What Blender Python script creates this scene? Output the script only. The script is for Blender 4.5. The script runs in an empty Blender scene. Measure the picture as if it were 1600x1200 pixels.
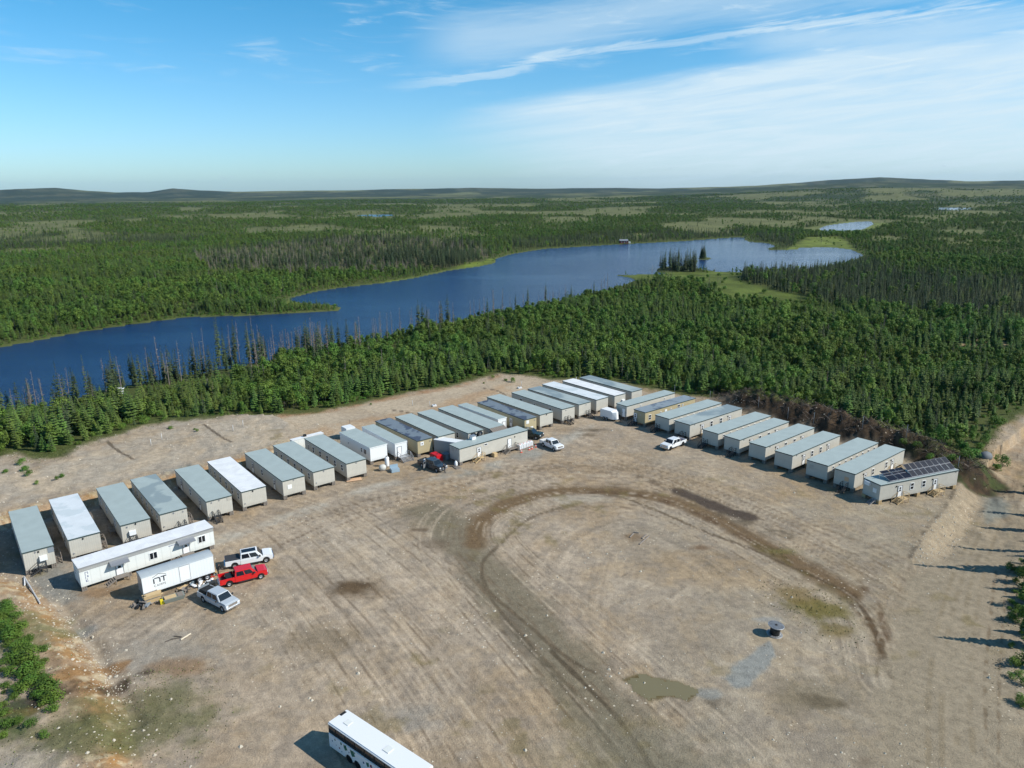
import bpy, bmesh, math, random
import numpy as np
from mathutils import Matrix, Vector
random.seed(7); rng = np.random.default_rng(7)
S = bpy.context.scene
COL = S.collection
# ---------------------------------------------------------------- camera
FPX, PITCH, ROLL, HCAM = 1142.518, 0.2613248, -0.0093972, 55.3845
cp, sp = math.cos(PITCH), math.sin(PITCH); cr, sr = math.cos(ROLL), math.sin(ROLL)
right, fwd, down = Vector((1,0,0)), Vector((0,cp,-sp)), Vector((0,-sp,-cp))
cx = right*cr - down*sr; cy = -(right*sr + down*cr); cz = -fwd
cam = bpy.data.cameras.new('camera'); cam.sensor_width = 36; cam.lens = FPX/1600*36
cam.clip_start = 0.5; cam.clip_end = 90000
camo = bpy.data.objects.new('camera', cam); COL.objects.link(camo)
camo.matrix_world = Matrix(((cx.x,cy.x,cz.x,0),(cx.y,cy.y,cz.y,0),(cx.z,cy.z,cz.z,HCAM),(0,0,0,1)))
S.camera = camo
# ---------------------------------------------------------------- light
SUN_AZ, SUN_EL = math.radians(102), math.radians(38)      # clockwise from +Y
S.view_settings.view_transform = 'Standard'; S.view_settings.look = 'None'
S.view_settings.exposure = 0.12; S.view_settings.gamma = 1.0
S.view_settings.use_curve_mapping = False
sl = bpy.data.lights.new('sun', 'SUN'); sl.energy = 5.0; sl.angle = math.radians(0.5); sl.color = (1.0, 0.955, 0.86)
so = bpy.data.objects.new('sun', sl); COL.objects.link(so)
sd = Vector((math.sin(SUN_AZ)*math.cos(SUN_EL), math.cos(SUN_AZ)*math.cos(SUN_EL), math.sin(SUN_EL)))
so.rotation_euler = sd.to_track_quat('Z', 'Y').to_euler(); so.location = (60, 0, 120)
W = bpy.data.worlds.new('World'); S.world = W; W.use_nodes = True

class NT:
    """small helper for node trees"""
    def __init__(s, tree): s.t = tree; s.n = tree.nodes; s.l = tree.links
    def new(s, typ, **kw):
        nd = s.n.new(typ)
        for k, v in kw.items():
            if k.startswith('i_'):
                key = k[2:]; key = int(key) if key.isdigit() else key.replace('_', ' ')
                nd.inputs[key].default_value = v
            else: setattr(nd, k, v)
        return nd
    def link(s, a, b): s.l.new(a, b)
    def math(s, op, a, b=None, c=None, clamp=False):
        nd = s.n.new('ShaderNodeMath'); nd.operation = op; nd.use_clamp = clamp
        for i, v in enumerate((a, b, c)):
            if v is None: continue
            if hasattr(v, 'links') or hasattr(v, 'is_linked'): s.l.new(v, nd.inputs[i])
            else: nd.inputs[i].default_value = v
        return nd.outputs[0]
    def smooth(s, v, a, b):
        nd = s.n.new('ShaderNodeMapRange'); nd.interpolation_type = 'SMOOTHSTEP'
        s.l.new(v, nd.inputs['Value'])
        nd.inputs['From Min'].default_value = a; nd.inputs['From Max'].default_value = b
        return nd.outputs[0]
    def mix(s, f, a, b, blend='MIX'):
        nd = s.n.new('ShaderNodeMix'); nd.data_type = 'RGBA'; nd.blend_type = blend
        for i, v in ((0, f), (6, a), (7, b)):
            if hasattr(v, 'is_linked'): s.l.new(v, nd.inputs[i])
            else: nd.inputs[i].default_value = v if i == 0 or len(v) == 4 else (*v, 1)
        return nd.outputs[2]
    def curve(s, v, pts):
        nd = s.n.new('ShaderNodeFloatCurve'); s.l.new(v, nd.inputs['Value'])
        cm = nd.mapping.curves[0]
        while len(cm.points) > 2: cm.points.remove(cm.points[1])
        cm.points[0].location = pts[0]; cm.points[1].location = pts[-1]
        for p in pts[1:-1]: cm.points.new(*p)
        nd.mapping.update(); return nd.outputs[0]

def build_world():
    q = NT(W.node_tree); q.n.clear()
    sky = q.new('ShaderNodeTexSky', sky_type='NISHITA', sun_disc=False, sun_elevation=SUN_EL,
                sun_rotation=SUN_AZ, altitude=300, air_density=1.0, dust_density=0.6, ozone_density=3.0)
    tc = q.new('ShaderNodeTexCoord'); sep = q.new('ShaderNodeSeparateXYZ'); q.link(tc.outputs['Generated'], sep.inputs[0])
    x, y, z = sep.outputs
    az = q.math('MULTIPLY', q.math('ARCTAN2', x, y), 57.2958)          # degrees, clockwise from +Y
    el = q.math('MULTIPLY', q.math('ARCSINE', z), 57.2958)
    # deepen the clear blue with height (polarised clear northern sky)
    deep = q.smooth(el, 0.0, 16.0)
    tint = q.mix(deep, (1.00, 1.38, 1.70), (0.40, 1.28, 1.55))
    tint = q.mix(q.smooth(el, 14.0, 75.0), tint, (0.36, 0.62, 0.80))
    base = q.mix(1.0, sky.outputs[0], tint, 'MULTIPLY')
    # cirrus: streaky noise in azimuth / elevation, streaks run slightly uphill to the right
    def streak(sx, sy, tilt, det=6, rough=0.6, seed=0.0, dist=0.6):
        a = q.math('MULTIPLY', az, sx)
        b = q.math('MULTIPLY', q.math('SUBTRACT', el, q.math('MULTIPLY', az, tilt)), sy)
        c = q.new('ShaderNodeCombineXYZ'); q.link(a, c.inputs[0]); q.link(b, c.inputs[1]); c.inputs[2].default_value = seed
        nz = q.new('ShaderNodeTexNoise', i_Scale=1.0, i_Detail=det, i_Roughness=rough, i_Distortion=dist)
        q.link(c.outputs[0], nz.inputs['Vector']); return nz.outputs['Fac']
    n1 = streak(0.06, 0.55, 0.10); n2 = streak(0.16, 1.7, 0.09, seed=4.0); n4 = streak(0.16, 1.1, -0.04, seed=9.0, dist=0.9)
    wob = q.math('MULTIPLY', q.math('SUBTRACT', n1, 0.5), 5.0)
    # broad sheet on the right: its upper edge climbs with azimuth
    edge = q.curve(q.math('DIVIDE', q.math('ADD', az, 10.0), 60.0, clamp=True),
                   [(0.0, 0.30), (0.17, 0.47), (0.325, 0.571), (0.435, 0.631), (0.60, 0.647), (0.72, 0.648), (1.0, 0.80)])
    edge = q.math('MULTIPLY', edge, 13.0)
    below = q.smooth(q.math('ADD', q.math('SUBTRACT', edge, el), q.math('MULTIPLY', wob, 0.35)), -0.5, 0.9)
    side = q.smooth(q.math('ADD', q.math('ADD', az, q.math('MULTIPLY', el, 1.2)), wob), -3.0, 13.0)
    dens = q.math('ADD', 0.86, q.math('MULTIPLY', q.math('SUBTRACT', n2, 0.5), 1.1))
    low = q.math('SUBTRACT', 1.0, q.math('MULTIPLY', 0.5, q.smooth(el, 2.4, -0.5)))
    sheet = q.math('MULTIPLY', q.math('MULTIPLY', below, side), q.math('MULTIPLY', dens, low))
    # bright streak and veil above the sheet
    def band(pts, width, amp, lo, hi):
        c = q.curve(q.math('DIVIDE', q.math('ADD', az, 20.0), 60.0, clamp=True), pts)
        d = q.math('ABSOLUTE', q.math('SUBTRACT', el, q.math('MULTIPLY', c, 16.0)))
        d = q.math('ADD', d, q.math('MULTIPLY', q.math('SUBTRACT', n2, 0.5), 2.2))
        g = q.math('SUBTRACT', 1.0, q.smooth(d, 0.0, width))
        return q.math('MULTIPLY', q.math('MULTIPLY', g, amp), q.math('MULTIPLY', q.smooth(az, lo, lo+6), q.math('SUBTRACT', 1.0, q.smooth(az, hi-8, hi))))
    bs = band([(0.0, 0.42), (0.217, 0.455), (0.337, 0.52), (0.383, 0.575), (0.49, 0.605), (0.63, 0.643), (0.763, 0.66), (1.0, 0.69)], 0.45, 0.42, -10, 40)
    bv = band([(0.0, 0.62), (0.34, 0.66), (0.42, 0.70), (0.56, 0.78), (0.74, 0.80), (1.0, 0.85)], 2.8, 0.52, -8, 70)
    bw = band([(0.0, 0.4), (0.4, 0.5), (0.6, 0.60), (0.74, 0.58), (1.0, 0.6)], 1.8, 0.55, 14, 70)
    bl = q.math('MULTIPLY', q.math('MULTIPLY', q.smooth(n4, 0.48, 0.78), 0.55),
                q.math('MULTIPLY', q.smooth(el, 6.0, 8.6), q.smooth(n1, 0.42, 0.62)))
    tot = q.math('ADD', q.math('ADD', sheet, bl), q.math('ADD', q.math('ADD', bs, bv), bw), clamp=True)
    tot = q.math('MULTIPLY', tot, 0.92)
    # small ragged cumulus low on the horizon
    puff = streak(0.9, 2.6, 0.0, det=5, rough=0.62, seed=21.0, dist=0.2)
    pm = q.math('MULTIPLY', q.smooth(puff, 0.60, 0.70), q.math('MULTIPLY', q.smooth(el, 0.2, 0.7), q.math('SUBTRACT', 1.0, q.smooth(el, 1.0, 1.9))))
    col = q.mix(tot, base, (7.3, 8.9, 9.9))
    col = q.mix(q.math('MULTIPLY', pm, 0.35), col, (4.9, 6.3, 7.4))
    bg = q.new('ShaderNodeBackground', i_Strength=0.09); q.link(col, bg.inputs[0])
    out = q.new('ShaderNodeOutputWorld'); q.link(bg.outputs[0], out.inputs[0])
build_world()

# ---------------------------------------------------------------- helpers
def P(u, v, z=0.0):
    """point of the horizontal plane at height z that the photograph shows at pixel (u, v)"""
    U, V = (u-800)/FPX, (v-600)/FPX
    U, V = cr*U + sr*V, -sr*U + cr*V
    t = (HCAM-z)/(sp + V*cp)
    return (U*t, (cp - V*sp)*t)
def PP(pts, z=0.0): return np.array([P(u, v, z) for u, v in pts])
def lin(r, g, b, k=1.0):
    f = lambda c: ((c/255+0.055)/1.055)**2.4 if c > 10 else c/255/12.92
    return (f(r)*k, f(g)*k, f(b)*k)

def tag(o, label=None, cat=None, group=None, kind=None):
    if label: o['label'] = label
    if cat: o['category'] = cat
    if group: o['group'] = group
    if kind: o['kind'] = kind
    return o
def empty(name, loc=(0,0,0), rz=0.0):
    o = bpy.data.objects.new(name, None); COL.objects.link(o); o.location = loc; o.rotation_euler = (0, 0, rz)
    o.empty_display_size = 0.3; return o
def kids(o): return KIDS.get(o.name, [])
KIDS = {}
def link(name, me, mat=None, parent=None, loc=None, rz=None, label=None):
    if mat is not None and not me.materials:
        for m in (mat if isinstance(mat, (list, tuple)) else [mat]): me.materials.append(m)
    o = bpy.data.objects.new(name, me); COL.objects.link(o)
    if loc is not None: o.location = loc
    if rz is not None: o.rotation_euler = (0, 0, rz)
    if parent is not None:
        o.parent = parent; KIDS.setdefault(parent.name, []).append(o)
    if label: o['label'] = label
    return o
def copy_tree(o, parent=None):
    c = o.copy(); COL.objects.link(c); c.parent = parent
    if parent is not None: KIDS.setdefault(parent.name, []).append(c)
    for ch in kids(o): copy_tree(ch, c)
    return c

class MB:
    """collects simple shapes into one mesh"""
    def __init__(s): s.v = []; s.f = []; s.m = []
    def add(s, vs, fs, mi=0):
        b = len(s.v); s.v += [tuple(p) for p in vs]; s.f += [tuple(i+b for i in f) for f in fs]; s.m += [mi]*len(fs)
    def box(s, x0, x1, y0, y1, z0, z1, mi=0, M=None):
        vs = [(x, y, z) for z in (z0, z1) for y in (y0, y1) for x in (x0, x1)]
        if M is not None: vs = [tuple(M @ Vector(p)) for p in vs]
        s.add(vs, [(0,2,3,1),(4,5,7,6),(0,1,5,4),(2,6,7,3),(0,4,6,2),(1,3,7,5)], mi); return s
    def bar(s, a, b, w, h=None, mi=0, n=4):
        a, b = Vector(a), Vector(b); h = w if h is None else h; d = (b-a)
        if d.length < 1e-6: return s
        d.normalize(); up = Vector((0,0,1)) if abs(d.z) < 0.95 else Vector((0,1,0))
        sx = d.cross(up).normalized(); sy = sx.cross(d).normalized(); vs = []
        for p in (a, b):
            for k in range(n):
                t = (k+0.5)*2*math.pi/n; q = math.sqrt(2) if n == 4 else 1
                vs.append(tuple(p + sx*math.cos(t)*w/2*q + sy*math.sin(t)*h/2*q))
        fs = [tuple(range(n-1, -1, -1)), tuple(range(n, 2*n))] + [(k, (k+1) % n, n+(k+1) % n, n+k) for k in range(n)]
        s.add(vs, fs, mi); return s
    def lathe(s, prof, n=16, M=None, mi=0):
        vs = []; fs = []
        for r, z in prof:
            for k in range(n):
                t = 2*math.pi*k/n; vs.append((r*math.cos(t), r*math.sin(t), z))
        for j in range(len(prof)-1):
            for k in range(n): fs.append((j*n+k, j*n+(k+1) % n, (j+1)*n+(k+1) % n, (j+1)*n+k))
        if prof[0][0] > 1e-4: fs.append(tuple(range(n-1, -1, -1)))
        if prof[-1][0] > 1e-4: fs.append(tuple((len(prof)-1)*n+k for k in range(n)))
        if M is not None: vs = [tuple(M @ Vector(p)) for p in vs]
        s.add(vs, fs, mi); return s
    def prism(s, poly, y0, y1, mi=0):
        """polygon in x,z extruded along y"""
        n = len(poly); vs = [(x, y0, z) for x, z in poly] + [(x, y1, z) for x, z in poly]
        s.add(vs, [tuple(range(n)), tuple(range(2*n-1, n-1, -1))] + [(k, k+n, (k+1) % n+n, (k+1) % n) for k in range(n)], mi); return s
    def mesh(s, name):
        me = bpy.data.meshes.new(name); me.from_pydata(s.v, [], s.f); me.update()
        if any(s.m): me.polygons.foreach_set('material_index', s.m)
        return me
    def build(s, name, mat=None, parent=None, loc=None, rz=None, bevel=0.0, smooth=False, label=None):
        me = s.mesh(name)
        bm = bmesh.new(); bm.from_mesh(me); bmesh.ops.recalc_face_normals(bm, faces=bm.faces)
        if bevel > 0:
            es = [e for e in bm.edges if len(e.link_faces) == 2 and e.calc_face_angle(0) > 0.6]
            bmesh.ops.bevel(bm, geom=es, offset=bevel, segments=2, affect='EDGES', clamp_overlap=True)
        bm.to_mesh(me); bm.free()
        if smooth: me.polygons.foreach_set('use_smooth', [True]*len(me.polygons))
        return link(name, me, mat, parent, loc, rz, label)

# ---------------------------------------------------------------- numpy noise and distances
def hash2(ix, iy, seed):
    h = (ix.astype(np.int64)*374761393 + iy.astype(np.int64)*668265263 + seed*982451653) & 0xffffffff
    h = ((h ^ (h >> 13))*1274126177) & 0xffffffff
    h = (h ^ (h >> 16)) & 0xffffffff
    return h/4294967295.0
def vnoise(x, y, seed=0):
    ix, iy = np.floor(x), np.floor(y); fx, fy = x-ix, y-iy
    fx = fx*fx*(3-2*fx); fy = fy*fy*(3-2*fy)
    a, b, c, d = hash2(ix, iy, seed), hash2(ix+1, iy, seed), hash2(ix, iy+1, seed), hash2(ix+1, iy+1, seed)
    return (a*(1-fx)+b*fx)*(1-fy) + (c*(1-fx)+d*fx)*fy
def fbm(x, y, seed=0, oct=4, gain=0.5):
    s = 0; a = 1; t = 0
    for o in range(oct):
        s = s + a*vnoise(x*2**o+o*17.3, y*2**o-o*9.1, seed+o); t += a; a *= gain
    return s/t
def sstep(x, a, b):
    t = np.clip((x-a)/(b-a), 0, 1); return t*t*(3-2*t)
def inpoly(x, y, poly):
    c = np.zeros(x.shape, bool); px, py = poly[:, 0], poly[:, 1]; n = len(poly)
    sel = (x >= px.min()) & (x <= px.max()) & (y >= py.min()) & (y <= py.max())
    xs, ys = x[sel], y[sel]; r = np.zeros(xs.shape, bool); j = n-1
    for i in range(n):
        if py[i] != py[j]:
            m = ((py[i] > ys) != (py[j] > ys)) & (xs < (px[j]-px[i])*(ys-py[i])/(py[j]-py[i])+px[i])
            r ^= m
        j = i
    c[sel] = r; return c
def dline(x, y, pts, closed=False, arc=False):
    """distance to a polyline (and the signed side and arc length)"""
    best = np.full(x.shape, 1e9); s0 = 0.0
    side = np.zeros(x.shape); al = np.zeros(x.shape)
    q = list(map(tuple, pts)) + ([tuple(pts[0])] if closed else [])
    for (ax, ay), (bx, by) in zip(q[:-1], q[1:]):
        dx, dy = bx-ax, by-ay; L2 = dx*dx+dy*dy; L = math.sqrt(L2)
        t = np.clip(((x-ax)*dx+(y-ay)*dy)/L2, 0, 1)
        d = np.hypot(x-ax-t*dx, y-ay-t*dy)
        if arc:
            m = d < best; al[m] = (s0+t*L)[m]; side[m] = np.sign((x-ax)*dy-(y-ay)*dx)[m]
        best = np.minimum(best, d); s0 += L
    return (best, side, al) if arc else best
def smoothline(pts, n=6):
    """Catmull-Rom through the points"""
    p = np.asarray(pts, float); p = np.vstack([2*p[0]-p[1], p, 2*p[-1]-p[-2]]); out = []
    for i in range(1, len(p)-2):
        for k in range(n):
            t = k/n
            out.append(0.5*((2*p[i])+(-p[i-1]+p[i+1])*t+(2*p[i-1]-5*p[i]+4*p[i+1]-p[i+2])*t*t+(-p[i-1]+3*p[i]-3*p[i+1]+p[i+2])*t**3))
    out.append(p[-2]); return np.array(out)
# ================================================================ LAND
ZW, ZL = -6.0, -5.2                                  # water level, low land level
lake = PP([(-260,600),(-120,562),(0,543),(60,532),(120,520),(200,508),(290,496),(400,493),(480,489),(528,485),(534,481),(520,477),(485,474),(452,471),
 (453,466),(492,456),(530,450),(600,442),(650,434),(700,423),(750,416),(773,411),(775,404),(800,397),(850,389),(965,382),(1065,377),(1150,371),(1166,370.5),
 (1162,374),(1172,378),(1200,380),(1213,385),(1198,389),(1206,391),(1245,390),(1250,387),(1300,386.5),(1330,390),(1350,399),(1335,406),(1300,415),(1250,421),(1180,425),(1120,424.5),
 (1088,419),(1066,424),(1040,428),(1000,429),(962,430),(985,434),(993,438),(975,446),(900,464),(800,487),(700,508),(600,528),(500,548),(400,567),(350,577),(275,589),(225,598),(187,606),(150,613),
 (100,627),(60,640),(0,657),(-120,690),(-300,760)], ZW)
ponds = [PP([(1280,357),(1290,353),(1305,350.5),(1340,346.5),(1360,346),(1366,350),(1350,358),(1320,362),(1298,363.5),(1284,361)], ZW),
         PP([(1452,326.5),(1470,324.5),(1520,325),(1518,327.5),(1480,328.5)], ZW),
         PP([(556,337),(575,335.3),(612,335.3),(616,337),(590,338.6)], ZW)]
island = PP([(1026,425),(1028,419),(1045,416),(1070,416),(1090,419),(1088,426),(1060,430)], ZW)
islet = PP([(1090,404),(1095,401.5),(1108,402),(1112,404),(1104,406),(1094,406)], ZW)
spit = PP([(1072,409),(1080,406),(1092,407),(1088,410)], ZW)
pad = PP([(-420,1300),(-300,900),(-120,760),(-40,735),(0,722),(30,714),(50,722),(90,724),(125,706),(150,695),(180,688),(225,672),(270,665),(330,660),(400,650),(430,648),(500,641),(560,629),(640,612),(700,602),
 (745,590),(780,582),(830,586),(860,592),(900,590),(930,590),(1010,604),(1075,616),(1130,622),(1200,640),(1300,660),(1400,690),(1480,715),(1520,722),(1530,705),(1545,690),(1558,668),(1600,640),(1660,618),(1720,612),
 (1720,660),(1660,720),(1640,800),(1650,1000),(1720,1300),(2200,1700),(-800,1700)])
road = PP([(1560,1300),(1470,1150),(1462,1040),(1470,950),(1490,880),(1512,830),(1530,790),(1545,745),(1562,700),(1580,670),(1604,645),(1665,618),(1690,625),(1640,660),(1616,700),(1600,760),(1590,820),(1578,870),(1560,940),(1548,1010),(1540,1100),(1545,1200),(1600,1400)])
marsh = [PP([(440,480),(470,468),(560,446),(650,431),(700,420),(735,410),(770,403),(774,412),(700,425),(600,444),(492,458),(455,468)], ZL),
 PP([(955,431),(1060,424),(1120,423),(1165,427),(1155,440),(1200,453),(1262,466),(1262,479),(1190,480),(1130,470),(1085,446),(1030,437),(985,437)], ZL),
 PP([(1222,392),(1245,380),(1262,372),(1312,371),(1332,384),(1338,391),(1300,388)], ZL),
 PP([(1245,362),(1262,356),(1300,349),(1330,345),(1370,345),(1392,350),(1372,357),(1345,364),(1290,366)], ZL)]
brown = PP([(300,398),(430,382),(600,372),(740,382),(772,400),(700,418),(600,428),(470,432),(330,425)], ZL)
clear2 = PP([(1490,530),(1520,522),(1570,528),(1590,540),(1540,545),(1500,540)], -3.5)
toe = np.vstack([PP([(225,1200),(195,1100),(150,1030),(110,975),(62,925)]), [(-77.5,99),(-87,113.5),(-80,120),(-64,132.5),(-50,145),(-44,156)]])
hillpoly = np.vstack([toe, [(-60,175),(-150,175),(-150,30),(-40,30)]])
bank = PP([(1540,730),(1503,750),(1480,795),(1450,828),(1426,872)])
lowpoly = np.vstack([bank, PP([(1432,905),(1600,905),(1720,800),(1720,660),(1640,640),(1560,700)])])
berm = PP([(1118,616),(1150,626),(1210,643),(1300,667),(1390,693),(1470,717),(1512,738)])
RA = [(-180, 0)]
hill_az = np.array([-180,-60,-42,-35,-33,-31,-29,-27.5,-25.5,-24,-22.5,-20,-17,-13,-8,-3,2,5,8,11,14,18,22,26,28,31,35,40,60,180.])
hill_px = np.array([304,303,303,302,299.5,298,302,303.5,302.5,297.5,300,302,301,300.5,299,296.5,298,297,296,296,294,291,285.5,280,282,285,285,287,290,304.])

def height(x, y, fine=False):
    r = np.hypot(x, y); az = np.degrees(np.arctan2(x, y))
    dpad = dline(x, y, pad, True); ip = inpoly(x, y, pad)
    dpad = np.where(ip, 0, dpad)
    und = (fbm(x/160, y/160, 3, 3)-0.5)*2.2 + (fbm(x/900, y/900, 5, 3)-0.45)*np.clip((r-900)/1500, 0, 1)*26
    land = ZL + 0.6 + und*np.clip(r/500, 0.3, 1.0)
    # shores
    dl = np.minimum.reduce([dline(x, y, lake, True)]+[dline(x, y, p, True) for p in ponds])
    inl = inpoly(x, y, lake)
    for p in ponds: inl |= inpoly(x, y, p)
    for p in (island, islet, spit): inl &= ~inpoly(x, y, p)
    di = np.minimum.reduce([dline(x, y, p, True) for p in (island, islet, spit)])
    dl = np.minimum(dl, di)
    wide = np.clip(r*0.10, 25, 200)
    k = sstep(dl, 0, wide)
    land = (ZW+0.35)*(1-k) + np.maximum(land, ZW+0.35)*k
    land = np.where(inl, ZW-np.minimum(0.25+dl*0.08, 2.5), land)
    # far hills: silhouette elevation by azimuth
    v = np.interp(az, hill_az, hill_px)
    base_v = 294.44 - 7.5*np.clip(np.tan(np.radians(np.clip(az, -60, 60)))/0.7, -1.3, 1.3)
    v = v - 2.0*sstep(az, -45, -36)*(1-sstep(az, 4, 14)) - 0.8
    for r0, s0, q in ((11500, 0.16, 1.0), (7000, 0.22, 0.72), (4600, 0.2, 0.40)):
        top = HCAM + (base_v - v)/FPX*r0
        w = np.exp(-((np.log(np.maximum(r, 1)/r0))/s0)**2)
        if r0 == 11500: bump = np.maximum(top-ZL, 6)
        else: bump = np.maximum(top-ZL, 0)*sstep(az, 5, 22)*q
        land = land + bump*w*(1+0.10*(fbm(az*0.8, r/2500, 12, 4)-0.5))*(~inl)
    # yard
    d = sstep(dpad, 0, 55)
    z = np.where(inl, land, land*d)
    near = r < 400
    zi = (fbm(x/9, y/9, 31, 4)-0.5)*0.22
    h = inpoly(x, y, hillpoly)
    z = z + np.where(h, 1.5*sstep(dline(x, y, toe), 0, 3.6)+(fbm(x/2.2, y/2.2, 9, 3)-0.5)*0.5*sstep(dline(x, y, toe), 0, 2), 0)*near
    lo = inpoly(x, y, lowpoly)
    z = z - np.where(lo, (1.9+0.8*(fbm(x/2.4, y/2.4, 160, 4)-0.5))*sstep(dline(x, y, bank), -0.3, 4.2)*sstep(y, 96, 112), 0)*near
    db, _, al = dline(x, y, berm, arc=True)
    bw = 6.4+3*(fbm(al/9, al*0, 77, 2)-0.5)
    z = z + near*np.clip(1-(db/bw)**2, 0, 1)*(3.0+4.2*(0.6*fbm(x/2.6, y/2.6, 66, 4)+0.4*fbm(x/1.1, y/1.1, 67, 3)-0.35))*sstep(al, 0, 14)*(1-0.75*sstep(al, 50, 75))
    gut = dline(x, y, PP([(95,940),(130,985),(165,1040),(190,1080),(215,1130)]))
    z = z - near*0.35*np.exp(-(gut/0.9)**2)
    z = z + near*zi*ip
    return z

open_px = [PP(p, ZL) for p in ([(0,364),(90,361),(185,366),(170,377),(60,380),(0,378)], [(490,366),(600,360),(720,362),(775,370),(700,378),(560,376)], [(495,336),(560,331),(640,333),(630,341),(540,343)],
           [(230,342),(330,338),(420,341),(380,347),(280,348)], [(560,388),(520,396),(400,402),(340,398),(420,388)], [(1180,318),(1300,314),(1350,318),(1260,324)], [(640,322),(760,318),(800,321),(720,326)], [(1380,338),(1500,334),(1560,338),(1470,343)])]
def clearing(x, y):
    r = np.hypot(x, y); az = np.degrees(np.arctan2(x, y))
    n = sstep(fbm(az*0.22+3, np.log(r)*7, 150, 4), 0.57, 0.65)
    for p in open_px:
        i = inpoly(x, y, p); n = np.where(i, np.maximum(n, 0.9*sstep(fbm(x/60, y/60, 151, 3), 0.30, 0.5)), n)
    return n
def make_grid():
    azs = np.concatenate([np.linspace(-180, -50, 27)[:-1], np.linspace(-50, -42, 16)[:-1], np.linspace(-42, 42, 980), np.linspace(42, 50, 16)[1:], np.linspace(50, 180, 27)[1:-1]])
    def rv(v): V = (v-600)/FPX; return (cp-V*sp)*HCAM/(sp+V*cp)
    rs = [1.0, 15, 30] + [rv(v) for v in np.arange(1330, 560, -2.2)]
    r = rs[-1]
    while r < 30000:
        k = 1.011 if r < 900 else (1.018 if r < 4000 else 1.03)
        r *= k; rs.append(r)
    rs = np.array(rs)
    A, R = np.meshgrid(np.radians(azs), rs)
    return R*np.sin(A), R*np.cos(A)
GX, GY = make_grid()
GZ = height(GX.ravel(), GY.ravel()).reshape(GX.shape)

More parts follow.
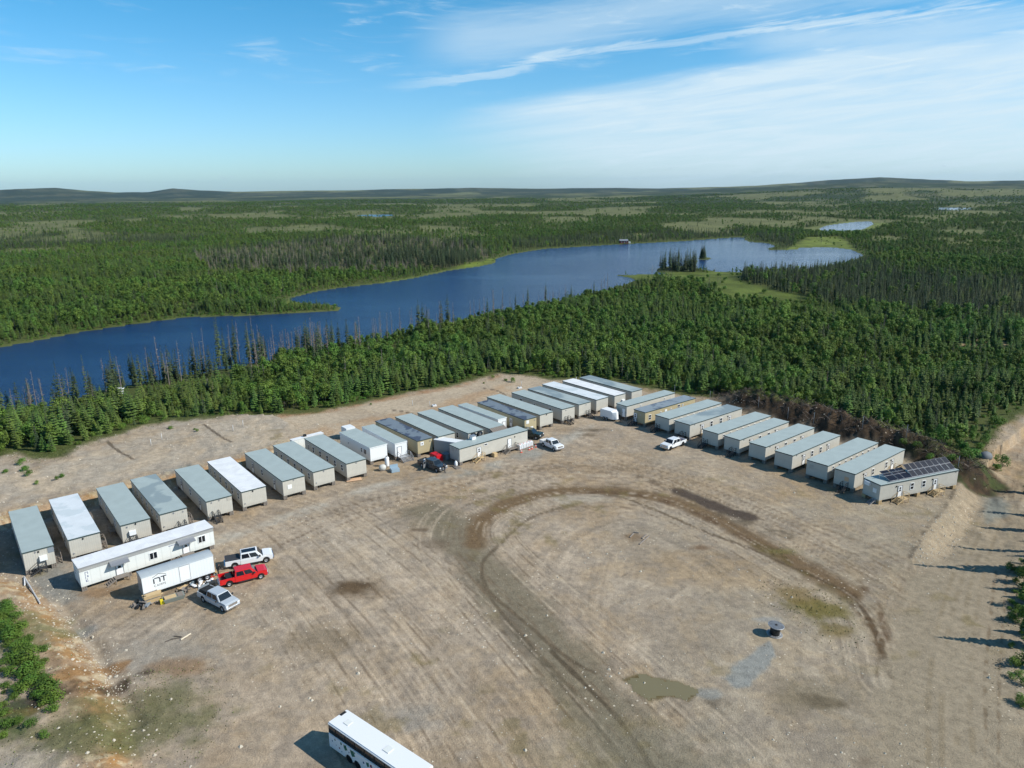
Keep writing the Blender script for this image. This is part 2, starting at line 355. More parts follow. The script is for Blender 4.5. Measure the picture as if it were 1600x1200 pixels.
# ---- albedo of the ground, painted in world space
def paint_ground(x, y, z):
    n = len(x); r = np.hypot(x, y)
    ip = inpoly(x, y, pad); near = r < 420
    col = np.empty((n, 3))
    K = 0.84
    A = np.array(lin(180,160,137,K)); B = np.array(lin(170,156,138,K)); Cc = np.array(lin(160,148,126,K))
    f1 = fbm(x/22, y/22, 41, 5)[:, None]; f2 = fbm(x/5, y/5, 43, 5)[:, None]
    col[:] = A*(1-f1) + B*f1
    rt = sstep(x + (f1[:, 0]-0.5)*30 - (y-90)*0.1, 0, 60)[:, None]*0.65 * (1-sstep(y, 130, 170))[:, None]
    col = col*(1-rt) + Cc*rt
    warm = sstep(fbm(x/14, y/14, 47, 4), 0.5, 0.72)[:, None]*0.35
    col = col*(1-warm) + np.array(lin(160,130,90,K))*warm
    col *= (0.74+0.52*f2)
    h1 = sstep(fbm(x/2.2, y/2.2, 48, 4), 0.46, 0.62)[:, None]*0.22; h2 = sstep(fbm(x/1.7+40, y/1.7, 49, 4), 0.5, 0.64)[:, None]*0.45
    col = col*(1-h1)+np.array(lin(178,152,116,K))*h1; col = col*(1-h2)+np.array(lin(146,134,120,K))*h2
    m = near & ip
    idx = np.where(m)[0]; xs, ys = x[idx], y[idx]; c = col[idx]
    def brk(sc, seed, a=0.35, b=0.65): return sstep(fbm(xs/sc, ys/sc, seed, 4), a, b)
    def put(mask, color, k=1.0):
        nonlocal c
        w = (np.clip(mask, 0, 1)*k)[:, None]; c = c*(1-w) + np.array(color)*w
    def stroke(pts, w, color, k=1.0, soft=0.6, ns=None, z=0, seed=1, sm=True):
        q = pts if isinstance(pts, np.ndarray) else PP(pts, z)
        if sm and len(q) > 2: q = smoothline(q, 4)
        g = w*1.4; sel = np.where((xs > q[:, 0].min()-g) & (xs < q[:, 0].max()+g) & (ys > q[:, 1].min()-g) & (ys < q[:, 1].max()+g))[0]
        if len(q) > 12 and len(sel) > 4000:                            # coarse pass first
            dc = dline(xs[sel], ys[sel], q[::4] if len(q[::4]) > 1 and (len(q)-1) % 4 == 0 else np.vstack([q[::4], q[-1:]])); sel = sel[dc < g+2.5]
        if not len(sel): return
        X, Y = xs[sel], ys[sel]; d = dline(X, Y, q) + (fbm(X/2.5, Y/2.5, seed+5, 3)-0.5)*w*0.6
        mk = 1-sstep(d, w*(1-soft), w)
        if ns: mk = mk*sstep(fbm(X/ns, Y/ns, seed, 4), 0.35, 0.65)
        wt = (np.clip(mk, 0, 1)*k)[:, None]; c[sel] = c[sel]*(1-wt) + np.array(color)*wt
    def blob(u, v, rx, ry, color, k=1.0, rot=0.0, seed=1, soft=0.7):
        cx0, cy0 = P(u, v); dx, dy = xs-cx0, ys-cy0
        a, b = dx*math.cos(rot)+dy*math.sin(rot), -dx*math.sin(rot)+dy*math.cos(rot)
        sel = np.where(np.hypot(dx, dy) < max(rx, ry)*1.7)[0]
        d = np.hypot(a/rx, b/ry)[sel] + (fbm(xs[sel]/1.6, ys[sel]/1.6, seed, 4)-0.5)*0.9
        wt = ((1-sstep(d, 1-soft, 1))*k)[:, None]; c[sel] = c[sel]*(1-wt) + np.array(color)*wt
    def poly(pts, color, k=1.0, soft=1.0, seed=1, wob=1.2):
        q = PP(pts); i = inpoly(xs, ys, q); d = dline(xs, ys, q, True)*np.where(i, -1, 1) + (fbm(xs/1.5, ys/1.5, seed, 4)-0.5)*wob*2
        put(1-sstep(d, -soft, soft), color, k)
    # streaks of wheel tracks following the drives
    ring = smoothline(PP([(1180,1330),(1080,1200),(960,1080),(850,970),(770,890),(735,840),(755,803),(830,775),(920,765),(1010,772),(1100,800),(1180,845),(1260,890),(1330,930),(1372,975),(1395,1030),(1402,1070)]))
    side1 = smoothline(PP([(880,1330),(760,1130),(650,990),(540,880),(470,820),(420,800)]))
    front = smoothline(PP([(200,990),(330,900),(440,850),(560,800),(700,765),(860,735),(1000,740),(1130,790),(1300,870),(1420,960)]))
    rroad = smoothline(PP([(1500,1330),(1490,1200),(1480,1080),(1490,980),(1520,870),(1550,790),(1580,715),(1620,650)]))
    isl = smoothline(PP([(850,1000),(860,900),(900,840),(1000,810),(1120,860),(1260,960),(1330,1010)]))
    rightd = smoothline(PP([(880,690),(960,720),(1080,760),(1220,820),(1380,880),(1450,930)]))
    tr = np.zeros(len(xs)); tw = np.zeros(len(xs))
    for k, (ln, wd, amp) in enumerate(((ring, 7, 1.3), (side1, 16, 1.0), (front, 12, 0.8), (rroad, 8, 0.45), (isl, 12, 0.6), (rightd, 9, 0.8))):
        d, sd_, al = dline(xs, ys, ln, arc=True); d = d*sd_ + (fbm(xs/14, ys/14, 90+k, 2)-0.5)*1.6
        s = 1.25*fbm(al/9, d/0.34, 50+k, 3) + 0.45*fbm(al/30, d/1.3, 60+k, 2); s = s/1.7-0.5
        w = np.exp(-(d/wd)**2)*amp; tr += s*w; tw += w
    tr = tr/np.maximum(tw, 0.8)
    c *= (1+1.0*tr)[:, None]
    # bare light earth behind the left row, pinkish
    strip = PP([(-60,760),(60,740),(200,690),(400,655),(640,615),(780,583),(900,592),(860,610),(700,640),(520,690),(300,735),(150,775),(0,800)])
    i = inpoly(xs, ys, strip); dd = dline(xs, ys, strip, True)
    put(np.where(i, sstep(dd, 0, 4), 0)*(0.5+0.5*brk(8, 3)), lin(194,176,152,K), 0.9)
    stroke([(500,676),(560,662),(660,645),(760,615),(800,605)], 5, lin(178,142,104,K), 0.55, ns=6, seed=14)
    stroke([(440,650),(520,640),(600,624),(700,606),(790,586)], 2.2, lin(160,112,70,K), 0.6, ns=5, seed=15)
    # gravel lane in front of the left row and around the centre
    G = lin(182,174,160,K)
    stroke([(60,930),(120,905),(240,880),(340,845),(430,815),(520,785),(600,757),(690,743),(790,722),(850,705),(900,680),(930,655)], 2.6, G, 0.8, soft=0.8, ns=5, seed=21)
    stroke([(700,742),(790,722),(850,700),(890,672)], 3.6, lin(150,148,140,K), 0.7, soft=0.8, ns=4, seed=22)
    poly([(40,905),(95,870),(120,920),(170,925),(100,940),(60,930)], lin(142,140,132,K), 0.8, seed=23)
    poly([(255,745),(300,735),(320,770),(285,775)], lin(140,146,142,K), 0.6, seed=24)
    # broad compacted drive, darker and greyer
    stroke([(1100,1330),(1010,1200),(900,1060),(810,950),(740,870),(700,820),(668,800)], 5.8, lin(128,118,98,K), 0.85, soft=0.7, seed=25)
    stroke([(820,1010),(760,930),(720,870)], 2.6, lin(112,100,86,K), 0.55, ns=3, seed=26)
    stroke([(745,850),(752,815),(800,785),(880,768),(960,768),(1040,780),(1110,806),(1180,845),(1260,888),(1325,925)], 3.1, lin(122,100,74,K), 1.0, soft=0.7, seed=27)
    stroke([(900,780),(956,774),(1006,790),(1052,809),(1105,832),(1167,855),(1228,882),(1282,905),(1320,924),(1343,943),(1366,985),(1381,1024),(1393,1058)], .55, lin(88,72,54,K), 0.8, soft=0.7, seed=201)
    stroke([(900,787),(831,808),(782,850),(754,881),(761,920),(800,955),(835,985),(862,1010),(905,1040),(930,1052)], .5, lin(96,82,64,K), 0.7, soft=0.7, seed=202)
    stroke([(862,1018),(914,1070),(960,1116),(990,1154),(1019,1200),(1040,1240)], .5, lin(88,76,60,K), 0.85, soft=0.6, seed=203)
    stroke([(800,985),(860,1050),(930,1130),(985,1200)], .35, lin(96,86,70,K), 0.6, soft=0.6, seed=204)
    stroke([(745,905),(790,965),(840,1020),(900,1085)], .35, lin(96,84,66,K), 0.6, soft=0.6, seed=205)
    stroke([(880,772),(960,770),(1040,784),(1110,812),(1180,850)], 1.2, lin(96,74,54,K), 0.8, soft=0.8, ns=2, seed=28)
    stroke([(1325,925),(1352,960),(1372,990),(1388,1040)], 1.5, lin(98,78,56,K), 0.95, soft=0.7, ns=.9, seed=29)
    stroke([(1340,905),(1372,950),(1388,1000)], 0.9, lin(104,82,60,K), 0.8, soft=0.8, ns=1.5, seed=30)
    stroke([(1180,850),(1260,893),(1330,945)], 1.6, lin(96,84,48,K), 0.55, ns=1.8, seed=31)
    # many fine ruts beside the drives
    def offset(q, d):
        t = np.gradient(q, axis=0); t /= np.linalg.norm(t, axis=1)[:, None]+1e-9; return q+np.stack([-t[:, 1], t[:, 0]], -1)*d
    rq = random.Random(21)
    for ln, lo, hi, cnt in ((ring, -8, 8, 34), (side1, -16, 14, 26), (rroad, -8, 8, 14), (front, -8, 5, 14), (rightd, -9, 9, 12)):
        for k in range(cnt):
            d = rq.uniform(lo, hi); n_ = len(ln); a = rq.randrange(0, int(n_*.6)); b = min(n_, a+rq.randrange(int(n_*.25), int(n_*.7))); seg = offset(ln, d)[a:b]
            if len(seg) < 3: continue
            dark_ = rq.random() < .62
            for e in (0, 1.9):
                stroke([tuple(p) for p in offset(seg, e)] and offset(seg, e), .26, lin(118,100,80,K) if dark_ else lin(196,178,154,K), rq.uniform(.35, .65), soft=.8, ns=1.6, seed=400+k, sm=False)
    # dark damp stains
    blob(555, 917, 3.9, 2.9, lin(84,66,48,K), 0.95, seed=32); blob(560, 922, 5.5, 3.6, lin(112,92,68,K), 0.6, seed=33)
    stroke([(1060,768),(1085,778),(1120,792),(1150,802),(1170,808)], 2.2, lin(88,76,66,K), 1.0, soft=0.5, seed=34)
    stroke([(1130,806),(1190,826),(1225,838)], 2.2, lin(104,92,76,K), 0.8, soft=0.7, ns=2, seed=35)
    stroke([(1000,745),(1040,762),(1065,770)], 1.6, lin(96,80,64,K), 0.7, soft=0.9, ns=2, seed=36)
    blob(655, 828, 2.2, 1.0, lin(100,84,66,K), 0.8, seed=37); blob(680, 850, 4, 2.5, lin(120,104,86,K), 0.6, seed=38)
    blob(930, 672, 5, 1.6, lin(104,92,76,K), 0.8, seed=39); blob(916, 680, 3, 1.3, lin(104,92,76,K), 0.7, seed=40)
    blob(1270, 883, 2.4, .8, lin(112,96,78,K), 0.7, seed=41)
    blob(1095, 856, 2.4, 1.4, lin(112,84,60,K), 0.7, seed=42); blob(990, 840, 3, 1.8, lin(120,92,60,K), 0.55, seed=43)
    poly([(975,1062),(1000,1052),(1040,1062),(1065,1066),(1095,1080),(1075,1096),(1045,1088),(1015,1096),(1000,1088),(985,1070)], lin(108,94,60,K), 0.95, soft=0.35, seed=44, wob=0.4)
    stroke([(1095,1086),(1125,1100),(1140,1110)], 1.4, lin(104,94,80,K), 0.7, ns=2, seed=45)
    stroke([(1040,1118),(1070,1150),(1100,1180)], 1.5, lin(112,92,68,K), 0.7, soft=0.9, ns=2, seed=46)
    blob(1282, 1095, 3.4, 1.7, lin(92,78,62,K), 0.9, seed=47, rot=-0.2); blob(1270, 1085, 7, 4.5, lin(128,116,94,K), 0.6, seed=48)
    blob(1357, 1190, 1.6, 1.2, lin(104,86,70,K), 0.7, seed=49); blob(1508, 1064, .9, .5, lin(110,92,70,K), 0.8, seed=50)
    blob(1440, 965, 3.2, 2.4, lin(124,110,86,K), 0.6, seed=51); blob(1418, 1010, .9, .9, lin(110,94,70,K), 0.6, seed=52)
    blob(985, 1175, 14, 8, lin(132,124,104,K), 0.5, seed=53)
    blob(640, 1120, 5, 3, lin(150,146,138,K), 0.5, seed=54); blob(500, 1000, 6, 5, lin(128,110,82,K), 0.5, seed=55)
    blob(255, 1020, 9, 6, lin(162,154,142,K), 0.6, seed=56); blob(130, 985, 2.4, 1.6, lin(154,152,148,K), 0.7, seed=57)
    blob(280, 1040, 5, 2.6, lin(142,108,72,K), 0.6, seed=58); blob(170, 925, 6, 2, lin(140,108,74,K), 0.7, seed=59)
    # blue-grey crushed stone by the spool
    poly([(1172,1022),(1202,1002),(1210,1022),(1196,1045),(1172,1068),(1150,1076),(1130,1060),(1148,1036)], lin(150,150,144,K), 0.95, soft=0.35, seed=60, wob=0.6)
    blob(1105, 1084, 2.6, 1.4, lin(150,150,144,K), 0.7, seed=61); blob(1195, 968, 2.6, 1.0, lin(154,154,150,K), 0.7, seed=62)
    blob(905, 780, 8, 3.4, lin(176,166,150,K), 0.6, seed=63)
    # tracks across the island
    for a, b in (((1040,940),(1105,1030)), ((1062,936),(1122,1020)), ((1080,960),(1140,1022)), ((870,985),(905,1040)), ((860,960),(1010,880)), ((930,960),(1040,905)), ((980,970),(1100,900)), ((1010,985),(1130,912))):
        stroke([a, b], 0.24, lin(124,106,84,K), 0.4, soft=0.8, ns=1.5, seed=64, sm=False)
    # right road: paler, ruts and a windrow
    stroke([(1480,1330),(1480,1180),(1478,1060),(1492,960),(1520,860),(1548,790)], 8.0, lin(158,144,122,K), 0.9, soft=0.35, seed=65)
    for o in (-30, -8, 16, 40):
        stroke([(1480+o,1330),(1480+o,1180),(1480+o*.9,1060),(1494+o*.8,960),(1522+o*.6,860),(1550+o*.5,790),(1585+o*.4,710)], 0.45, lin(136,120,94,K), 0.45, soft=0.8, ns=3, seed=66+o)
    stroke([(1538,1300),(1540,1150),(1540,1050),(1548,960),(1556,890)], 0.3, lin(120,102,80,K), 0.7, soft=0.7, ns=1.0, seed=67)
    stroke([(1560,1300),(1560,1150),(1562,1050),(1568,960),(1574,890)], 0.25, lin(120,102,80,K), 0.6, soft=0.7, ns=1.0, seed=68)
    stroke([(1520,700),(1545,740),(1530,780),(1560,800)], 5, lin(112,96,76,K), 0.55, ns=4, seed=69)
    poly([(1530,765),(1570,760),(1580,790),(1545,800)], lin(128,134,128,K), 0.7, seed=70)
    stroke([(1600,648),(1580,700),(1560,740)], 4, lin(178,150,116,K), 0.6, ns=4, seed=71)
    stroke([(1470,720),(1540,760)], 3.4, lin(88,74,60,K), 0.7, ns=4, seed=72, sm=False)
    # rocky orange cut, left edge
    dt = dline(xs, ys, toe); ih = inpoly(xs, ys, hillpoly)
    put(np.where(ih, np.exp(-((dt-2.2)/2.4)**2), 0)*(0.5+0.5*brk(2, 80)), lin(170,128,80,K), 0.9)
    put(np.where(ih, sstep(dt, 5, 9), 0)*brk(4, 82), lin(176,164,148,K), 0.7)
    put(sstep(fbm(xs/0.9, ys/0.9, 83, 3), 0.56, 0.7)*np.where(ih, 1-sstep(dt, 4, 8), 0), lin(206,186,152,K), 0.8)
    stroke([(-40,1110),(40,1135),(90,1080),(140,1055),(200,1040)], 1.6, lin(150,110,66,K), 0.8, ns=1.4, seed=84)
    stroke([(60,1110),(150,1085),(225,1060)], 2.0, lin(74,58,44,K), 0.85, ns=2, seed=85)
    blob(30, 1120, 3.5, 1.5, lin(66,64,58,K), 0.9, rot=0.4, seed=86)
    dk = dline(xs, ys, bank); il = inpoly(xs, ys, lowpoly); kk = np.where(il, 1-sstep(dk, 3.6, 5.6), np.exp(-(dk/.8)**2))*(0.55+0.45*brk(1.3, 181)); put(kk*(ys > 96), lin(168,151,127,K), 0.8)
    put(np.where(il, 0, np.exp(-((dk-.4)/.5)**2))*brk(1.2, 182), lin(96,86,74,K), 0.8)
    # thin weeds
    gr = lin(104,104,66,K)
    blob(225, 1130, 11, 6, gr, 0.75, seed=87); blob(120, 1170, 9, 4, gr, 0.8, seed=88); blob(260, 1085, 6, 3, gr, 0.6, seed=89)
    blob(1283, 955, 6, 4, lin(112,102,48,K), 0.85, seed=90); blob(1240, 930, 5, 3, lin(128,108,62,K), 0.6, seed=91); blob(1305, 985, 4, 2.4, lin(118,102,52,K), 0.7, seed=92)
    blob(1225, 862, 4, 1.4, lin(112,104,60,K), 0.7, seed=93); blob(20, 1010, 9, 8, lin(120,118,78,K), 0.8, seed=94)
    blob(10, 1150, 5, 4, lin(62,84,36,K), 0.8, seed=95)
    put(sstep(fbm(xs/3, ys/3, 96, 4), 0.60, 0.75)*sstep(fbm(xs/25, ys/25, 97, 3), 0.45, 0.6), lin(126,112,70,K), 0.5)
    stroke([(1440,735),(1480,722),(1510,740)], 3, lin(100,96,56,K), 0.7, ns=3, seed=98)
    # trench lines behind the left row
    for pts in (((170,700),(182,712),(200,722),(208,727)), ((318,672),(335,684),(350,694),(362,699)), ((610,640),(640,645),(655,652)), ((757,607),(775,610),(790,617))):
        stroke(list(pts), 0.45, lin(104,92,78,K), 0.9, soft=0.5, seed=99)
    # brush berm: dark peat and roots
    db, _, al = dline(xs, ys, berm, arc=True)
    bmk = (1-sstep(db+(fbm(xs/3, ys/3, 100, 3)-.5)*4, 5.6, 7.8))*sstep(al, 4, 12)
    put(bmk, lin(62,50,38,K), 0.97); put(bmk*sstep(fbm(xs/1.2, ys/1.2, 101, 4), 0.54, 0.7), lin(100,80,60,K), 0.6)
    put(bmk*sstep(al, 50, 66)*brk(2, 103), lin(70,82,44,K), 0.8)
    # edge of the yard grown over
    de = dline(xs, ys, pad, True) + (fbm(xs/4, ys/4, 104, 3)-0.5)*4
    put(1-sstep(de, 0.2, 2.2), lin(86,92,48,K), 0.9)
    col[idx] = c
    # ---- forest floor, bog and far woods
    o = np.where(~(near & ip))[0]; xo, yo, ro = x[o], y[o], r[o]
    g1 = fbm(xo/30, yo/30, 110, 4)[:, None]
    c = np.array(lin(70,84,40,0.8))*(1-g1) + np.array(lin(96,100,56,0.8))*g1
    far = sstep(ro, 1400, 3500)[:, None]
    az = np.degrees(np.arctan2(xo, yo))
    s1 = fbm(az*0.55, np.log(ro)*26, 120, 5)[:, None]; s2 = fbm(az*3, np.log(ro)*60, 121, 4)[:, None]
    fc = np.array(lin(46,62,40,0.8))*(1-s1) + np.array(lin(72,84,52,0.8))*s1
    kk = sstep(s1, 0.54, 0.64); fc = (fc*(1-0.6*kk) + np.array(lin(112,112,84,0.8))*0.6*kk)*(0.55+0.9*s2)
    fc = fc*(1-0.35*sstep(ro, 4500, 8000)[:, None]); c = c*(1-far) + fc*far
    for mp, cc in ((marsh[0], lin(108,122,48,0.9)), (marsh[1], lin(92,104,46,0.9)), (marsh[2], lin(106,118,54,0.9)), (marsh[3], lin(110,120,64,0.9)), (brown, lin(92,92,60,0.9)), (clear2, lin(150,130,100,0.9))):
        i = inpoly(xo, yo, mp); d = dline(xo, yo, mp, True)*np.where(i, -1, 1)+(fbm(xo/12, yo/12, 130, 3)-0.5)*14
        w = (1-sstep(d, -5, 5))[:, None]; c = c*(1-w)+np.array(cc)*w*(0.35+1.3*fbm(xo/10, yo/10, 131, 5)[:, None])
    dl = dline(xo, yo, lake, True)
    w = (1-sstep(dl+(fbm(xo/9, yo/9, 133, 3)-0.5)*9, 0, 5))[:, None]*0.7
    c = c*(1-w)+np.array(lin(96,104,58,0.85))*w
    cl = clearing(xo, yo); w = (cl*sstep(ro, 650, 1000)*0.85)[:, None]; c = c*(1-w)+np.array(lin(112,114,74,0.85))*w*(0.6+0.8*fbm(xo/20, yo/40, 140, 4)[:, None])
    col[o] = c
    return np.clip(col, 0.004, 0.8)

def ground_material(name, bump=1.0, speck=0.0):
    m = bpy.data.materials.new(name); m.use_nodes = True; q = NT(m.node_tree); q.n.clear()
    at = q.new('ShaderNodeAttribute', attribute_name='albedo')
    geo = q.new('ShaderNodeNewGeometry')
    n1 = q.new('ShaderNodeTexNoise', i_Scale=0.9, i_Detail=8.0, i_Roughness=0.68); q.link(geo.outputs['Position'], n1.inputs['Vector'])
    n2 = q.new('ShaderNodeTexNoise', i_Scale=5.5, i_Detail=4.0, i_Roughness=0.7); q.link(geo.outputs['Position'], n2.inputs['Vector'])
    f = q.math('ADD', q.math('MULTIPLY', n1.outputs['Fac'], 1.25), q.math('MULTIPLY', n2.outputs['Fac'], 0.85))
    f = q.math('ADD', f, -0.05)
    mul = q.new('ShaderNodeMix', data_type='RGBA', blend_type='MULTIPLY'); mul.inputs[0].default_value = 1.0
    comb = q.new('ShaderNodeCombineColor'); [q.link(f, comb.inputs[i]) for i in range(3)]
    q.link(at.outputs['Color'], mul.inputs[6]); q.link(comb.outputs[0], mul.inputs[7]); c = mul.outputs[2]
    if speck:
        v = q.new('ShaderNodeTexVoronoi', i_Scale=1.35, i_Randomness=1.0); q.link(geo.outputs['Position'], v.inputs['Vector'])
        big = q.new('ShaderNodeTexNoise', i_Scale=0.08, i_Detail=3.0); q.link(geo.outputs['Position'], big.inputs['Vector'])
        th = q.math('MULTIPLY', q.smooth(big.outputs['Fac'], 0.42, 0.68), 0.19*speck)
        mk = q.math('LESS_THAN', v.outputs['Distance'], th)
        sepc = q.new('ShaderNodeSeparateColor'); q.link(v.outputs['Color'], sepc.inputs[0])
        mk = q.math('MULTIPLY', mk, q.math('GREATER_THAN', sepc.outputs[0], 0.45))
        c = q.mix(q.math('MULTIPLY', mk, 0.75), c, lin(214,200,178))
        mk2 = q.math('MULTIPLY', q.math('LESS_THAN', v.outputs['Distance'], q.math('MULTIPLY', th, 1.2)), q.math('LESS_THAN', sepc.outputs[0], 0.2))
        c = q.mix(q.math('MULTIPLY', mk2, 0.55), c, lin(96,82,66))
    bs = q.new('ShaderNodeBsdfPrincipled', i_Roughness=0.95); q.link(c, bs.inputs['Base Color'])
    bs.inputs['Specular IOR Level'].default_value = 0.15
    bp = q.new('ShaderNodeBump', i_Strength=bump, i_Distance=0.12); q.link(f, bp.inputs['Height']); q.link(bp.outputs[0], bs.inputs['Normal'])
    out = q.new('ShaderNodeOutputMaterial'); q.link(bs.outputs[0], out.inputs[0]); return m

def build_land():
    nr, na = GX.shape; x, y, z = GX.ravel(), GY.ravel(), GZ.ravel()
    col = paint_ground(x, y, z)
    i, j = np.meshgrid(np.arange(nr-1), np.arange(na), indexing='ij'); j2 = (j+1) % na
    quads = np.stack([i*na+j, i*na+j2, (i+1)*na+j2, (i+1)*na+j], -1).reshape(-1, 4)[:, ::-1]
    cxm, cym = x[quads].mean(1), y[quads].mean(1); rr = np.hypot(cxm, cym)
    wrap = (np.abs(x[quads].max(1)-x[quads].min(1)) > rr*0.5+5) & False
    kind = np.full(len(quads), 2)                                      # 0 yard, 1 road, 2 forest ground, 3 hills
    nearq = rr < 420
    kind[nearq & inpoly(cxm, cym, pad)] = 0
    kind[nearq & inpoly(cxm, cym, road)] = 1
    kind[rr > 3600] = 3
    specs = [('gravel_yard', ground_material('packed earth and gravel', 0.9, 1.0)), ('dirt_road', ground_material('graded road dirt', 0.6, 0.5)),
             ('forest_ground', ground_material('mossy forest floor', 0.8)), ('hills', ground_material('wooded hills', 0.8))]
    for k, (name, m) in enumerate(specs):
        f = quads[kind == k]; used, inv = np.unique(f.ravel(), return_inverse=True)
        me = bpy.data.meshes.new(name); me.vertices.add(len(used)); me.loops.add(f.size); me.polygons.add(len(f))
        me.vertices.foreach_set('co', np.stack([x[used], y[used], z[used]], -1).astype(np.float32).ravel())
        me.loops.foreach_set('vertex_index', inv.astype(np.int32)); me.polygons.foreach_set('loop_start', (np.arange(len(f))*4).astype(np.int32))
        me.update(calc_edges=True); me.validate()
        at = me.attributes.new('albedo', 'FLOAT_COLOR', 'POINT')
        at.data.foreach_set('color', np.concatenate([col[used], np.ones((len(used), 1))], 1).astype(np.float32).ravel())
        me.polygons.foreach_set('use_smooth', np.ones(len(f), bool))
        o = link(name, me, m); o['kind'] = 'structure'
build_land()

def water_material():
    m = bpy.data.materials.new('lake water'); m.use_nodes = True; q = NT(m.node_tree); q.n.clear()
    geo = q.new('ShaderNodeNewGeometry')
    mp = q.new('ShaderNodeMapping'); mp.inputs['Scale'].default_value = (0.5, 0.9, 1); mp.inputs['Rotation'].default_value = (0, 0, 0.5); q.link(geo.outputs['Position'], mp.inputs[0])
    n = q.new('ShaderNodeTexNoise', i_Scale=1.0, i_Detail=5.0, i_Roughness=0.65); q.link(mp.outputs[0], n.inputs['Vector'])
    mp2 = q.new('ShaderNodeMapping'); mp2.inputs['Scale'].default_value = (0.006, 0.02, 1); q.link(geo.outputs['Position'], mp2.inputs[0])
    big = q.new('ShaderNodeTexNoise', i_Scale=1.0, i_Detail=4.0, i_Roughness=0.6); q.link(mp2.outputs[0], big.inputs['Vector'])
    bp = q.new('ShaderNodeBump', i_Distance=0.6); q.link(n.outputs['Fac'], bp.inputs['Height'])
    sx = q.new('ShaderNodeSeparateXYZ'); q.link(geo.outputs['Position'], sx.inputs[0])
    calm = q.math('SUBTRACT', 1.0, q.math('MULTIPLY', 0.72, q.smooth(q.math('ADD', sx.outputs[0], q.math('MULTIPLY', big.outputs['Fac'], 160.0)), 120.0, 330.0)))
    q.link(q.math('MULTIPLY', calm, q.math('ADD', 0.7, q.math('MULTIPLY', q.smooth(big.outputs['Fac'], 0.35, 0.6), 0.45))), bp.inputs['Strength'])
    bs = q.new('ShaderNodeBsdfPrincipled', i_Roughness=0.12, i_IOR=1.33)
    bs.inputs['Base Color'].default_value = (0.001, 0.024, 0.105, 1); q.link(bp.outputs[0], bs.inputs['Normal'])
    out = q.new('ShaderNodeOutputMaterial'); q.link(bs.outputs[0], out.inputs[0]); return m
WATER = water_material()
def sheet(name, poly, grow, z):
    c = poly.mean(0); me = bpy.data.meshes.new(name)
    x0, y0 = poly.min(0)-grow; x1, y1 = poly.max(0)+grow
    me.from_pydata([(x0,y0,z),(x1,y0,z),(x1,y1,z),(x0,y1,z)], [], [(0,1,2,3)]); me.update()
    o = link(name, me, WATER); o['kind'] = 'structure'
sheet('lake', lake, 15, ZW)
def puddle(px, mat, name='puddle'):
    q = smoothline(PP(px+[px[0]]), 3)[:-1]; gx, gy = np.meshgrid(np.arange(q[:, 0].min(), q[:, 0].max(), .35), np.arange(q[:, 1].min(), q[:, 1].max(), .35))
    h, w = gx.shape; z = height(gx.ravel(), gy.ravel()); lvl = np.median(z[inpoly(gx.ravel(), gy.ravel(), q)]); cxx = (gx+.175).ravel(); cyy = (gy+.175).ravel()
    d = dline(cxx, cyy, q, True)*np.where(inpoly(cxx, cyy, q), -1, 1)+(fbm(cxx/.9, cyy/.9, 300, 3)-.5)*1.2; ok = (d < -.1).reshape(h, w)
    F = [(i*w+j, i*w+j+1, (i+1)*w+j+1, (i+1)*w+j) for i in range(h-1) for j in range(w-1) if ok[i, j]]
    me = bpy.data.meshes.new(name); me.from_pydata(np.stack([gx.ravel(), gy.ravel(), z+.012], -1).tolist(), [], F); me.update(); me.validate(); o = link(name, me, mat); o['kind'] = 'structure'
MUD = bpy.data.materials.new('muddy shallow water'); MUD.use_nodes = True; _b = MUD.node_tree.nodes['Principled BSDF']; _b.inputs['Base Color'].default_value = (.19, .16, .085, 1); _b.inputs['Roughness'].default_value = .15
puddle([(980,1062),(1000,1053),(1038,1063),(1062,1067),(1092,1080),(1072,1094),(1045,1086),(1015,1094),(1000,1087),(986,1072)], MUD)
for p in ponds: sheet('pond', p, 5, ZW+0.02)
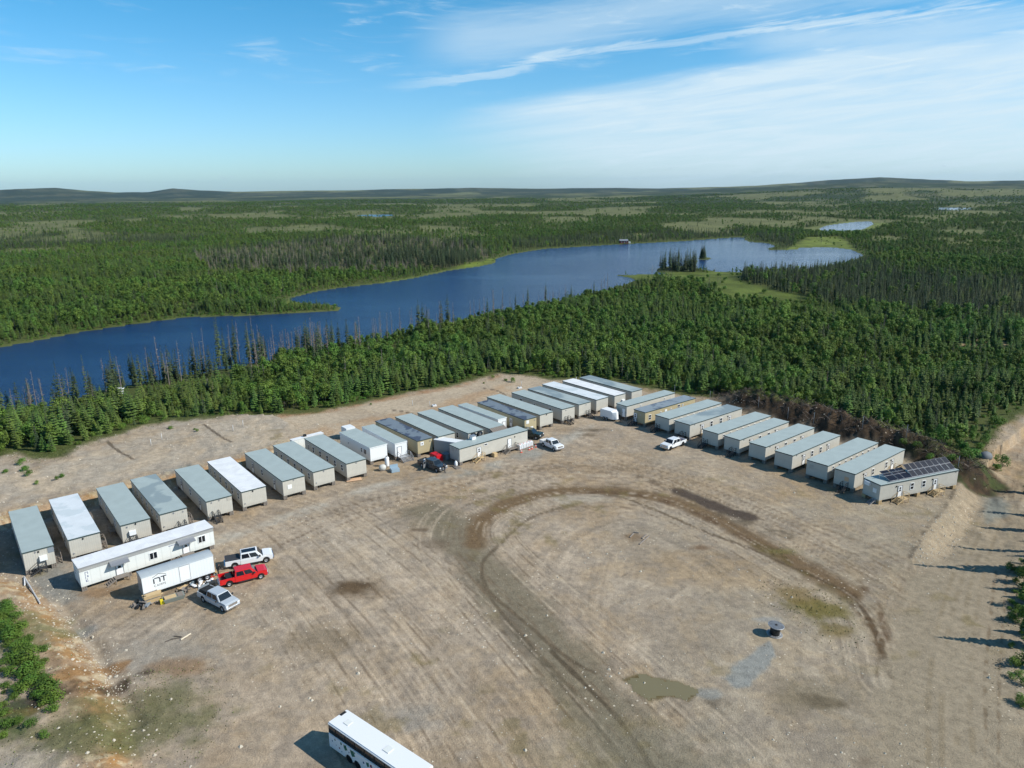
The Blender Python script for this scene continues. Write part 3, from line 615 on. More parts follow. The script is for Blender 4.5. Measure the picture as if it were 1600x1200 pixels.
# ================================================================ TREES
def leaf_material(name, base, var=0.35, hue=0.02, dry=0.0):
    m = bpy.data.materials.new(name); m.use_nodes = True; q = NT(m.node_tree); q.n.clear()
    oi = q.new('ShaderNodeObjectInfo'); geo = q.new('ShaderNodeNewGeometry')
    n = q.new('ShaderNodeTexNoise', i_Scale=0.012, i_Detail=3.0); q.link(oi.outputs['Location'], n.inputs['Vector'])
    n2 = q.new('ShaderNodeTexNoise', i_Scale=1.7, i_Detail=2.0); q.link(geo.outputs['Position'], n2.inputs['Vector'])
    val = q.math('ADD', 1.0-var, q.math('MULTIPLY', oi.outputs['Random'], 2*var))
    val = q.math('MULTIPLY', val, q.math('ADD', 0.55, q.math('MULTIPLY', n2.outputs['Fac'], 0.9)))
    mp = q.new('ShaderNodeMapping'); mp.inputs['Scale'].default_value = (0.0035, 0.009, 1); q.link(oi.outputs['Location'], mp.inputs[0])
    n3 = q.new('ShaderNodeTexNoise', i_Scale=1.0, i_Detail=5.0, i_Roughness=0.6); q.link(mp.outputs[0], n3.inputs['Vector'])
    val = q.math('MULTIPLY', val, q.math('ADD', 0.45, q.math('MULTIPLY', n3.outputs['Fac'], 1.1)))
    hu = q.math('ADD', 0.5-hue, q.math('MULTIPLY', q.math('FRACT', q.math('MULTIPLY', oi.outputs['Random'], 7.31)), 2*hue))
    hu = q.math('SUBTRACT', hu, q.math('MULTIPLY', q.math('SUBTRACT', n.outputs['Fac'], 0.5), 0.09))
    hs = q.new('ShaderNodeHueSaturation'); hs.inputs['Color'].default_value = (*base, 1); q.link(hu, hs.inputs['Hue']); q.link(val, hs.inputs['Value'])
    d = q.new('ShaderNodeBsdfPrincipled', i_Roughness=0.7); d.inputs['Specular IOR Level'].default_value = 0.25
    t = q.new('ShaderNodeBsdfTranslucent'); mx = q.new('ShaderNodeMixShader'); mx.inputs[0].default_value = 0.18
    q.link(hs.outputs[0], d.inputs['Base Color']); q.link(hs.outputs[0], t.inputs['Color'])
    q.link(d.outputs[0], mx.inputs[1]); q.link(t.outputs[0], mx.inputs[2])
    out = q.new('ShaderNodeOutputMaterial'); q.link(mx.outputs[0], out.inputs[0]); return m
def simple(name, color, rough=0.8, metal=0.0, noise=0.0, scale=3.0, spec=0.3, alpha=None):
    m = bpy.data.materials.new(name); m.use_nodes = True; q = NT(m.node_tree); q.n.clear()
    bs = q.new('ShaderNodeBsdfPrincipled', i_Roughness=rough, i_Metallic=metal); bs.inputs['Specular IOR Level'].default_value = spec
    bs.inputs['Base Color'].default_value = (*color, 1)
    if noise:
        tc = q.new('ShaderNodeTexCoord')
        n = q.new('ShaderNodeTexNoise', i_Scale=scale, i_Detail=5.0, i_Roughness=0.65); q.link(tc.outputs['Object'], n.inputs['Vector'])
        f = q.math('ADD', 1-noise, q.math('MULTIPLY', n.outputs['Fac'], 2*noise))
        cc = q.new('ShaderNodeCombineColor'); [q.link(f, cc.inputs[i]) for i in range(3)]
        q.link(q.mix(1.0, color, cc.outputs[0], 'MULTIPLY'), bs.inputs['Base Color'])
        q.link(q.math('ADD', rough-0.08, q.math('MULTIPLY', n.outputs['Fac'], 0.16)), bs.inputs['Roughness'])
    out = q.new('ShaderNodeOutputMaterial'); q.link(bs.outputs[0], out.inputs[0]); return m
PINE = leaf_material('young pine needles', (0.088, 0.142, 0.030))
SPRUCE = leaf_material('spruce needles', (0.055, 0.080, 0.034), 0.3)
LEAF = leaf_material('birch and alder leaves', (0.102, 0.172, 0.028), 0.3, 0.018)
BUSH = leaf_material('willow shrub leaves', (0.100, 0.178, 0.026), 0.22, 0.02)
BARK = simple('grey brown bark', (0.10, 0.085, 0.07), 0.9, noise=0.3)
DEAD = simple('weathered dead wood', (0.21, 0.175, 0.155), 0.9, noise=0.3)
PALE = simple('bleached birch trunk', (0.5, 0.48, 0.44), 0.8, noise=0.2)

def trunk_into(mb, h, r, seed, n=5, mi=0, lean=0.0):
    rr = random.Random(seed); a = rr.uniform(0, 6.28); segs = 4; vs = []; fs = []
    for k in range(segs+1):
        t = k/segs; rad = r*(1-0.88*t); ox, oy = lean*t*t*math.cos(a), lean*t*t*math.sin(a)
        for j in range(n): vs.append((ox+rad*math.cos(6.283*j/n), oy+rad*math.sin(6.283*j/n), h*t-0.25*(k == 0)))
    for k in range(segs):
        for j in range(n): fs.append((k*n+j, k*n+(j+1) % n, (k+1)*n+(j+1) % n, (k+1)*n+j))
    mb.add(vs, fs, mi)
def conifer_crown(mb, h, r, base, seed, levels=11, per=7, droop=0.35, shape=0.85, mi=0, gap=0.0):
    """whorls of branches, each a bough of three needle blades"""
    rr = random.Random(seed)
    for L in range(levels):
        t = (L+rr.uniform(-0.2, 0.2))/levels; t = min(max(t, 0), 0.97)
        z = base + (h-base)*t; rad = r*(1-t)**shape*rr.uniform(0.85, 1.1)+0.06
        if t < 0.12: rad *= 0.75
        a0 = rr.uniform(0, 6.28); m = max(4, int(per*(1-0.4*t)))
        for b in range(m):
            if rr.random() < gap: continue
            a = a0 + 6.283*b/m + rr.uniform(-0.3, 0.3); R = rad*rr.uniform(0.7, 1.15)
            ca, sa = math.cos(a), math.sin(a); w = R*rr.uniform(0.34, 0.5)+0.05
            rise = (0.35-droop*(1-t)*1.4)*R
            tip = (R*ca, R*sa, z+rise-0.05*R); mid = (0.55*R*ca, 0.55*R*sa, z+0.6*rise+0.16*R)
            l = (mid[0]-sa*w, mid[1]+ca*w, mid[2]-0.22*R-rr.uniform(0, .1)); g = (mid[0]+sa*w, mid[1]-ca*w, mid[2]-0.22*R-rr.uniform(0, .1))
            o = (0, 0, z+0.06*R)
            mb.add([o, l, tip, g, mid], [(0, 1, 4), (1, 2, 4), (2, 3, 4), (3, 0, 4)], mi)
    mb.add([(0,0,h+0.25), (0.07*r+.04,0,h-0.35), (-.04,.07*r+.04,h-0.35), (-.05,-.07*r-.03,h-0.35)], [(0,1,2),(0,2,3),(0,3,1)], mi)
def leafy_crown(mb, h, r, base, seed, n=230, size=0.34, mi=0, lumps=7):
    """leaf sprays spread over a cluster of uneven lobes"""
    rr = random.Random(seed); L = []
    for k in range(lumps):
        t = rr.uniform(0.12, 0.92); rad = r*math.sin(math.pi*(0.18+0.72*t))**0.8
        a = rr.uniform(0, 6.28); d = rr.uniform(0.15, 0.75)*rad
        L.append((d*math.cos(a), d*math.sin(a), base+(h-base)*t, r*rr.uniform(0.35, 0.6)))
    L.append((0, 0, h-0.35*r, r*0.4))
    for k in range(n):
        x, y, z, R = rr.choice(L)
        u, v = rr.uniform(-0.75, 1), rr.uniform(0, 6.28); q = math.sqrt(1-u*u); s = R*rr.uniform(0.7, 1.08)
        c = Vector((x+s*q*math.cos(v), y+s*q*math.sin(v), max(z+s*u*1.1, 0.12)))
        nrm = Vector((q*math.cos(v)+rr.uniform(-.5, .5), q*math.sin(v)+rr.uniform(-.5, .5), u+rr.uniform(-.1, .8))).normalized()
        tx = nrm.orthogonal().normalized(); ty = nrm.cross(tx); w = size*rr.uniform(0.6, 1.25); ro = rr.uniform(0, 6.28)
        pts = []
        for j in range(5):
            an = ro+6.283*j/5; ww = w*rr.uniform(0.55, 1.0)
            pts.append(tuple(c + tx*math.cos(an)*ww + ty*math.sin(an)*ww - nrm*0.15*ww))
        mb.add(pts, [(0, 1, 2, 3, 4)], mi)
def snag_into(mb, h, r, seed, mi=0, stubs=16, reach=0.9):
    rr = random.Random(seed); trunk_into(mb, h, r, seed, 5, mi, lean=rr.uniform(0, 0.6))
    for k in range(stubs):
        z = h*rr.uniform(0.3, 0.97); a = rr.uniform(0, 6.28); L = reach*rr.uniform(0.3, 1)*(1.15-z/h)
        mb.bar((0, 0, z), (L*math.cos(a), L*math.sin(a), z+rr.uniform(-0.25, 0.1)*L), 0.075, mi=mi, n=3)

# ---- the kinds: (crown mesh, trunk mesh, joined mesh)
KIND = {}
def add_kind(name, mats, crown, trunk):
    c, t, j = MB(), MB(), MB(); crown(c, 0); trunk(t, 0); crown(j, 0); trunk(j, 1)
    mj = j.mesh(name); [mj.materials.append(m) for m in mats]
    mc = c.mesh(name+'_crown') if c.v else None
    if mc: mc.materials.append(mats[0])
    mt = t.mesh(name+'_trunk'); mt.materials.append(mats[1]); KIND[name] = (mc, mt, mj)
for k in range(5):
    h = [5.2, 6.0, 4.4, 5.6, 6.8][k]; r = [1.45, 1.35, 1.35, 1.65, 1.5][k]
    add_kind('a_pine_%d' % k, (PINE, BARK), lambda m, i, h=h, r=r, k=k: conifer_crown(m, h, r, 0.35, 10+k, levels=12, per=8, droop=0.25, shape=0.72, mi=i), lambda m, i, h=h, k=k: trunk_into(m, h*0.95, 0.09, k, mi=i))
for k in range(3):
    h = [8.5, 10.0, 7.2][k]; r = [1.15, 1.2, 1.1][k]
    add_kind('b_spruce_%d' % k, (SPRUCE, BARK), lambda m, i, h=h, r=r, k=k: conifer_crown(m, h, r, 0.8, 30+k, levels=16, per=7, droop=0.6, shape=0.8, mi=i, gap=0.12), lambda m, i, h=h, k=k: trunk_into(m, h*0.97, 0.13, k, mi=i))
for k in range(4):
    h = [4.2, 5.4, 3.4, 6.2][k]; r = [1.9, 1.7, 1.7, 2.0][k]
    add_kind('c_leafy_%d' % k, (LEAF, BARK), lambda m, i, h=h, r=r, k=k: leafy_crown(m, h, r, 0.5, 50+k, n=520, size=0.22, mi=i), lambda m, i, h=h, k=k: trunk_into(m, h*0.8, 0.08, k, mi=i))
for k in range(2):
    add_kind('d_thin_spruce_%d' % k, (SPRUCE, BARK), lambda m, i, k=k: conifer_crown(m, 10.5-k, 1.05, 2.6-k, 70+k, levels=20, per=6, droop=0.7, shape=0.5, mi=i, gap=0.22), lambda m, i, k=k: trunk_into(m, 10.4-k, 0.13, k, mi=i))
for k in range(3):
    add_kind('e_snag_%d' % k, (DEAD, DEAD), lambda m, i: None, lambda m, i, k=k: snag_into(m, [8.5, 10.5, 6.5][k], 0.14, 80+k, mi=i, stubs=34, reach=1.1))
for k in range(2):
    add_kind('f_bush_%d' % k, (BUSH, BARK), lambda m, i, k=k: leafy_crown(m, [1.9, 1.3][k], [1.5, 1.2][k], 0.05, 90+k, n=620, size=0.115, mi=i, lumps=8), lambda m, i, k=k: trunk_into(m, [1.2, .8][k], 0.05, k, mi=i))
KN = sorted(KIND); KI = {n: i for i, n in enumerate(KN)}
kindcol = bpy.data.collections.new('tree kinds')
for n in KN: kindcol.objects.link(bpy.data.objects.new('kind_'+n, KIND[n][2]))

def forest_nodes():
    g = bpy.data.node_groups.new('plant trees', 'GeometryNodeTree')
    g.interface.new_socket('Geometry', in_out='INPUT', socket_type='NodeSocketGeometry'); g.interface.new_socket('Geometry', in_out='OUTPUT', socket_type='NodeSocketGeometry')
    N, L = g.nodes, g.links; gi, go = N.new('NodeGroupInput'), N.new('NodeGroupOutput')
    ci = N.new('GeometryNodeCollectionInfo'); ci.inputs['Collection'].default_value = kindcol; ci.inputs['Separate Children'].default_value = True; ci.inputs['Reset Children'].default_value = True
    ip_ = N.new('GeometryNodeInstanceOnPoints'); ip_.inputs['Pick Instance'].default_value = True
    def attr(name, typ):
        a = N.new('GeometryNodeInputNamedAttribute'); a.data_type = typ; a.inputs['Name'].default_value = name; return a.outputs['Attribute']
    cb = N.new('ShaderNodeCombineXYZ'); L.new(attr('rot', 'FLOAT'), cb.inputs[2])
    cs = N.new('ShaderNodeCombineXYZ'); L.new(attr('wide', 'FLOAT'), cs.inputs[0]); L.new(attr('wide', 'FLOAT'), cs.inputs[1]); L.new(attr('tall', 'FLOAT'), cs.inputs[2])
    L.new(gi.outputs[0], ip_.inputs['Points']); L.new(ci.outputs[0], ip_.inputs['Instance']); L.new(attr('kind', 'INT'), ip_.inputs['Instance Index'])
    L.new(cb.outputs[0], ip_.inputs['Rotation']); L.new(cs.outputs[0], ip_.inputs['Scale']); L.new(ip_.outputs[0], go.inputs[0]); return g
PLANT = forest_nodes()
def wood(name, pts, kind, rot, wide, tall, label):
    me = bpy.data.meshes.new(name); me.vertices.add(len(pts)); me.vertices.foreach_set('co', pts.astype(np.float32).ravel())
    for nm, ty, d in (('rot', 'FLOAT', rot), ('wide', 'FLOAT', wide), ('tall', 'FLOAT', tall), ('kind', 'INT', kind)):
        a = me.attributes.new(nm, ty, 'POINT'); a.data.foreach_set('value', d.astype(np.int32 if ty == 'INT' else np.float32))
    o = bpy.data.objects.new(name, me); COL.objects.link(o); md = o.modifiers.new('plant trees', 'NODES'); md.node_group = PLANT
    tag(o, label, 'forest', kind='stuff'); return o

def ids(prefix): return np.array([KI[n] for n in KN if n.startswith(prefix)])
PI_, SPR, LEA, THN, SNG, BSH = (ids(c) for c in 'abcdef')
def pick(arr, n): return arr[rng.integers(0, len(arr), n)]

def gh(x, y):
    """height of the ground grid, nearest vertex (same surface that is rendered)"""
    return height(np.atleast_1d(np.asarray(x, float)), np.atleast_1d(np.asarray(y, float)))
def scatter():
    X, Y = [], []
    def grid(r0, r1, sp):
        xs = np.arange(-r1, r1, sp); ys = np.arange(0, r1, sp); a, b = np.meshgrid(xs, ys); a = a.ravel(); b = b.ravel()
        a = a+rng.uniform(-.55, .55, a.shape)*sp; b = b+rng.uniform(-.55, .55, b.shape)*sp
        r = np.hypot(a, b); m = (r >= r0) & (r < r1) & (np.abs(np.arctan2(a, b)) < math.radians(46))
        X.append(a[m]); Y.append(b[m])
    grid(60, 260, 2.15); grid(260, 420, 2.5); grid(420, 700, 3.2); grid(700, 1100, 4.6)
    for r0, r1, n in ((1100, 1700, 24000), (1700, 2700, 24000), (2700, 4600, 26000)):
        r = np.sqrt(rng.uniform(r0*r0, r1*r1, n)); a = rng.uniform(-math.radians(43), math.radians(43), n); X.append(r*np.sin(a)); Y.append(r*np.cos(a))
    return np.concatenate(X), np.concatenate(Y)
def plant():
    x, y = scatter(); r = np.hypot(x, y)
    dp = dline(x, y, pad, True); keep = ~inpoly(x, y, pad) & (dp > 0.6)
    inl = inpoly(x, y, lake)
    for p in ponds: inl |= inpoly(x, y, p)
    isl_ = np.zeros(len(x), bool)
    for p in (island, islet, spit): isl_ |= inpoly(x, y, p)
    dl = np.minimum.reduce([dline(x, y, lake, True)]+[dline(x, y, p, True) for p in ponds])
    keep &= (~inl) & ~isl_ & (dl > 0.2+rng.uniform(0, 2.5, len(x))*fbm(x/20, y/20, 220, 2)*2)
    mm = np.zeros(len(x), bool)
    for p in marsh: mm |= inpoly(x, y, p)
    keep &= ~mm | (rng.uniform(0, 1, len(x)) < 0.16*sstep(fbm(x/18, y/18, 230, 3), 0.4, 0.65))
    keep &= ~(inpoly(x, y, clear2) & (fbm(x/7, y/7, 231, 3) < 0.58))
    cl = clearing(x, y)*sstep(r, 650, 1000); keep &= rng.uniform(0, 1, len(x)) > cl*0.95
    br = inpoly(x, y, brown); keep &= ~br | (rng.uniform(0, 1, len(x)) < 0.6)
    n_open = fbm(x/26, y/26, 201, 3); n_mix = fbm(x/34, y/34, 203, 4); n_big = fbm(x/160, y/160, 205, 3)
    # thin low scrub by the near shore on the left and open spots
    az = np.degrees(np.arctan2(x, y))
    open_ = (n_open > 0.62) & (r < 1200); keep &= ~open_ | (rng.uniform(0, 1, len(x)) < 0.85)
    scrub = inpoly(x, y, PP([(0,640),(60,625),(130,608),(200,594),(330,566),(420,552),(430,585),(330,618),(235,645),(165,648),(100,655),(0,662)], ZL))
    keep &= ~inpoly(x, y, PP([(168,598),(214,598),(226,634),(160,636)], ZL)) | (rng.uniform(0, 1, len(x)) < 0.25)
    kind = np.where(n_mix > 0.52, pick(LEA, len(x)), pick(PI_, len(x)))
    kind = np.where(rng.uniform(0, 1, len(x)) < 0.16, np.where(n_mix > 0.56, pick(PI_, len(x)), pick(LEA, len(x))), kind)
    kind = np.where((rng.uniform(0, 1, len(x)) < 0.05), pick(SPR, len(x)), kind)
    # dark spruce stands, from the photograph
    darkp = [PP([(1120,452),(1160,432),(1220,424),(1330,412),(1345,400),(1400,430),(1600,440),(1700,470),(1700,500),(1500,500),(1380,490),(1300,480),(1230,464)], ZL),
             PP([(0,372),(120,366),(330,372),(300,380),(100,388),(0,392)], ZL), PP([(560,398),(640,392),(740,398),(760,412),(690,420),(590,412)], ZL),
             PP([(1162,374),(1172,378),(1200,380),(1213,385),(1245,388),(1235,378),(1250,370),(1180,366)], ZL), PP([(800,378),(960,366),(1160,362),(1160,371),(965,381),(800,392)], ZL)]
    for k, p in enumerate(darkp):
        i = inpoly(x, y, p) & (rng.uniform(0, 1, len(x)) < (0.8 if k != 2 else 0.5)); kind = np.where(i, pick(SPR, len(x)), kind)
    kind = np.where(br, np.where(rng.uniform(0, 1, len(x)) < 0.45, pick(SNG, len(x)), np.where(rng.uniform(0, 1, len(x)) < 0.5, pick(THN, len(x)), pick(PI_, len(x)))), kind)
    d3 = inpoly(x, y, PP([(590,400),(640,394),(735,398),(758,410),(700,420),(600,414)], ZL)); kind = np.where(d3, pick(THN, len(x)), kind)
    kind = np.where(mm, np.where(rng.uniform(0, 1, len(x)) < .2, pick(SNG, len(x)), pick(BSH, len(x))), kind)
    kind = np.where((rng.uniform(0, 1, len(x)) < 0.012), pick(SNG, len(x)), kind)
    edge = dp < 5; kind = np.where(edge & (rng.uniform(0, 1, len(x)) < 0.5), pick(BSH, len(x)), kind)
    tall = rng.uniform(0.52, 1.2, len(x))*(0.8+0.45*n_big); wide = tall*rng.uniform(0.9, 1.15, len(x))
    isp = np.isin(kind, SPR); tall = np.where(isp, tall*0.85, tall)
    sc = np.where(edge, 0.72, 1.0)*np.where(scrub, 0.42, 1.0)*np.where(dl < 14, 0.6, 1.0)*np.where(open_, 0.75, 1); tall *= sc; wide *= sc
    wide = np.where(br, wide*1.5, wide)
    tall = np.where(np.isin(kind, SNG) & (r < 1100), tall*0.75, tall)
    kind = np.where((dl < 5.5) & (rng.uniform(0, 1, len(x)) < .8), pick(BSH, len(x)), kind); kind = np.where(scrub & (rng.uniform(0, 1, len(x)) < 0.4), pick(BSH, len(x)), kind)
    wide = np.where(r > 1100, wide*(1+(r-1100)/2200), wide); tall = np.where(r > 2700, tall*1.15, tall)
    x, y, kind, tall, wide, r = (v[keep] for v in (x, y, kind, tall, wide, r))
    z = height(x, y)-0.1
    return x, y, z, kind, rng.uniform(0, 6.28, len(x)), wide, tall, r
TX, TY, TZ, TK, TR, TWD, TT, TRR = plant()
# the 300 that show largest are things of their own
def view(x, y, z):
    zz = z-HCAM; d = y*cp-zz*sp; U = FPX*x/d; V = FPX*(-(y*sp+zz*cp))/d; return 800+cr*U-sr*V, 600+sr*U+cr*V, d
uu, vv, dd = view(TX, TY, TZ+2)
size = np.where((uu > -5) & (uu < 1605) & (vv < 1205) & (dd > 0), 5*TT/TRR, 0)
order = np.argsort(-size)
NIND = 300
single = order[:NIND]; rest = np.ones(len(TX), bool); rest[single] = False
KNAME = {'a': ('pine_tree', 'bright green pine', 'pine'), 'b': ('spruce_tree', 'dark narrow spruce', 'spruce'), 'c': ('leafy_tree', 'round leafy sapling', 'tree'),
         'd': ('thin_spruce', 'thin sparse spruce', 'spruce'), 'e': ('dead_tree', 'bare grey dead tree', 'dead tree'), 'f': ('shrub', 'low green shrub', 'shrub')}
def tree(kname, x, y, z, rz, wide, tall, label=None, group=None, name=None, where='', pre=''):
    nm, lb, cat = KNAME[kname[0]]; o = empty(name or nm, (x, y, z), rz); o.scale = (wide, wide, tall)
    c, t, _ = KIND[kname]
    if c: link('crown', c, None, o)
    link('trunk', t, None, o)
    tag(o, label or (pre+lb+', '+where), cat, group or (cat+'s '+where)); return o
for i in single:
    u = uu[i]
    if TY[i] < 130 and TX[i] > 50: where = 'beside the dirt road at the right edge'
    elif u < 340: where = 'at the forest edge behind the leftmost trailers'
    elif u < 800: where = 'in the forest edge behind the left trailer row'
    elif u < 1120: where = 'in the woods behind the corner of the camp'
    elif u < 1480: where = 'in the woods behind the brush berm'
    else: where = 'in the woods at the far right by the road'
    where = ('first line ' if dline(TX[i:i+1], TY[i:i+1], pad, True)[0] < 5 else 'deeper ')+where; szw = 'tall ' if TT[i] > .98 else ('small ' if TT[i] < .74 else '')
    tree(KN[TK[i]], TX[i], TY[i], TZ[i], TR[i], TWD[i], TT[i], where=where, pre=szw)
for nm, a, b, lab in (('near_forest', 0, 430, 'dense young mixed forest between the trailer camp and the lake'), ('middle_forest', 430, 1100, 'mixed forest around and across the dark blue lake'), ('far_forest', 1100, 9e9, 'endless dark forest running out to the horizon hills')):
    m = rest & (TRR >= a) & (TRR < b)
    wood(nm, np.stack([TX, TY, TZ], -1)[m], TK[m], TR[m], TWD[m], TT[m], lab)
# ================================================================ THE CAMP
def siding(name, color, pitch=0.3, depth=0.5, dirt=0.17):
    """ribbed metal siding: fine relief, colour darker in the grooves and towards the foot"""
    m = bpy.data.materials.new(name); m.use_nodes = True; q = NT(m.node_tree); q.n.clear()
    tc = q.new('ShaderNodeTexCoord'); sep = q.new('ShaderNodeSeparateXYZ'); q.link(tc.outputs['Object'], sep.inputs[0])
    u = q.math('ADD', sep.outputs[0], sep.outputs[1])
    rib = q.math('FRACT', q.math('DIVIDE', u, pitch)); rib = q.smooth(rib, 0.0, 0.18)
    bs = q.new('ShaderNodeBsdfPrincipled', i_Roughness=0.55); bs.inputs['Specular IOR Level'].default_value = 0.3
    n = q.new('ShaderNodeTexNoise', i_Scale=0.7, i_Detail=6.0, i_Roughness=0.65); q.link(tc.outputs['Object'], n.inputs['Vector'])
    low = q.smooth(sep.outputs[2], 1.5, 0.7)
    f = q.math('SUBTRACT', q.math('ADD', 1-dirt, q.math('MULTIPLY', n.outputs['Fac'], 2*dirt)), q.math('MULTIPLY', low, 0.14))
    f = q.math('MULTIPLY', f, q.math('ADD', 0.9, q.math('MULTIPLY', rib, 0.1)))  # grooves between the ribs also get a slightly darker colour
    cc = q.new('ShaderNodeCombineColor'); [q.link(f, cc.inputs[i]) for i in range(3)]
    q.link(q.mix(1.0, color, cc.outputs[0], 'MULTIPLY'), bs.inputs['Base Color'])
    bp = q.new('ShaderNodeBump', i_Strength=depth, i_Distance=0.03); q.link(rib, bp.inputs['Height']); q.link(bp.outputs[0], bs.inputs['Normal'])
    out = q.new('ShaderNodeOutputMaterial'); q.link(bs.outputs[0], out.inputs[0]); return m
def roofing(name, color, stain=None, seed=0.0, amt=0.0, scale=0.14, lo=0.5, hi=0.56, rough=0.5):
    m = bpy.data.materials.new(name); m.use_nodes = True; q = NT(m.node_tree); q.n.clear()
    tc = q.new('ShaderNodeTexCoord'); sep = q.new('ShaderNodeSeparateXYZ'); q.link(tc.outputs['Object'], sep.inputs[0])
    n = q.new('ShaderNodeTexNoise', i_Scale=0.5, i_Detail=6.0, i_Roughness=0.6); q.link(tc.outputs['Object'], n.inputs['Vector'])
    seam = q.math('FRACT', q.math('DIVIDE', sep.outputs[1], 1.22)); seam = q.math('LESS_THAN', seam, 0.05)
    f = q.math('ADD', 0.84, q.math('MULTIPLY', n.outputs['Fac'], 0.32)); f = q.math('SUBTRACT', f, q.math('MULTIPLY', seam, 0.07))
    cc = q.new('ShaderNodeCombineColor'); [q.link(f, cc.inputs[i]) for i in range(3)]
    c = q.mix(1.0, color, cc.outputs[0], 'MULTIPLY')
    if stain:
        mp = q.new('ShaderNodeMapping'); mp.inputs['Location'].default_value = (seed*3.7, seed*1.9, seed); q.link(tc.outputs['Object'], mp.inputs[0])
        s = q.new('ShaderNodeTexNoise', i_Scale=scale, i_Detail=4.0, i_Roughness=0.5, i_Distortion=0.4); q.link(mp.outputs[0], s.inputs['Vector'])
        k = q.math('MULTIPLY', q.smooth(s.outputs['Fac'], lo, hi), amt); c = q.mix(k, c, stain)
    bs = q.new('ShaderNodeBsdfPrincipled', i_Roughness=rough); bs.inputs['Specular IOR Level'].default_value = 0.3; q.link(c, bs.inputs['Base Color'])
    bp = q.new('ShaderNodeBump', i_Strength=0.25, i_Distance=0.02); q.link(seam, bp.inputs['Height']); q.link(bp.outputs[0], bs.inputs['Normal'])
    out = q.new('ShaderNodeOutputMaterial'); q.link(bs.outputs[0], out.inputs[0]); return m
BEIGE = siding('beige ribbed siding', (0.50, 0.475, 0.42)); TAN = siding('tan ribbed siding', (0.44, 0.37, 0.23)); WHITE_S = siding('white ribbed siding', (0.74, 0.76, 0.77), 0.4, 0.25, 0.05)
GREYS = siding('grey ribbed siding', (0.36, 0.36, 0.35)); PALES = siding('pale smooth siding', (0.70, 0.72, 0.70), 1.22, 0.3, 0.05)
R_GREY = roofing('blue grey roof sheet', (0.37, 0.425, 0.41)); R_WET = roofing('grey roof sheet with damp patch', (0.37, 0.425, 0.41), (0.24, 0.29, 0.30), 1.3, 0.9)
R_WET2 = roofing('grey roof sheet half wet', (0.37, 0.42, 0.41), (0.21, 0.26, 0.28), 5.2, 0.9, 0.10, 0.45, 0.55)
R_WHITE = roofing('white roof sheet', (0.78, 0.78, 0.78), (0.66, 0.66, 0.67), 2.0, 0.5, 0.5); R_PALE = roofing('pale blue white roof sheet', (0.66, 0.69, 0.71), (0.52, 0.58, 0.60), 7.0, 0.7, 0.3)
R_TAR = roofing('tarred roof with dark patches', (0.17, 0.20, 0.23), (0.055, 0.065, 0.10), 3.0, 0.9, 0.30, 0.53, 0.56); R_TAR2 = roofing('weathered tarred roof', (0.24, 0.28, 0.31), (0.12, 0.14, 0.18), 9.0, 0.9, 0.45, 0.52, 0.6)
TRIM = simple('dark roof edge trim', (0.05, 0.075, 0.075), 0.5); FRAME_W = simple('white painted frame', (0.75, 0.76, 0.76), 0.45); GLASS = simple('dark window glass', (0.012, 0.016, 0.022), 0.08, spec=0.6)
STEEL = simple('dark steel chassis', (0.045, 0.045, 0.048), 0.6); DOORM = simple('white door leaf', (0.78, 0.79, 0.80), 0.4); LUMBER = simple('fresh sawn lumber', (0.52, 0.38, 0.21), 0.75, noise=0.15)
OLDWOOD = simple('grey weathered timber', (0.22, 0.19, 0.165), 0.85, noise=0.25); ALU = simple('galvanised metal', (0.42, 0.43, 0.45), 0.4, 0.6); BLACK = simple('black rubber', (0.015, 0.015, 0.016), 0.8)
WHITEP = simple('white plastic', (0.78, 0.79, 0.8), 0.45, noise=0.05); LAMPM = simple('black lamp housing', (0.02, 0.02, 0.02), 0.5); GREYP = simple('grey plastic', (0.22, 0.25, 0.28), 0.5)
ORANGE = simple('orange plastic', (0.75, 0.10, 0.04), 0.5); REDP = simple('red painted steel', (0.55, 0.012, 0.02), 0.35); YEL = simple('yellow plastic', (0.75, 0.62, 0.03), 0.45); BLUEG = simple('blue grey sheet', (0.30, 0.40, 0.48), 0.5)
PEACH = simple('peach plywood', (0.62, 0.40, 0.25), 0.8, noise=0.1); STONE = simple('pale field stone', (0.46, 0.41, 0.33), 0.9, noise=0.25)
TEXTM = simple('dark lettering', (0.04, 0.045, 0.06), 0.6); LIGHTTEXT = simple('blue grey lettering', (0.16, 0.18, 0.30), 0.6)

def win_meshes(w, h, depth=0.07, style='sash'):
    f = MB(); t = 0.09
    f.box(-depth, 0.0, -w/2-t, -w/2, -h/2-t, h/2+t); f.box(-depth, 0.0, w/2, w/2+t, -h/2-t, h/2+t); f.box(-depth, 0.0, -w/2, w/2, h/2, h/2+t); f.box(-depth, 0.0, -w/2, w/2, -h/2-t, -h/2)
    if style == 'sash': f.box(-depth, -0.01, -w/2, w/2, -0.04, 0.04)
    if style == 'pair': f.box(-depth, -0.01, -0.04, 0.04, -h/2, h/2)
    g = MB(); g.box(-depth*0.5, -0.004, -w/2, w/2, -h/2, h/2); return f.mesh('window'), g.mesh('pane')
def fin(me, mat): me.materials.append(mat); return me
WIN = {}
for k, a in {'s': (0.72, 1.15, 0.07, 'sash'), 'n': (0.5, 0.85, 0.06, 'sash'), 'p': (1.0, 1.0, 0.07, 'pair'), 't': (0.8, 0.28, 0.06, 'plain'), 'v': (0.3, 0.3, 0.06, 'plain')}.items():
    f, g = win_meshes(*a); WIN[k] = (fin(f, FRAME_W), fin(g, GLASS))
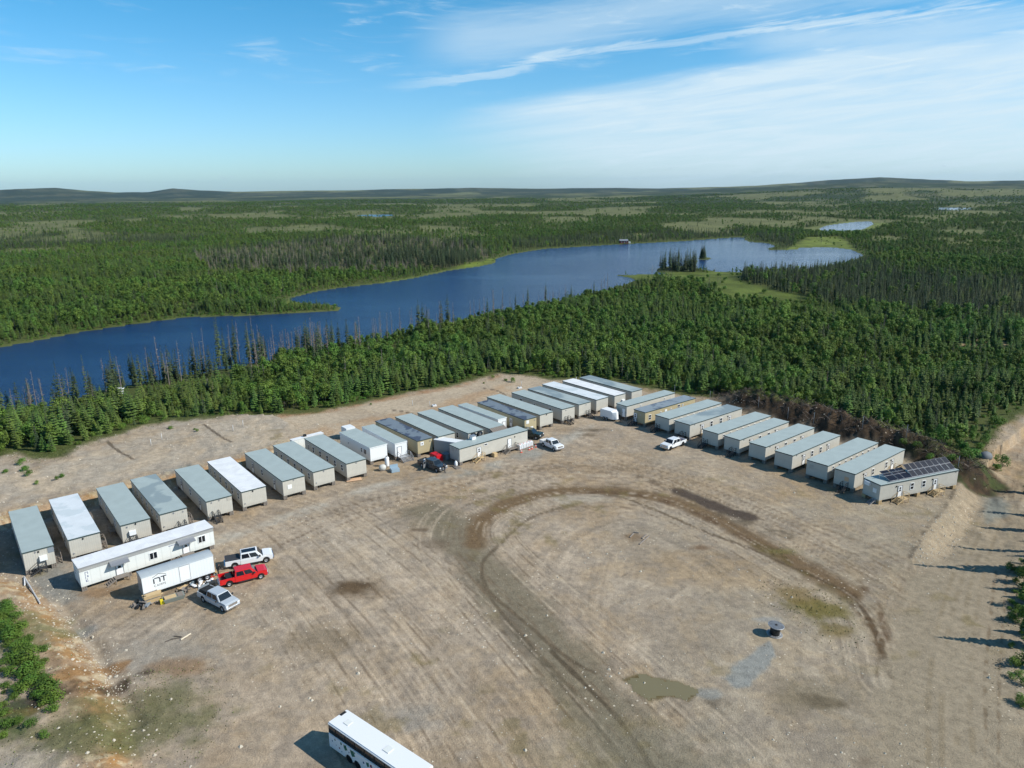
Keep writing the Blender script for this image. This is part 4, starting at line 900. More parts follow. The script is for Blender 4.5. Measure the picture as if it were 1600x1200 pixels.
def door_mesh():
    d = MB(); d.box(-0.06, 0, -0.46, 0.46, 0, 2.03); f = MB()
    f.box(-0.09, 0, -0.55, -0.462, 0, 2.12); f.box(-0.09, 0, 0.462, 0.55, 0, 2.12); f.box(-0.09, 0, -0.462, 0.462, 2.034, 2.12)
    p = MB()
    for z in (1.62, 1.18): p.box(-0.075, -0.055, -0.2, 0.2, z-0.17, z+0.17)
    h = MB(); h.box(-0.12, -0.062, 0.33, 0.40, 0.92, 1.05)
    return [fin(x.mesh(n), m) for x, n, m in ((d, 'door', DOORM), (f, 'door_frame', ALU), (p, 'pane', GLASS), (h, 'handle', LAMPM))]
DOOR = door_mesh()
DOORP = fin(MB().box(-0.06, 0, -0.46, 0.46, 0, 2.03).mesh('door'), DOORM)
def crib_mesh(wood):
    c = MB()
    for k in range(5):
        z = 0.02+k*0.145
        for s in (-0.32, 0, 0.32):
            if k % 2: c.box(-0.45, 0.45, s-0.09, s+0.09, z, z+0.135)
            else: c.box(s-0.09, s+0.09, -0.45, 0.45, z, z+0.135)
    return fin(c.mesh('support_block'), wood)
CRIB_L, CRIB_O = crib_mesh(LUMBER), crib_mesh(OLDWOOD)
LAMP = fin(MB().box(-0.12, 0, -0.09, 0.09, -0.12, 0.12).mesh('lamp'), LAMPM)
VENT = fin(MB().lathe([(0.0, 0.09), (0.13, 0.09), (0.15, 0)], 8).mesh('vent'), ALU)
ACBOX = fin(MB().box(-0.45, 0, -0.5, 0.5, -0.35, 0.35).mesh('air_conditioner'), WHITEP)

def put_on(root, me, side, pos, z, W, L, name, label=None):
    """fix a part on a wall: side l/r = x 0/W, f/b = y 0/L; its -x axis points outward"""
    o = link(name, me, None, root)
    if side == 'l': o.location = (0, pos, z); o.rotation_euler = (0, 0, 0)
    if side == 'r': o.location = (W, pos, z); o.rotation_euler = (0, 0, math.pi)
    if side == 'f': o.location = (pos, 0, z); o.rotation_euler = (0, 0, math.pi/2)
    if side == 'b': o.location = (pos, L, z); o.rotation_euler = (0, 0, -math.pi/2)
    if label: o['label'] = label
    return o
def add_window(root, kind, side, pos, z, W, L):
    f, g = WIN[kind]; o = put_on(root, f, side, pos, z, W, L, 'window'); link('pane', g, None, o); return o
def add_door(root, side, pos, W, L, zb=0.82, plain=False):
    o = put_on(root, DOORP if plain else DOOR[0], side, pos, zb, W, L, 'door')
    link('door_frame', DOOR[1], None, o); link('handle', DOOR[3], None, o)
    if not plain: link('pane', DOOR[2], None, o)
    return o
BODYM = {}
def trailer(name, ax, ay, yaw, L, W, label, cat='trailer', group=None, wall=BEIGE, roof=R_GREY, anchor='l', zb=0.75, zt=3.75,
            left=(), right_=(), front=(), crib='o', trim=TRIM, curved=False, cribs=None):
    """ax, ay: the near corner (left one, or right one with anchor 'r'); the box runs back along +y of its own frame"""
    a = math.radians(yaw); cs, sn = math.cos(a), math.sin(a)
    if anchor == 'r': ax, ay = ax-W*cs, ay-W*sn
    t = empty(name, (ax, ay, 0), a); tag(t, label, cat, group)
    key = (round(W, 1), round(L, 0), zb, zt, wall.name, curved)
    MB().box(0, W, 0, L, zb, zt-0.06).build('wall', wall, t)
    if curved:
        m = MB(); n = 8; poly = [(W*k/n, zt-0.055+0.28*math.sin(math.pi*k/n)) for k in range(n+1)]; m.prism([(-0.06, zt-0.14)]+[(x, z) for x, z in poly]+[(W+0.06, zt-0.14)], -0.05, L+0.05); m.build('roof', roof, t)
    else:
        MB().box(-0.07, W+0.07, -0.07, L+0.07, zt-0.057, zt+0.03).build('roof', roof, t)
        e = MB(); h0, h1 = zt-0.16, zt+0.022
        e.box(-0.095, -0.073, -0.095, L+0.095, h0, h1); e.box(W+0.073, W+0.095, -0.095, L+0.095, h0, h1); e.box(-0.073, W+0.073, -0.095, -0.073, h0, h1); e.box(-0.073, W+0.073, L+0.073, L+0.095, h0, h1)
        e.build('roof_trim', trim, t)
    c = MB()
    for x in (W*0.25, W*0.75): c.box(x-0.09, x+0.09, 0.1, L-0.1, zb-0.28, zb-0.003)
    for k in range(5): c.box(0.15, W-0.15, L*(0.08+0.21*k)-0.07, L*(0.08+0.21*k)+0.07, zb-0.16, zb-0.006)
    c.build('chassis', STEEL, t)
    if crib:
        me = CRIB_L if crib == 'l' else CRIB_O
        for y in (cribs or (0.35, L*0.33, L*0.66, L-0.5)):
            for x in (0.3, W-0.3):
                o = link('support_block', me, None, t); o.location = (x, y, 0.0); o.scale = (0.8, 0.8, (zb-0.02)/0.745)
    for lst, side in ((left, 'l'), (right_, 'r'), (front, 'f')):
        for it in lst:
            k, p = it[0], it[1]; LL = L if side in 'lr' else W; pos = p*LL; z = it[2] if len(it) > 2 else 2.35
            if k in WIN: add_window(t, k, side, pos, z, W, L)
            elif k == 'door': add_door(t, side, pos, W, L)
            elif k == 'pdoor': add_door(t, side, pos, W, L, plain=True)
            elif k == 'lamp': put_on(t, LAMP, side, pos, z, W, L, 'lamp')
            elif k == 'vent':
                o = put_on(t, VENT, side, pos, z, W, L, 'vent'); o.rotation_euler = (math.pi/2, 0, 0) if side == 'f' else (0, -math.pi/2 if side == 'l' else math.pi/2, 0)
            elif k == 'ac': put_on(t, ACBOX, side, pos, z, W, L, 'air_conditioner')
            elif k == 'panel': put_on(t, fin(MB().box(-0.05, 0, -0.4, 0.4, -0.4, 0.4).mesh('access_panel'), it[3] if len(it) > 3 else wall), side, pos, z, W, L, 'access_panel')
    t['_'] = 0; del t['_']
    TRL[label] = (t, W, L); return t
TRL = {}
def loc(t, x, y, z=0.0): return t.matrix_basis @ Vector((x, y, z))
def basis(t):
    t.matrix_basis = Matrix.Translation(t.location) @ Matrix.Rotation(t.rotation_euler.z, 4, 'Z'); return t

def stairs(name, label, at, rz, wood=LUMBER, top=0.8, width=1.1, plat=1.1, rails=True, group=None, cat='steps', n=4, run=0.26, turn=False):
    """landing at the origin reaching toward -x; flight runs on along -x, or sideways along +y"""
    t = empty(name, at, rz); tag(t, label, cat, group); z = top
    MB().box(-plat, -0.03, -width/2, width/2, z-0.06, z).build('landing', wood, t)
    p = MB()
    for x in (-plat+0.05, -0.1):
        for y in (-width/2+0.05, width/2-0.05): p.bar((x, y, 0), (x, y, z-0.062), 0.09)
    for y in (-width/2+0.05, width/2-0.05): p.bar((-plat+0.1, y, 0.1), (-0.15, y, z-0.15), 0.06)
    p.build('leg_frame', wood, t)
    for k in range(n):
        zz = z-(k+1)*z/(n+1); s = MB()
        if turn: s.box(-plat, -0.06, width/2+run*k+0.02, width/2+run*(k+1), zz-0.05, zz)
        else: s.box(-plat-run*(k+1), -plat-run*k-0.02, -width/2, width/2, zz-0.05, zz)
        s.build('tread', wood, t)
    st = MB(); e = run*(n+0.8)
    if turn:
        for x in (-plat, -0.06): st.bar((x, width/2, z-0.1), (x, width/2+e, 0.05), 0.05, 0.2)
    else:
        for y in (-width/2, width/2): st.bar((-plat, y, z-0.1), (-plat-e, y, 0.05), 0.05, 0.2)
    st.build('stringer', wood, t)
    if rails:
        r = MB(); hh = 0.95
        ys = (-width/2, width/2)
        for y in ys:
            if turn and y > 0: continue
            r.bar((-plat+.04, y, z), (-plat+.04, y, z+hh), 0.07); r.bar((-0.12, y, z), (-0.12, y, z+hh), 0.07); r.bar((-plat, y, z+hh), (-0.08, y, z+hh), 0.06); r.bar((-plat, y, z+hh*.55), (-0.08, y, z+hh*.55), 0.05)
            if not turn: r.bar((-plat-e, y, 0), (-plat-e, y, hh*0.9), 0.06); r.bar((-plat-e, y, hh*0.9), (-plat, y, z+hh), 0.06); r.bar((-plat-e, y, hh*.45), (-plat, y, z+hh*.5), 0.045)
        if turn:
            r.bar((-plat, -width/2, z+hh), (-plat, width/2, z+hh), 0.06); r.bar((-plat, -width/2, z+hh*.55), (-plat, width/2, z+hh*.55), 0.05)
            for x in (-plat, -0.08): r.bar((x, width/2+e, 0), (x, width/2+e, hh*.9), 0.06); r.bar((x, width/2+e, hh*.9), (x, width/2, z+hh), 0.06); r.bar((x, width/2, z), (x, width/2, z+hh), 0.07)
        r.build('handrail', wood, t)
    return t
def stairs_at(tr, side, pos, label, **kw):
    basis(tr[0]); t, W, L = tr; rz = t.rotation_euler.z
    if side == 'l': p, r = loc(t, 0, pos*L), rz
    elif side == 'r': p, r = loc(t, W, pos*L), rz+math.pi
    elif side == 'f': p, r = loc(t, pos*W, 0), rz+math.pi/2
    return stairs(kw.pop('name', 'wooden_steps'), label, p, r, **kw)

YL, YR = 38.7, -51.0
GL, GR_ = 'grey beige housing trailers in the long left row', 'grey beige housing trailers in the right row'
D, WN, WS = 'door', 's', 'n'
def left_set(kind):
    return {'a': ((D, .2), (WN, .5), (D, .8)), 'b': ((WN, .1), (WN, .27), (WN, .44), (WN, .61), (WN, .78), (WS, .92)), 'c': ((D, .22), (WN, .35), (WN, .5), (WN, .65), (D, .88)), 'd': ((WN, .25), (WN, .6), (WN, .85))}[kind]
fv = (('vent', .35, 3.3), ('vent', .8, 3.35), ('lamp', .6, 3.3))
T = {}
def TT_(k, x, y, yaw, L, W, label, **kw):
    tr = trailer(kw.pop('name', 'housing_trailer'), x, y, yaw, L, W, label, **kw); T[k] = (tr, W, L); return tr
TT_('1', -72.96, 98.57, 38.6, 18.6, 3.95, 'narrow grey roofed beige trailer at the far left end of the left row', group=GL, front=(('ac', .62, 2.2), ('vent', .4, 3.35), ('lamp', .5, 3.3), ('panel', .9, 3.1, GREYP)), left=left_set('d'))
TT_('2', -68.52, 102.67, 38.7, 19.55, 4.3, 'beige trailer with pale bluish white roof and thin cable, second from the left end', group=GL, roof=R_PALE, front=(('lamp', .45, 3.35), ('vent', .1, 1.3)), left=left_set('c'))
TT_('3', -62.97, 107.52, 38.6, 19.62, 4.33, 'plain grey roofed beige trailer directly right of the pale bluish white roofed one', group=GL, front=(('vent', .2, 3.2), ('lamp', .5, 3.4), ('ac', .35, 2.1)), left=left_set('d'))
TT_('4', -58.58, 111.57, 39.2, 19.66, 4.28, 'beige trailer with big damp patch on its grey roof, behind the white office trailer', group=GL, roof=R_WET, front=(('vent', .5, 3.35), ('vent', .85, 3.2), ('vent', .1, 1.4)), left=left_set('b'))
TT_('5', -52.88, 116.57, 38.7, 19.26, 4.31, 'plain grey roofed beige trailer left beside the one with a bright white roof', group=GL, front=(('vent', .2, 3.3), ('vent', .5, 3.4), ('panel', .9, 3.35)), left=left_set('a'))
TT_('6', -48.22, 120.58, 38.5, 19.41, 4.35, 'beige trailer with bright white roof, sixth from the left end', group=GL, roof=R_WHITE, front=(('lamp', .45, 3.4), ('vent', .1, 1.4)), left=left_set('b'))
TT_('7', -42.42, 125.44, 39.0, 19.31, 4.27, 'grey roofed beige trailer with a small square panel low on its end wall', group=GL, front=(('panel', .3, 2.3, FRAME_W), ('vent', .5, 3.4)), left=((D, .21), (WN, .53), (D, .79)))
TT_('8', -37.91, 129.79, 39.1, 19.5, 4.31, 'plain grey roofed beige trailer between the square panelled one and the peach plywood sheet', group=GL, front=(('vent', .5, 3.4), ('vent', .12, 1.4)), left=left_set('b'))
TT_('9', -32.52, 134.03, 38.9, 19.56, 4.25, 'grey roofed beige trailer with a peach plywood sheet lying at its end wall', group=GL, front=(('vent', .5, 3.4),), left=((WN, .1), (WN, .26), (WN, .44), (WN, .61), (WN, .78), (WS, .9)))
TT_('10', -29.55, 142.88, 39.7, 13.44, 4.0, 'white walled service trailer with dots on its bright end wall', wall=WHITE_S, left=(('p', .16), ('n', .27), ('v', .7)), name='service_trailer', trim=FRAME_W)
TT_('11', -24.74, 145.29, 38.2, 14.82, 2.85, 'narrow white trailer with a metal deck and white door on its end', wall=WHITE_S, left=(('t', .3), ('t', .42), ('t', .62)), front=(('pdoor', .35),), name='service_trailer', trim=FRAME_W, zb=0.85)
TT_('12', -20.2, 146.95, 38.9, 18.2, 3.7, 'tan trailer under a dark patched tarred roof, left of the red generator', wall=TAN, roof=R_TAR, left=((D, .25), ('v', .5), ('v', .62), ('p', .75, 2.2)), front=(('lamp', .3, 2.9), ('panel', .3, 2.9, FRAME_W), ('vent', .85, 3.1)))
TT_('13', -16.04, 149.71, 38.4, 18.44, 4.27, 'grey roofed trailer touching the tan trailer by the red generator, round fan on its end', group=GL, front=(('lamp', .35, 2.9), ('vent', .5, 2.9)), left=left_set('d'))
TT_('14', -9.66, 151.65, 39.6, 20.4, 4.13, 'grey roofed beige trailer behind the kitchen unit with two round exhaust fans on its end', group=GL, left=((WN, .2), (D, .5), (WN, .8)), front=(('panel', .4, 2.6, FRAME_W),))
TT_('15', -5.18, 154.78, 38.8, 20.5, 4.15, 'grey roofed beige trailer with a slatted lean-to roof at its near end', group=GL, left=((WN, .2), (D, .45), (WN, .8)))
TT_('16', -3.32, 161.46, 39.6, 15.74, 2.5, 'narrow white van trailer squeezed between two wide trailers behind the kitchen unit', wall=WHITE_S, left=(('t', .3), ('t', .7)), front=(('pdoor', .7),), name='service_trailer', trim=FRAME_W)
TT_('17', 2.83, 161.01, 38.4, 18.53, 3.57, 'tan trailer under a dark roof beside the dark car', wall=TAN, roof=R_TAR, left=((D, .27), ('v', .5), ('v', .6)), front=(('panel', .25, 3.0, FRAME_W), ('panel', .6, 1.3, FRAME_W), ('vent', .85, 3.1)))
TT_('18', 6.51, 164.66, 39.3, 20.4, 4.14, 'grey roofed beige trailer just right of the dark roofed tan one in the middle', group=GL, front=(('lamp', .5, 3.4),))
TT_('19', 12.05, 169.1, 38.4, 19.56, 4.15, 'grey roofed beige trailer with three side windows, left of the half damp roofed one', group=GL, left=((WN, .22), (WS, .53), (WN, .8)), front=(('vent', .3, 3.2),))
TT_('20', 16.48, 172.91, 39.3, 19.38, 4.14, 'beige trailer whose grey roof is half darkened by damp, fourth from the right end', group=GL, roof=R_WET2, front=(('vent', .6, 3.2),))
TT_('21', 21.24, 176.86, 39.6, 20.3, 4.27, 'beige trailer with pale white roof behind the white cargo trailer', group=GL, roof=R_PALE)
TT_('22', 26.31, 180.41, 38.4, 19.76, 4.05, 'beige trailer with bright white roof, second from the right end of the left row', group=GL, roof=R_WHITE, front=(('ac', .75, 1.9),))
TT_('23', 31.3, 184.15, 38.8, 19.52, 4.06, 'beige trailer with darkened wet grey roof at the woods, last of the left row', group=GL, roof=R_WET2)
RW = (('n', .1, 2.7), ('n', .22, 2.7), ('n', .34, 2.7), ('n', .45, 2.7), ('n', .56, 2.7), ('n', .68, 2.7), ('n', .8, 2.7), ('n', .92, 2.7))
RD = ((D, .23), (WN, .4), (WN, .58), (D, .75), ('lamp', .19, 2.9), ('lamp', .71, 2.9), ('vent', .08, 3.45))
def RR_(k, x, y, yaw, L, W, label, **kw):
    tr = trailer('housing_trailer', x, y, yaw, L, W, label, anchor='r', **kw); T['R'+k] = (tr, W, L)
RR_('1', 28.0, 171.08, -50.8, 18.4, 3.4, 'narrow grey roofed beige trailer with pale end door, first of the right row', group=GR_, right_=(('v', .28, 2.8), ('v', .78, 2.9)), front=(('pdoor', .72),), zb=0.95)
RR_('2', 31.57, 165.83, -51.4, 18.84, 3.5, 'mustard tan trailer with weathered dark roof in the right row', wall=TAN, roof=R_TAR2, right_=((WN, .09, 2.2), ('v', .3, 2.6), ('panel', .4, 2.6, FRAME_W), ('v', .5, 2.7), ('s', .66, 2.7), ('v', .74, 2.9)), front=((D, .14), ('vent', .6, 2.8)))
RR_('3', 36.19, 160.65, -51.3, 19.87, 4.15, 'grey roofed beige trailer between the mustard tan one and the one with a damp roof', group=GR_, right_=RW)
RR_('4', 39.92, 156.17, -51.4, 19.78, 4.25, 'beige trailer with a damp streaked grey roof behind the white pickup', group=GR_, roof=R_WET2, right_=RD)
RR_('5', 44.52, 149.81, -51.4, 19.95, 4.11, 'grey roofed beige trailer with metal stairs on its end, right of the damp roofed one', group=GR_, right_=RW)
RR_('6', 47.91, 145.71, -50.8, 19.02, 3.75, 'narrow grey roofed beige trailer with a tall ladder stair at its shaded end', group=GR_, right_=RD)
RR_('7', 51.9, 141.25, -50.8, 19.03, 3.84, 'grey roofed beige trailer with a dark rectangular mark near the far end of its roof', group=GR_, right_=RD)
RR_('8', 55.49, 136.15, -50.8, 18.81, 3.84, 'plain grey roofed beige trailer, fourth from the right end of the right row', group=GR_, right_=RD)
RR_('9', 60.14, 130.52, -51.2, 20.09, 4.3, 'widest grey roofed beige trailer with eight small side windows, third from the right end', group=GR_, right_=RW, front=(('panel', .25, 2.6),))
RR_('10', 63.35, 126.24, -51.0, 20.42, 3.9, 'grey roofed beige trailer with twin fan unit on its end, beside the solar trailer', group=GR_, right_=((D, .2), (WN, .35), (WN, .62), (D, .75), ('lamp', .16, 2.9), ('lamp', .71, 2.9)), front=(('panel', .62, 2.3, PEACH),))
RR_('11', 65.5, 120.96, -69.1, 19.19, 3.74, 'grey beige trailer carrying solar panels at the right end of the camp', crib='l', cribs=(.35, 9.6, 18.7),
    right_=((D, .25), (WN, .4), (WN, .55), (D, .7), ('lamp', .2, 2.9), ('lamp', .66, 2.9), ('vent', .97, 3.5)), front=(('panel', .15, 3.3, FRAME_W), ('panel', .7, 2.3, FRAME_W), ('ac', .3, 3.2)))
TT_('M', -10.94, 141.9, -50.5, 18.49, 3.53, 'beige kitchen trailer set crosswise before the left row with white tanks at its end', anchor='r', name='kitchen_trailer', group=None,
    right_=((D, .27), ('t', .37, 3.1), ('pdoor', .72), ('lamp', .8, 3.0)), front=(('panel', .3, 3.0), ('vent', .7, 3.2)))
TT_('N', -61.96, 93.86, -47.7, 19.07, 3.57, 'long white office trailer with two awninged doors set crosswise at the left', anchor='r', name='office_trailer', wall=PALES, roof=R_WHITE, trim=ALU, zb=0.7, zt=3.7,
    right_=(), front=(('n', .35, 2.3),))
TT_('O', -51.65, 91.05, -49.4, 9.8, 2.4, 'white van trailer with dark logo and rounded grey roof in front of the office trailer', anchor='r', name='storage_trailer', wall=WHITE_S, roof=roofing('dull grey aluminium roof', (0.36, 0.40, 0.43)), curved=True, zb=1.0, zt=3.75, crib=None)
# ================================================================ TRAILER FITTINGS
for k in T: basis(T[k][0])
# office trailer N: soffit band, awnings, doors, windows, marks
t, W_, L_ = T['N']
MB().box(W_+0.003, W_+0.05, 0.0, L_, 3.05, 3.53).build('fascia_band', GREYS, t)
for p, lb in ((.27, 'left'), (.77, 'right')):
    add_door(t, 'r', p*L_, W_, L_, 0.85); y = p*L_
    put_on(t, LAMP, 'r', y-1.0, 2.6, W_, L_, 'lamp')
    m = MB(); m.add([(W_+0.06, y-1.25, 3.25), (W_+0.06, y+1.25, 3.25), (W_+1.15, y+1.25, 2.85), (W_+1.15, y-1.25, 2.85), (W_+0.06, y-1.25, 3.33), (W_+0.06, y+1.25, 3.33), (W_+1.15, y+1.25, 2.93), (W_+1.15, y-1.25, 2.93)],
                    [(0,1,2,3),(7,6,5,4),(0,4,5,1),(1,5,6,2),(2,6,7,3),(3,7,4,0)])
    for k in (-1, 1): m.bar((W_+0.06, y+k*1.2, 2.6), (W_+1.1, y+k*1.2, 2.86), 0.04)
    m.build('awning', ALU, t)
add_window(t, 'p', 'r', .52*L_, 2.1, W_, L_); add_window(t, 'p', 'r', .90*L_, 2.3, W_, L_)
m = MB(); y0, z0 = .035*L_, 2.75                                          # pale vertical marks by the near corner
for a in ((0, .42, 0, .08), (0, .08, -.5, 0), (.34, .42, -.3, 0), (.26, .42, -.78, -.5), (0, .07, -1.05, -.55), (.05, .40, -1.45, -1.38), (0, .12, -1.45, -1.15), (.2, .26, -1.3, -.95)):
    m.box(W_+0.001, W_+0.006, y0+a[0], y0+a[1], z0+a[2], z0+a[3])
m.build('marking', LIGHTTEXT, t)
m = MB()
for k, w in enumerate((.16, .12, .14, .14, .12)): m.box(W_+0.001, W_+0.006, .64*L_+k*0.2, .64*L_+k*0.2+w, 2.72, 2.86)
m.build('marking', LIGHTTEXT, t)
stairs_at(T['N'], 'r', .27, 'grey timber landing and steps at the left door of the white office trailer', wood=OLDWOOD, plat=1.2, width=1.9, turn=True, rails=False, group='steps at the office trailer')
stairs_at(T['N'], 'r', .77, 'grey timber landing at the right door of the white office trailer', wood=OLDWOOD, plat=1.2, width=1.9, turn=True, rails=False, group='steps at the office trailer')
# storage trailer O: side door lines, logo, wheels, landing legs
t, W_, L_ = T['O']; y = .58*L_; X = W_
m = MB(); m.box(X+.001, X+.02, y-.75, y-.70, 1.15, 3.55); m.box(X+.001, X+.02, y+.70, y+.75, 1.15, 3.55); m.box(X+.001, X+.02, y-.70, y+.70, 3.50, 3.55); m.box(X+.001, X+.02, y-.70, y+.70, 1.15, 1.20); m.build('side_door_frame', ALU, t)
MB().box(X+.001, X+.012, y-.69, y+.69, 1.21, 3.49).build('door', DOORM, t)
lg = MB(); y0 = .15*L_; x1 = X+0.008; x0 = X+0.001; zc = 2.55
def strip(a, b, w):
    (ya, za), (yb, zb) = a, b; L = math.hypot(yb-ya, zb-za); nx, nz = -(zb-za)/L*w/2, (yb-ya)/L*w/2
    q = [(ya+nx, za+nz), (yb+nx, zb+nz), (yb-nx, zb-nz), (ya-nx, za-nz)]; lg.add([(x0, p[0], p[1]) for p in q]+[(x1, p[0], p[1]) for p in q], [(0,1,2,3),(7,6,5,4),(0,4,5,1),(1,5,6,2),(2,6,7,3),(3,7,4,0)])
strip((y0-.1, zc+.62), (y0+.75, zc+1.0), .06); strip((y0+.72, zc+1.0), (y0+1.75, zc+.66), .06)
strip((y0+.05, zc-.35), (y0+.05, zc+.4), .17); strip((y0+.15, zc+.42), (y0+.78, zc+.42), .15); strip((y0+.76, zc+.45), (y0+.86, zc+.15), .17); strip((y0+.86, zc+.15), (y0+.84, zc-.3), .17)
strip((y0+1.0, zc+.42), (y0+1.75, zc+.42), .15); strip((y0+1.38, zc+.35), (y0+1.38, zc-.32), .17)
lg.build('logo', TEXTM, t)
cu = bpy.data.curves.new('lettering', 'FONT'); cu.body = 'CAMPS'; cu.size = 0.46; cu.extrude = 0.003; cu.space_character = 1.18
dg = bpy.data.objects.new('lettering_source', cu); COL.objects.link(dg); bpy.context.view_layer.update()
me = bpy.data.meshes.new_from_object(dg.evaluated_get(bpy.context.evaluated_depsgraph_get())); bpy.data.objects.remove(dg)
o = link('lettering', me, None, t); me.materials.clear(); me.materials.append(TEXTM); o.location = (X+0.006, y0-0.02, zc-.86); o.rotation_euler = (math.pi/2, 0, math.pi/2)
MB().box(.05, W_-.05, -.012, -.001, 1.1, 3.5).build('end_door', ALU, t)
def wheel(name, parent, c, r, w, axis='y', rim=ALU, hub=0.55):
    """tyre with a rim as its child; the wheel turns about its local y"""
    M = Matrix.Rotation(math.pi/2, 4, 'X')
    ty = MB().lathe([(r*0.6, -w/2), (r*0.93, -w/2), (r, -w*0.36), (r, w*0.36), (r*0.93, w/2), (r*0.6, w/2), (r*0.6, -w/2)], 18, M).build(name, BLACK, parent, smooth=True)
    rm = MB().lathe([(0.0, -w*0.30), (r*0.18, -w*0.40), (r*0.25, -w*0.2), (r*hub, -w*0.25), (r*0.61, -w*0.46), (r*0.61, w*0.46), (r*hub, w*0.25), (r*0.25, w*0.2), (r*0.18, w*0.4), (0.0, w*0.30)], 14, M).build('rim', rim, ty, smooth=True)
    ty.location = c
    if axis == 'x': ty.rotation_euler = (0, 0, math.pi/2)
    return ty
for yy in (L_-2.2, L_-1.1):
    for xx in (.2, W_-.2): wheel('wheel', t, (xx, yy, .48), .48, .28, 'x')
m = MB(); m.bar((.4, 1.6, 0.0), (.4, 1.6, .9), .1); m.bar((W_-.4, 1.6, 0), (W_-.4, 1.6, .9), .1); m.build('landing_leg', STEEL, t)
# metal stairs and ladders on end walls
MS = dict(wood=STEEL, plat=0.9, width=1.0, name='metal_steps')
SG = 'metal stairs on the trailer ends'
stairs_at(T['1'], 'f', .55, 'dark metal stair on the end wall of the leftmost beige trailer', group=SG, turn=True, **MS)
stairs_at(T['3'], 'f', .35, 'dark metal stair with hoop rail behind the left part of the white office trailer', group=SG, **MS)
stairs_at(T['4'], 'f', .75, 'dark metal stair at the end of the trailer with the damp roof patch', group=SG, **MS)
stairs_at(T['5'], 'f', .3, 'dark metal stair with white side boards at the trailer left of the bright white roof', group=SG, **MS)
stairs_at(T['19'], 'f', .35, 'dark metal stair with white box beneath, right of the wooden block, middle of the camp', group=SG, **MS)
stairs_at(T['20'], 'f', .72, 'dark metal stair at the half damp roofed trailer left of the cargo trailer', group=SG, **MS)
stairs_at(T['R3'], 'f', .25, 'dark metal stair in the shade between the mustard tan trailer and the white pickup', group=SG, **MS)
stairs_at(T['R4'], 'f', .65, 'dark metal stair in the shade behind the white pickup', group=SG, **MS)
stairs_at(T['R5'], 'f', .25, 'dark metal stair on the shaded end two trailers right of the white pickup', group=SG, **MS)
stairs_at(T['R6'], 'f', .68, 'tall metal ladder stair reaching onto the sunlit ground', group=SG, **MS)
stairs_at(T['R10'], 'f', .6, 'dark metal stair beneath the brown electrical board', group=SG, **MS)
stairs_at(T['R11'], 'f', .78, 'steep grey metal steps at the shaded end of the solar trailer', wood=ALU, plat=.4, width=.8, name='metal_steps', rails=False)
stairs_at(T['R2'], 'f', .14, 'metal steps at the pale blue door of the mustard tan trailer', group=SG, **MS)
for k, side, ps in (('1', 'r', (.15, .6)), ('2', 'r', (.15, .7)), ('3', 'l', (.3,)), ('4', 'r', (.1,))):
    for p in ps: stairs_at(T[k], side, p, 'weathered steps on the shaded side of the %s trailer from the left end' % {'1': 'first', '2': 'second', '3': 'third', '4': 'fourth'}[k] + (', nearer flight' if p < .3 else ', farther flight'), wood=OLDWOOD, plat=0.9, width=1.2, turn=True, group='side steps between the left trailers')
stairs_at(T['R11'], 'r', .26, 'fresh lumber stair at the left door of the solar trailer', turn=True, plat=1.4, width=1.4, group='lumber stairs at the solar trailer')
stairs_at(T['R11'], 'r', .72, 'fresh lumber stair at the right door of the solar trailer', turn=True, plat=1.4, width=1.4, group='lumber stairs at the solar trailer')
stairs_at(T['R10'], 'r', .75, 'fresh lumber landing behind the solar panels', plat=1.5, width=2.2, turn=True)
stairs_at(T['R8'], 'r', .3, 'lumber steps between the two trailers left of the widest one', plat=1.0, width=1.2)
stairs_at(T['R4'], 'r', .24, 'lumber steps at the left door of the damp roofed trailer behind the white pickup', plat=1.0, width=1.2)
stairs_at(T['M'], 'r', .28, 'orange brown lumber stair at the windowed door of the kitchen trailer', plat=1.1, width=1.3, turn=True)
stairs_at(T['M'], 'r', .74, 'long grey metal landing at the plain white door of the kitchen trailer', wood=OLDWOOD, plat=1.2, width=2.4, turn=True)
stairs_at(T['11'], 'f', .6, 'metal deck and stair with rails at the end of the narrow white trailer', wood=ALU, plat=1.3, width=2.4, turn=False)
def thing(name, label, cat, at, rz=0.0, group=None): return tag(empty(name, at, rz), label, cat, group)
# solar array
t, W_, L_ = T['R11']; arr = thing('solar_array', 'array of dark solar panels tilted toward the sun on the rightmost trailer roof', 'solar panels', loc(t, W_*0.5, 0, 3.79), t.rotation_euler.z)
PANEL = simple('dark blue black solar cells', (0.010, 0.010, 0.018), 0.35, noise=0.1, spec=0.3); PFR = simple('aluminium panel frame', (0.30, 0.30, 0.32), 0.5, 0.0)
def solar_panel(y, w, s0, s1, th, z0, label=None):
    """a panel w long along the roof; s0..s1 measured up the slope"""
    c, s = math.cos(th), math.sin(th); X0 = W_*0.5-0.35
    def q(u, n, yy): return (X0-(u*c)-n*s*-1*-1, yy, z0+u*s+n*c)
    fr = MB(); pts = [q(u, n, yy) for n in (0, .05) for yy in (y, y+w) for u in (s0, s1)]
    fr.add(pts, [(0,2,3,1),(4,5,7,6),(0,1,5,4),(2,6,7,3),(0,4,6,2),(1,3,7,5)])
    o = fr.build('solar_panel', PFR, arr)
    ce = MB(); e = .035; pts = [q(u, n, yy) for n in (.052, .058) for yy in (y+e, y+w-e) for u in (s0+e, s1-e)]
    ce.add(pts, [(0,2,3,1),(4,5,7,6),(0,1,5,4),(2,6,7,3),(0,4,6,2),(1,3,7,5)]); ce.build('cell_sheet', PANEL, o)
for k in range(8):
    y = L_*0.985-(k+1)*(1.36)
    for j in range(2): solar_panel(y, 1.27, j*1.45, j*1.45+1.42, math.radians(32), 0.12)
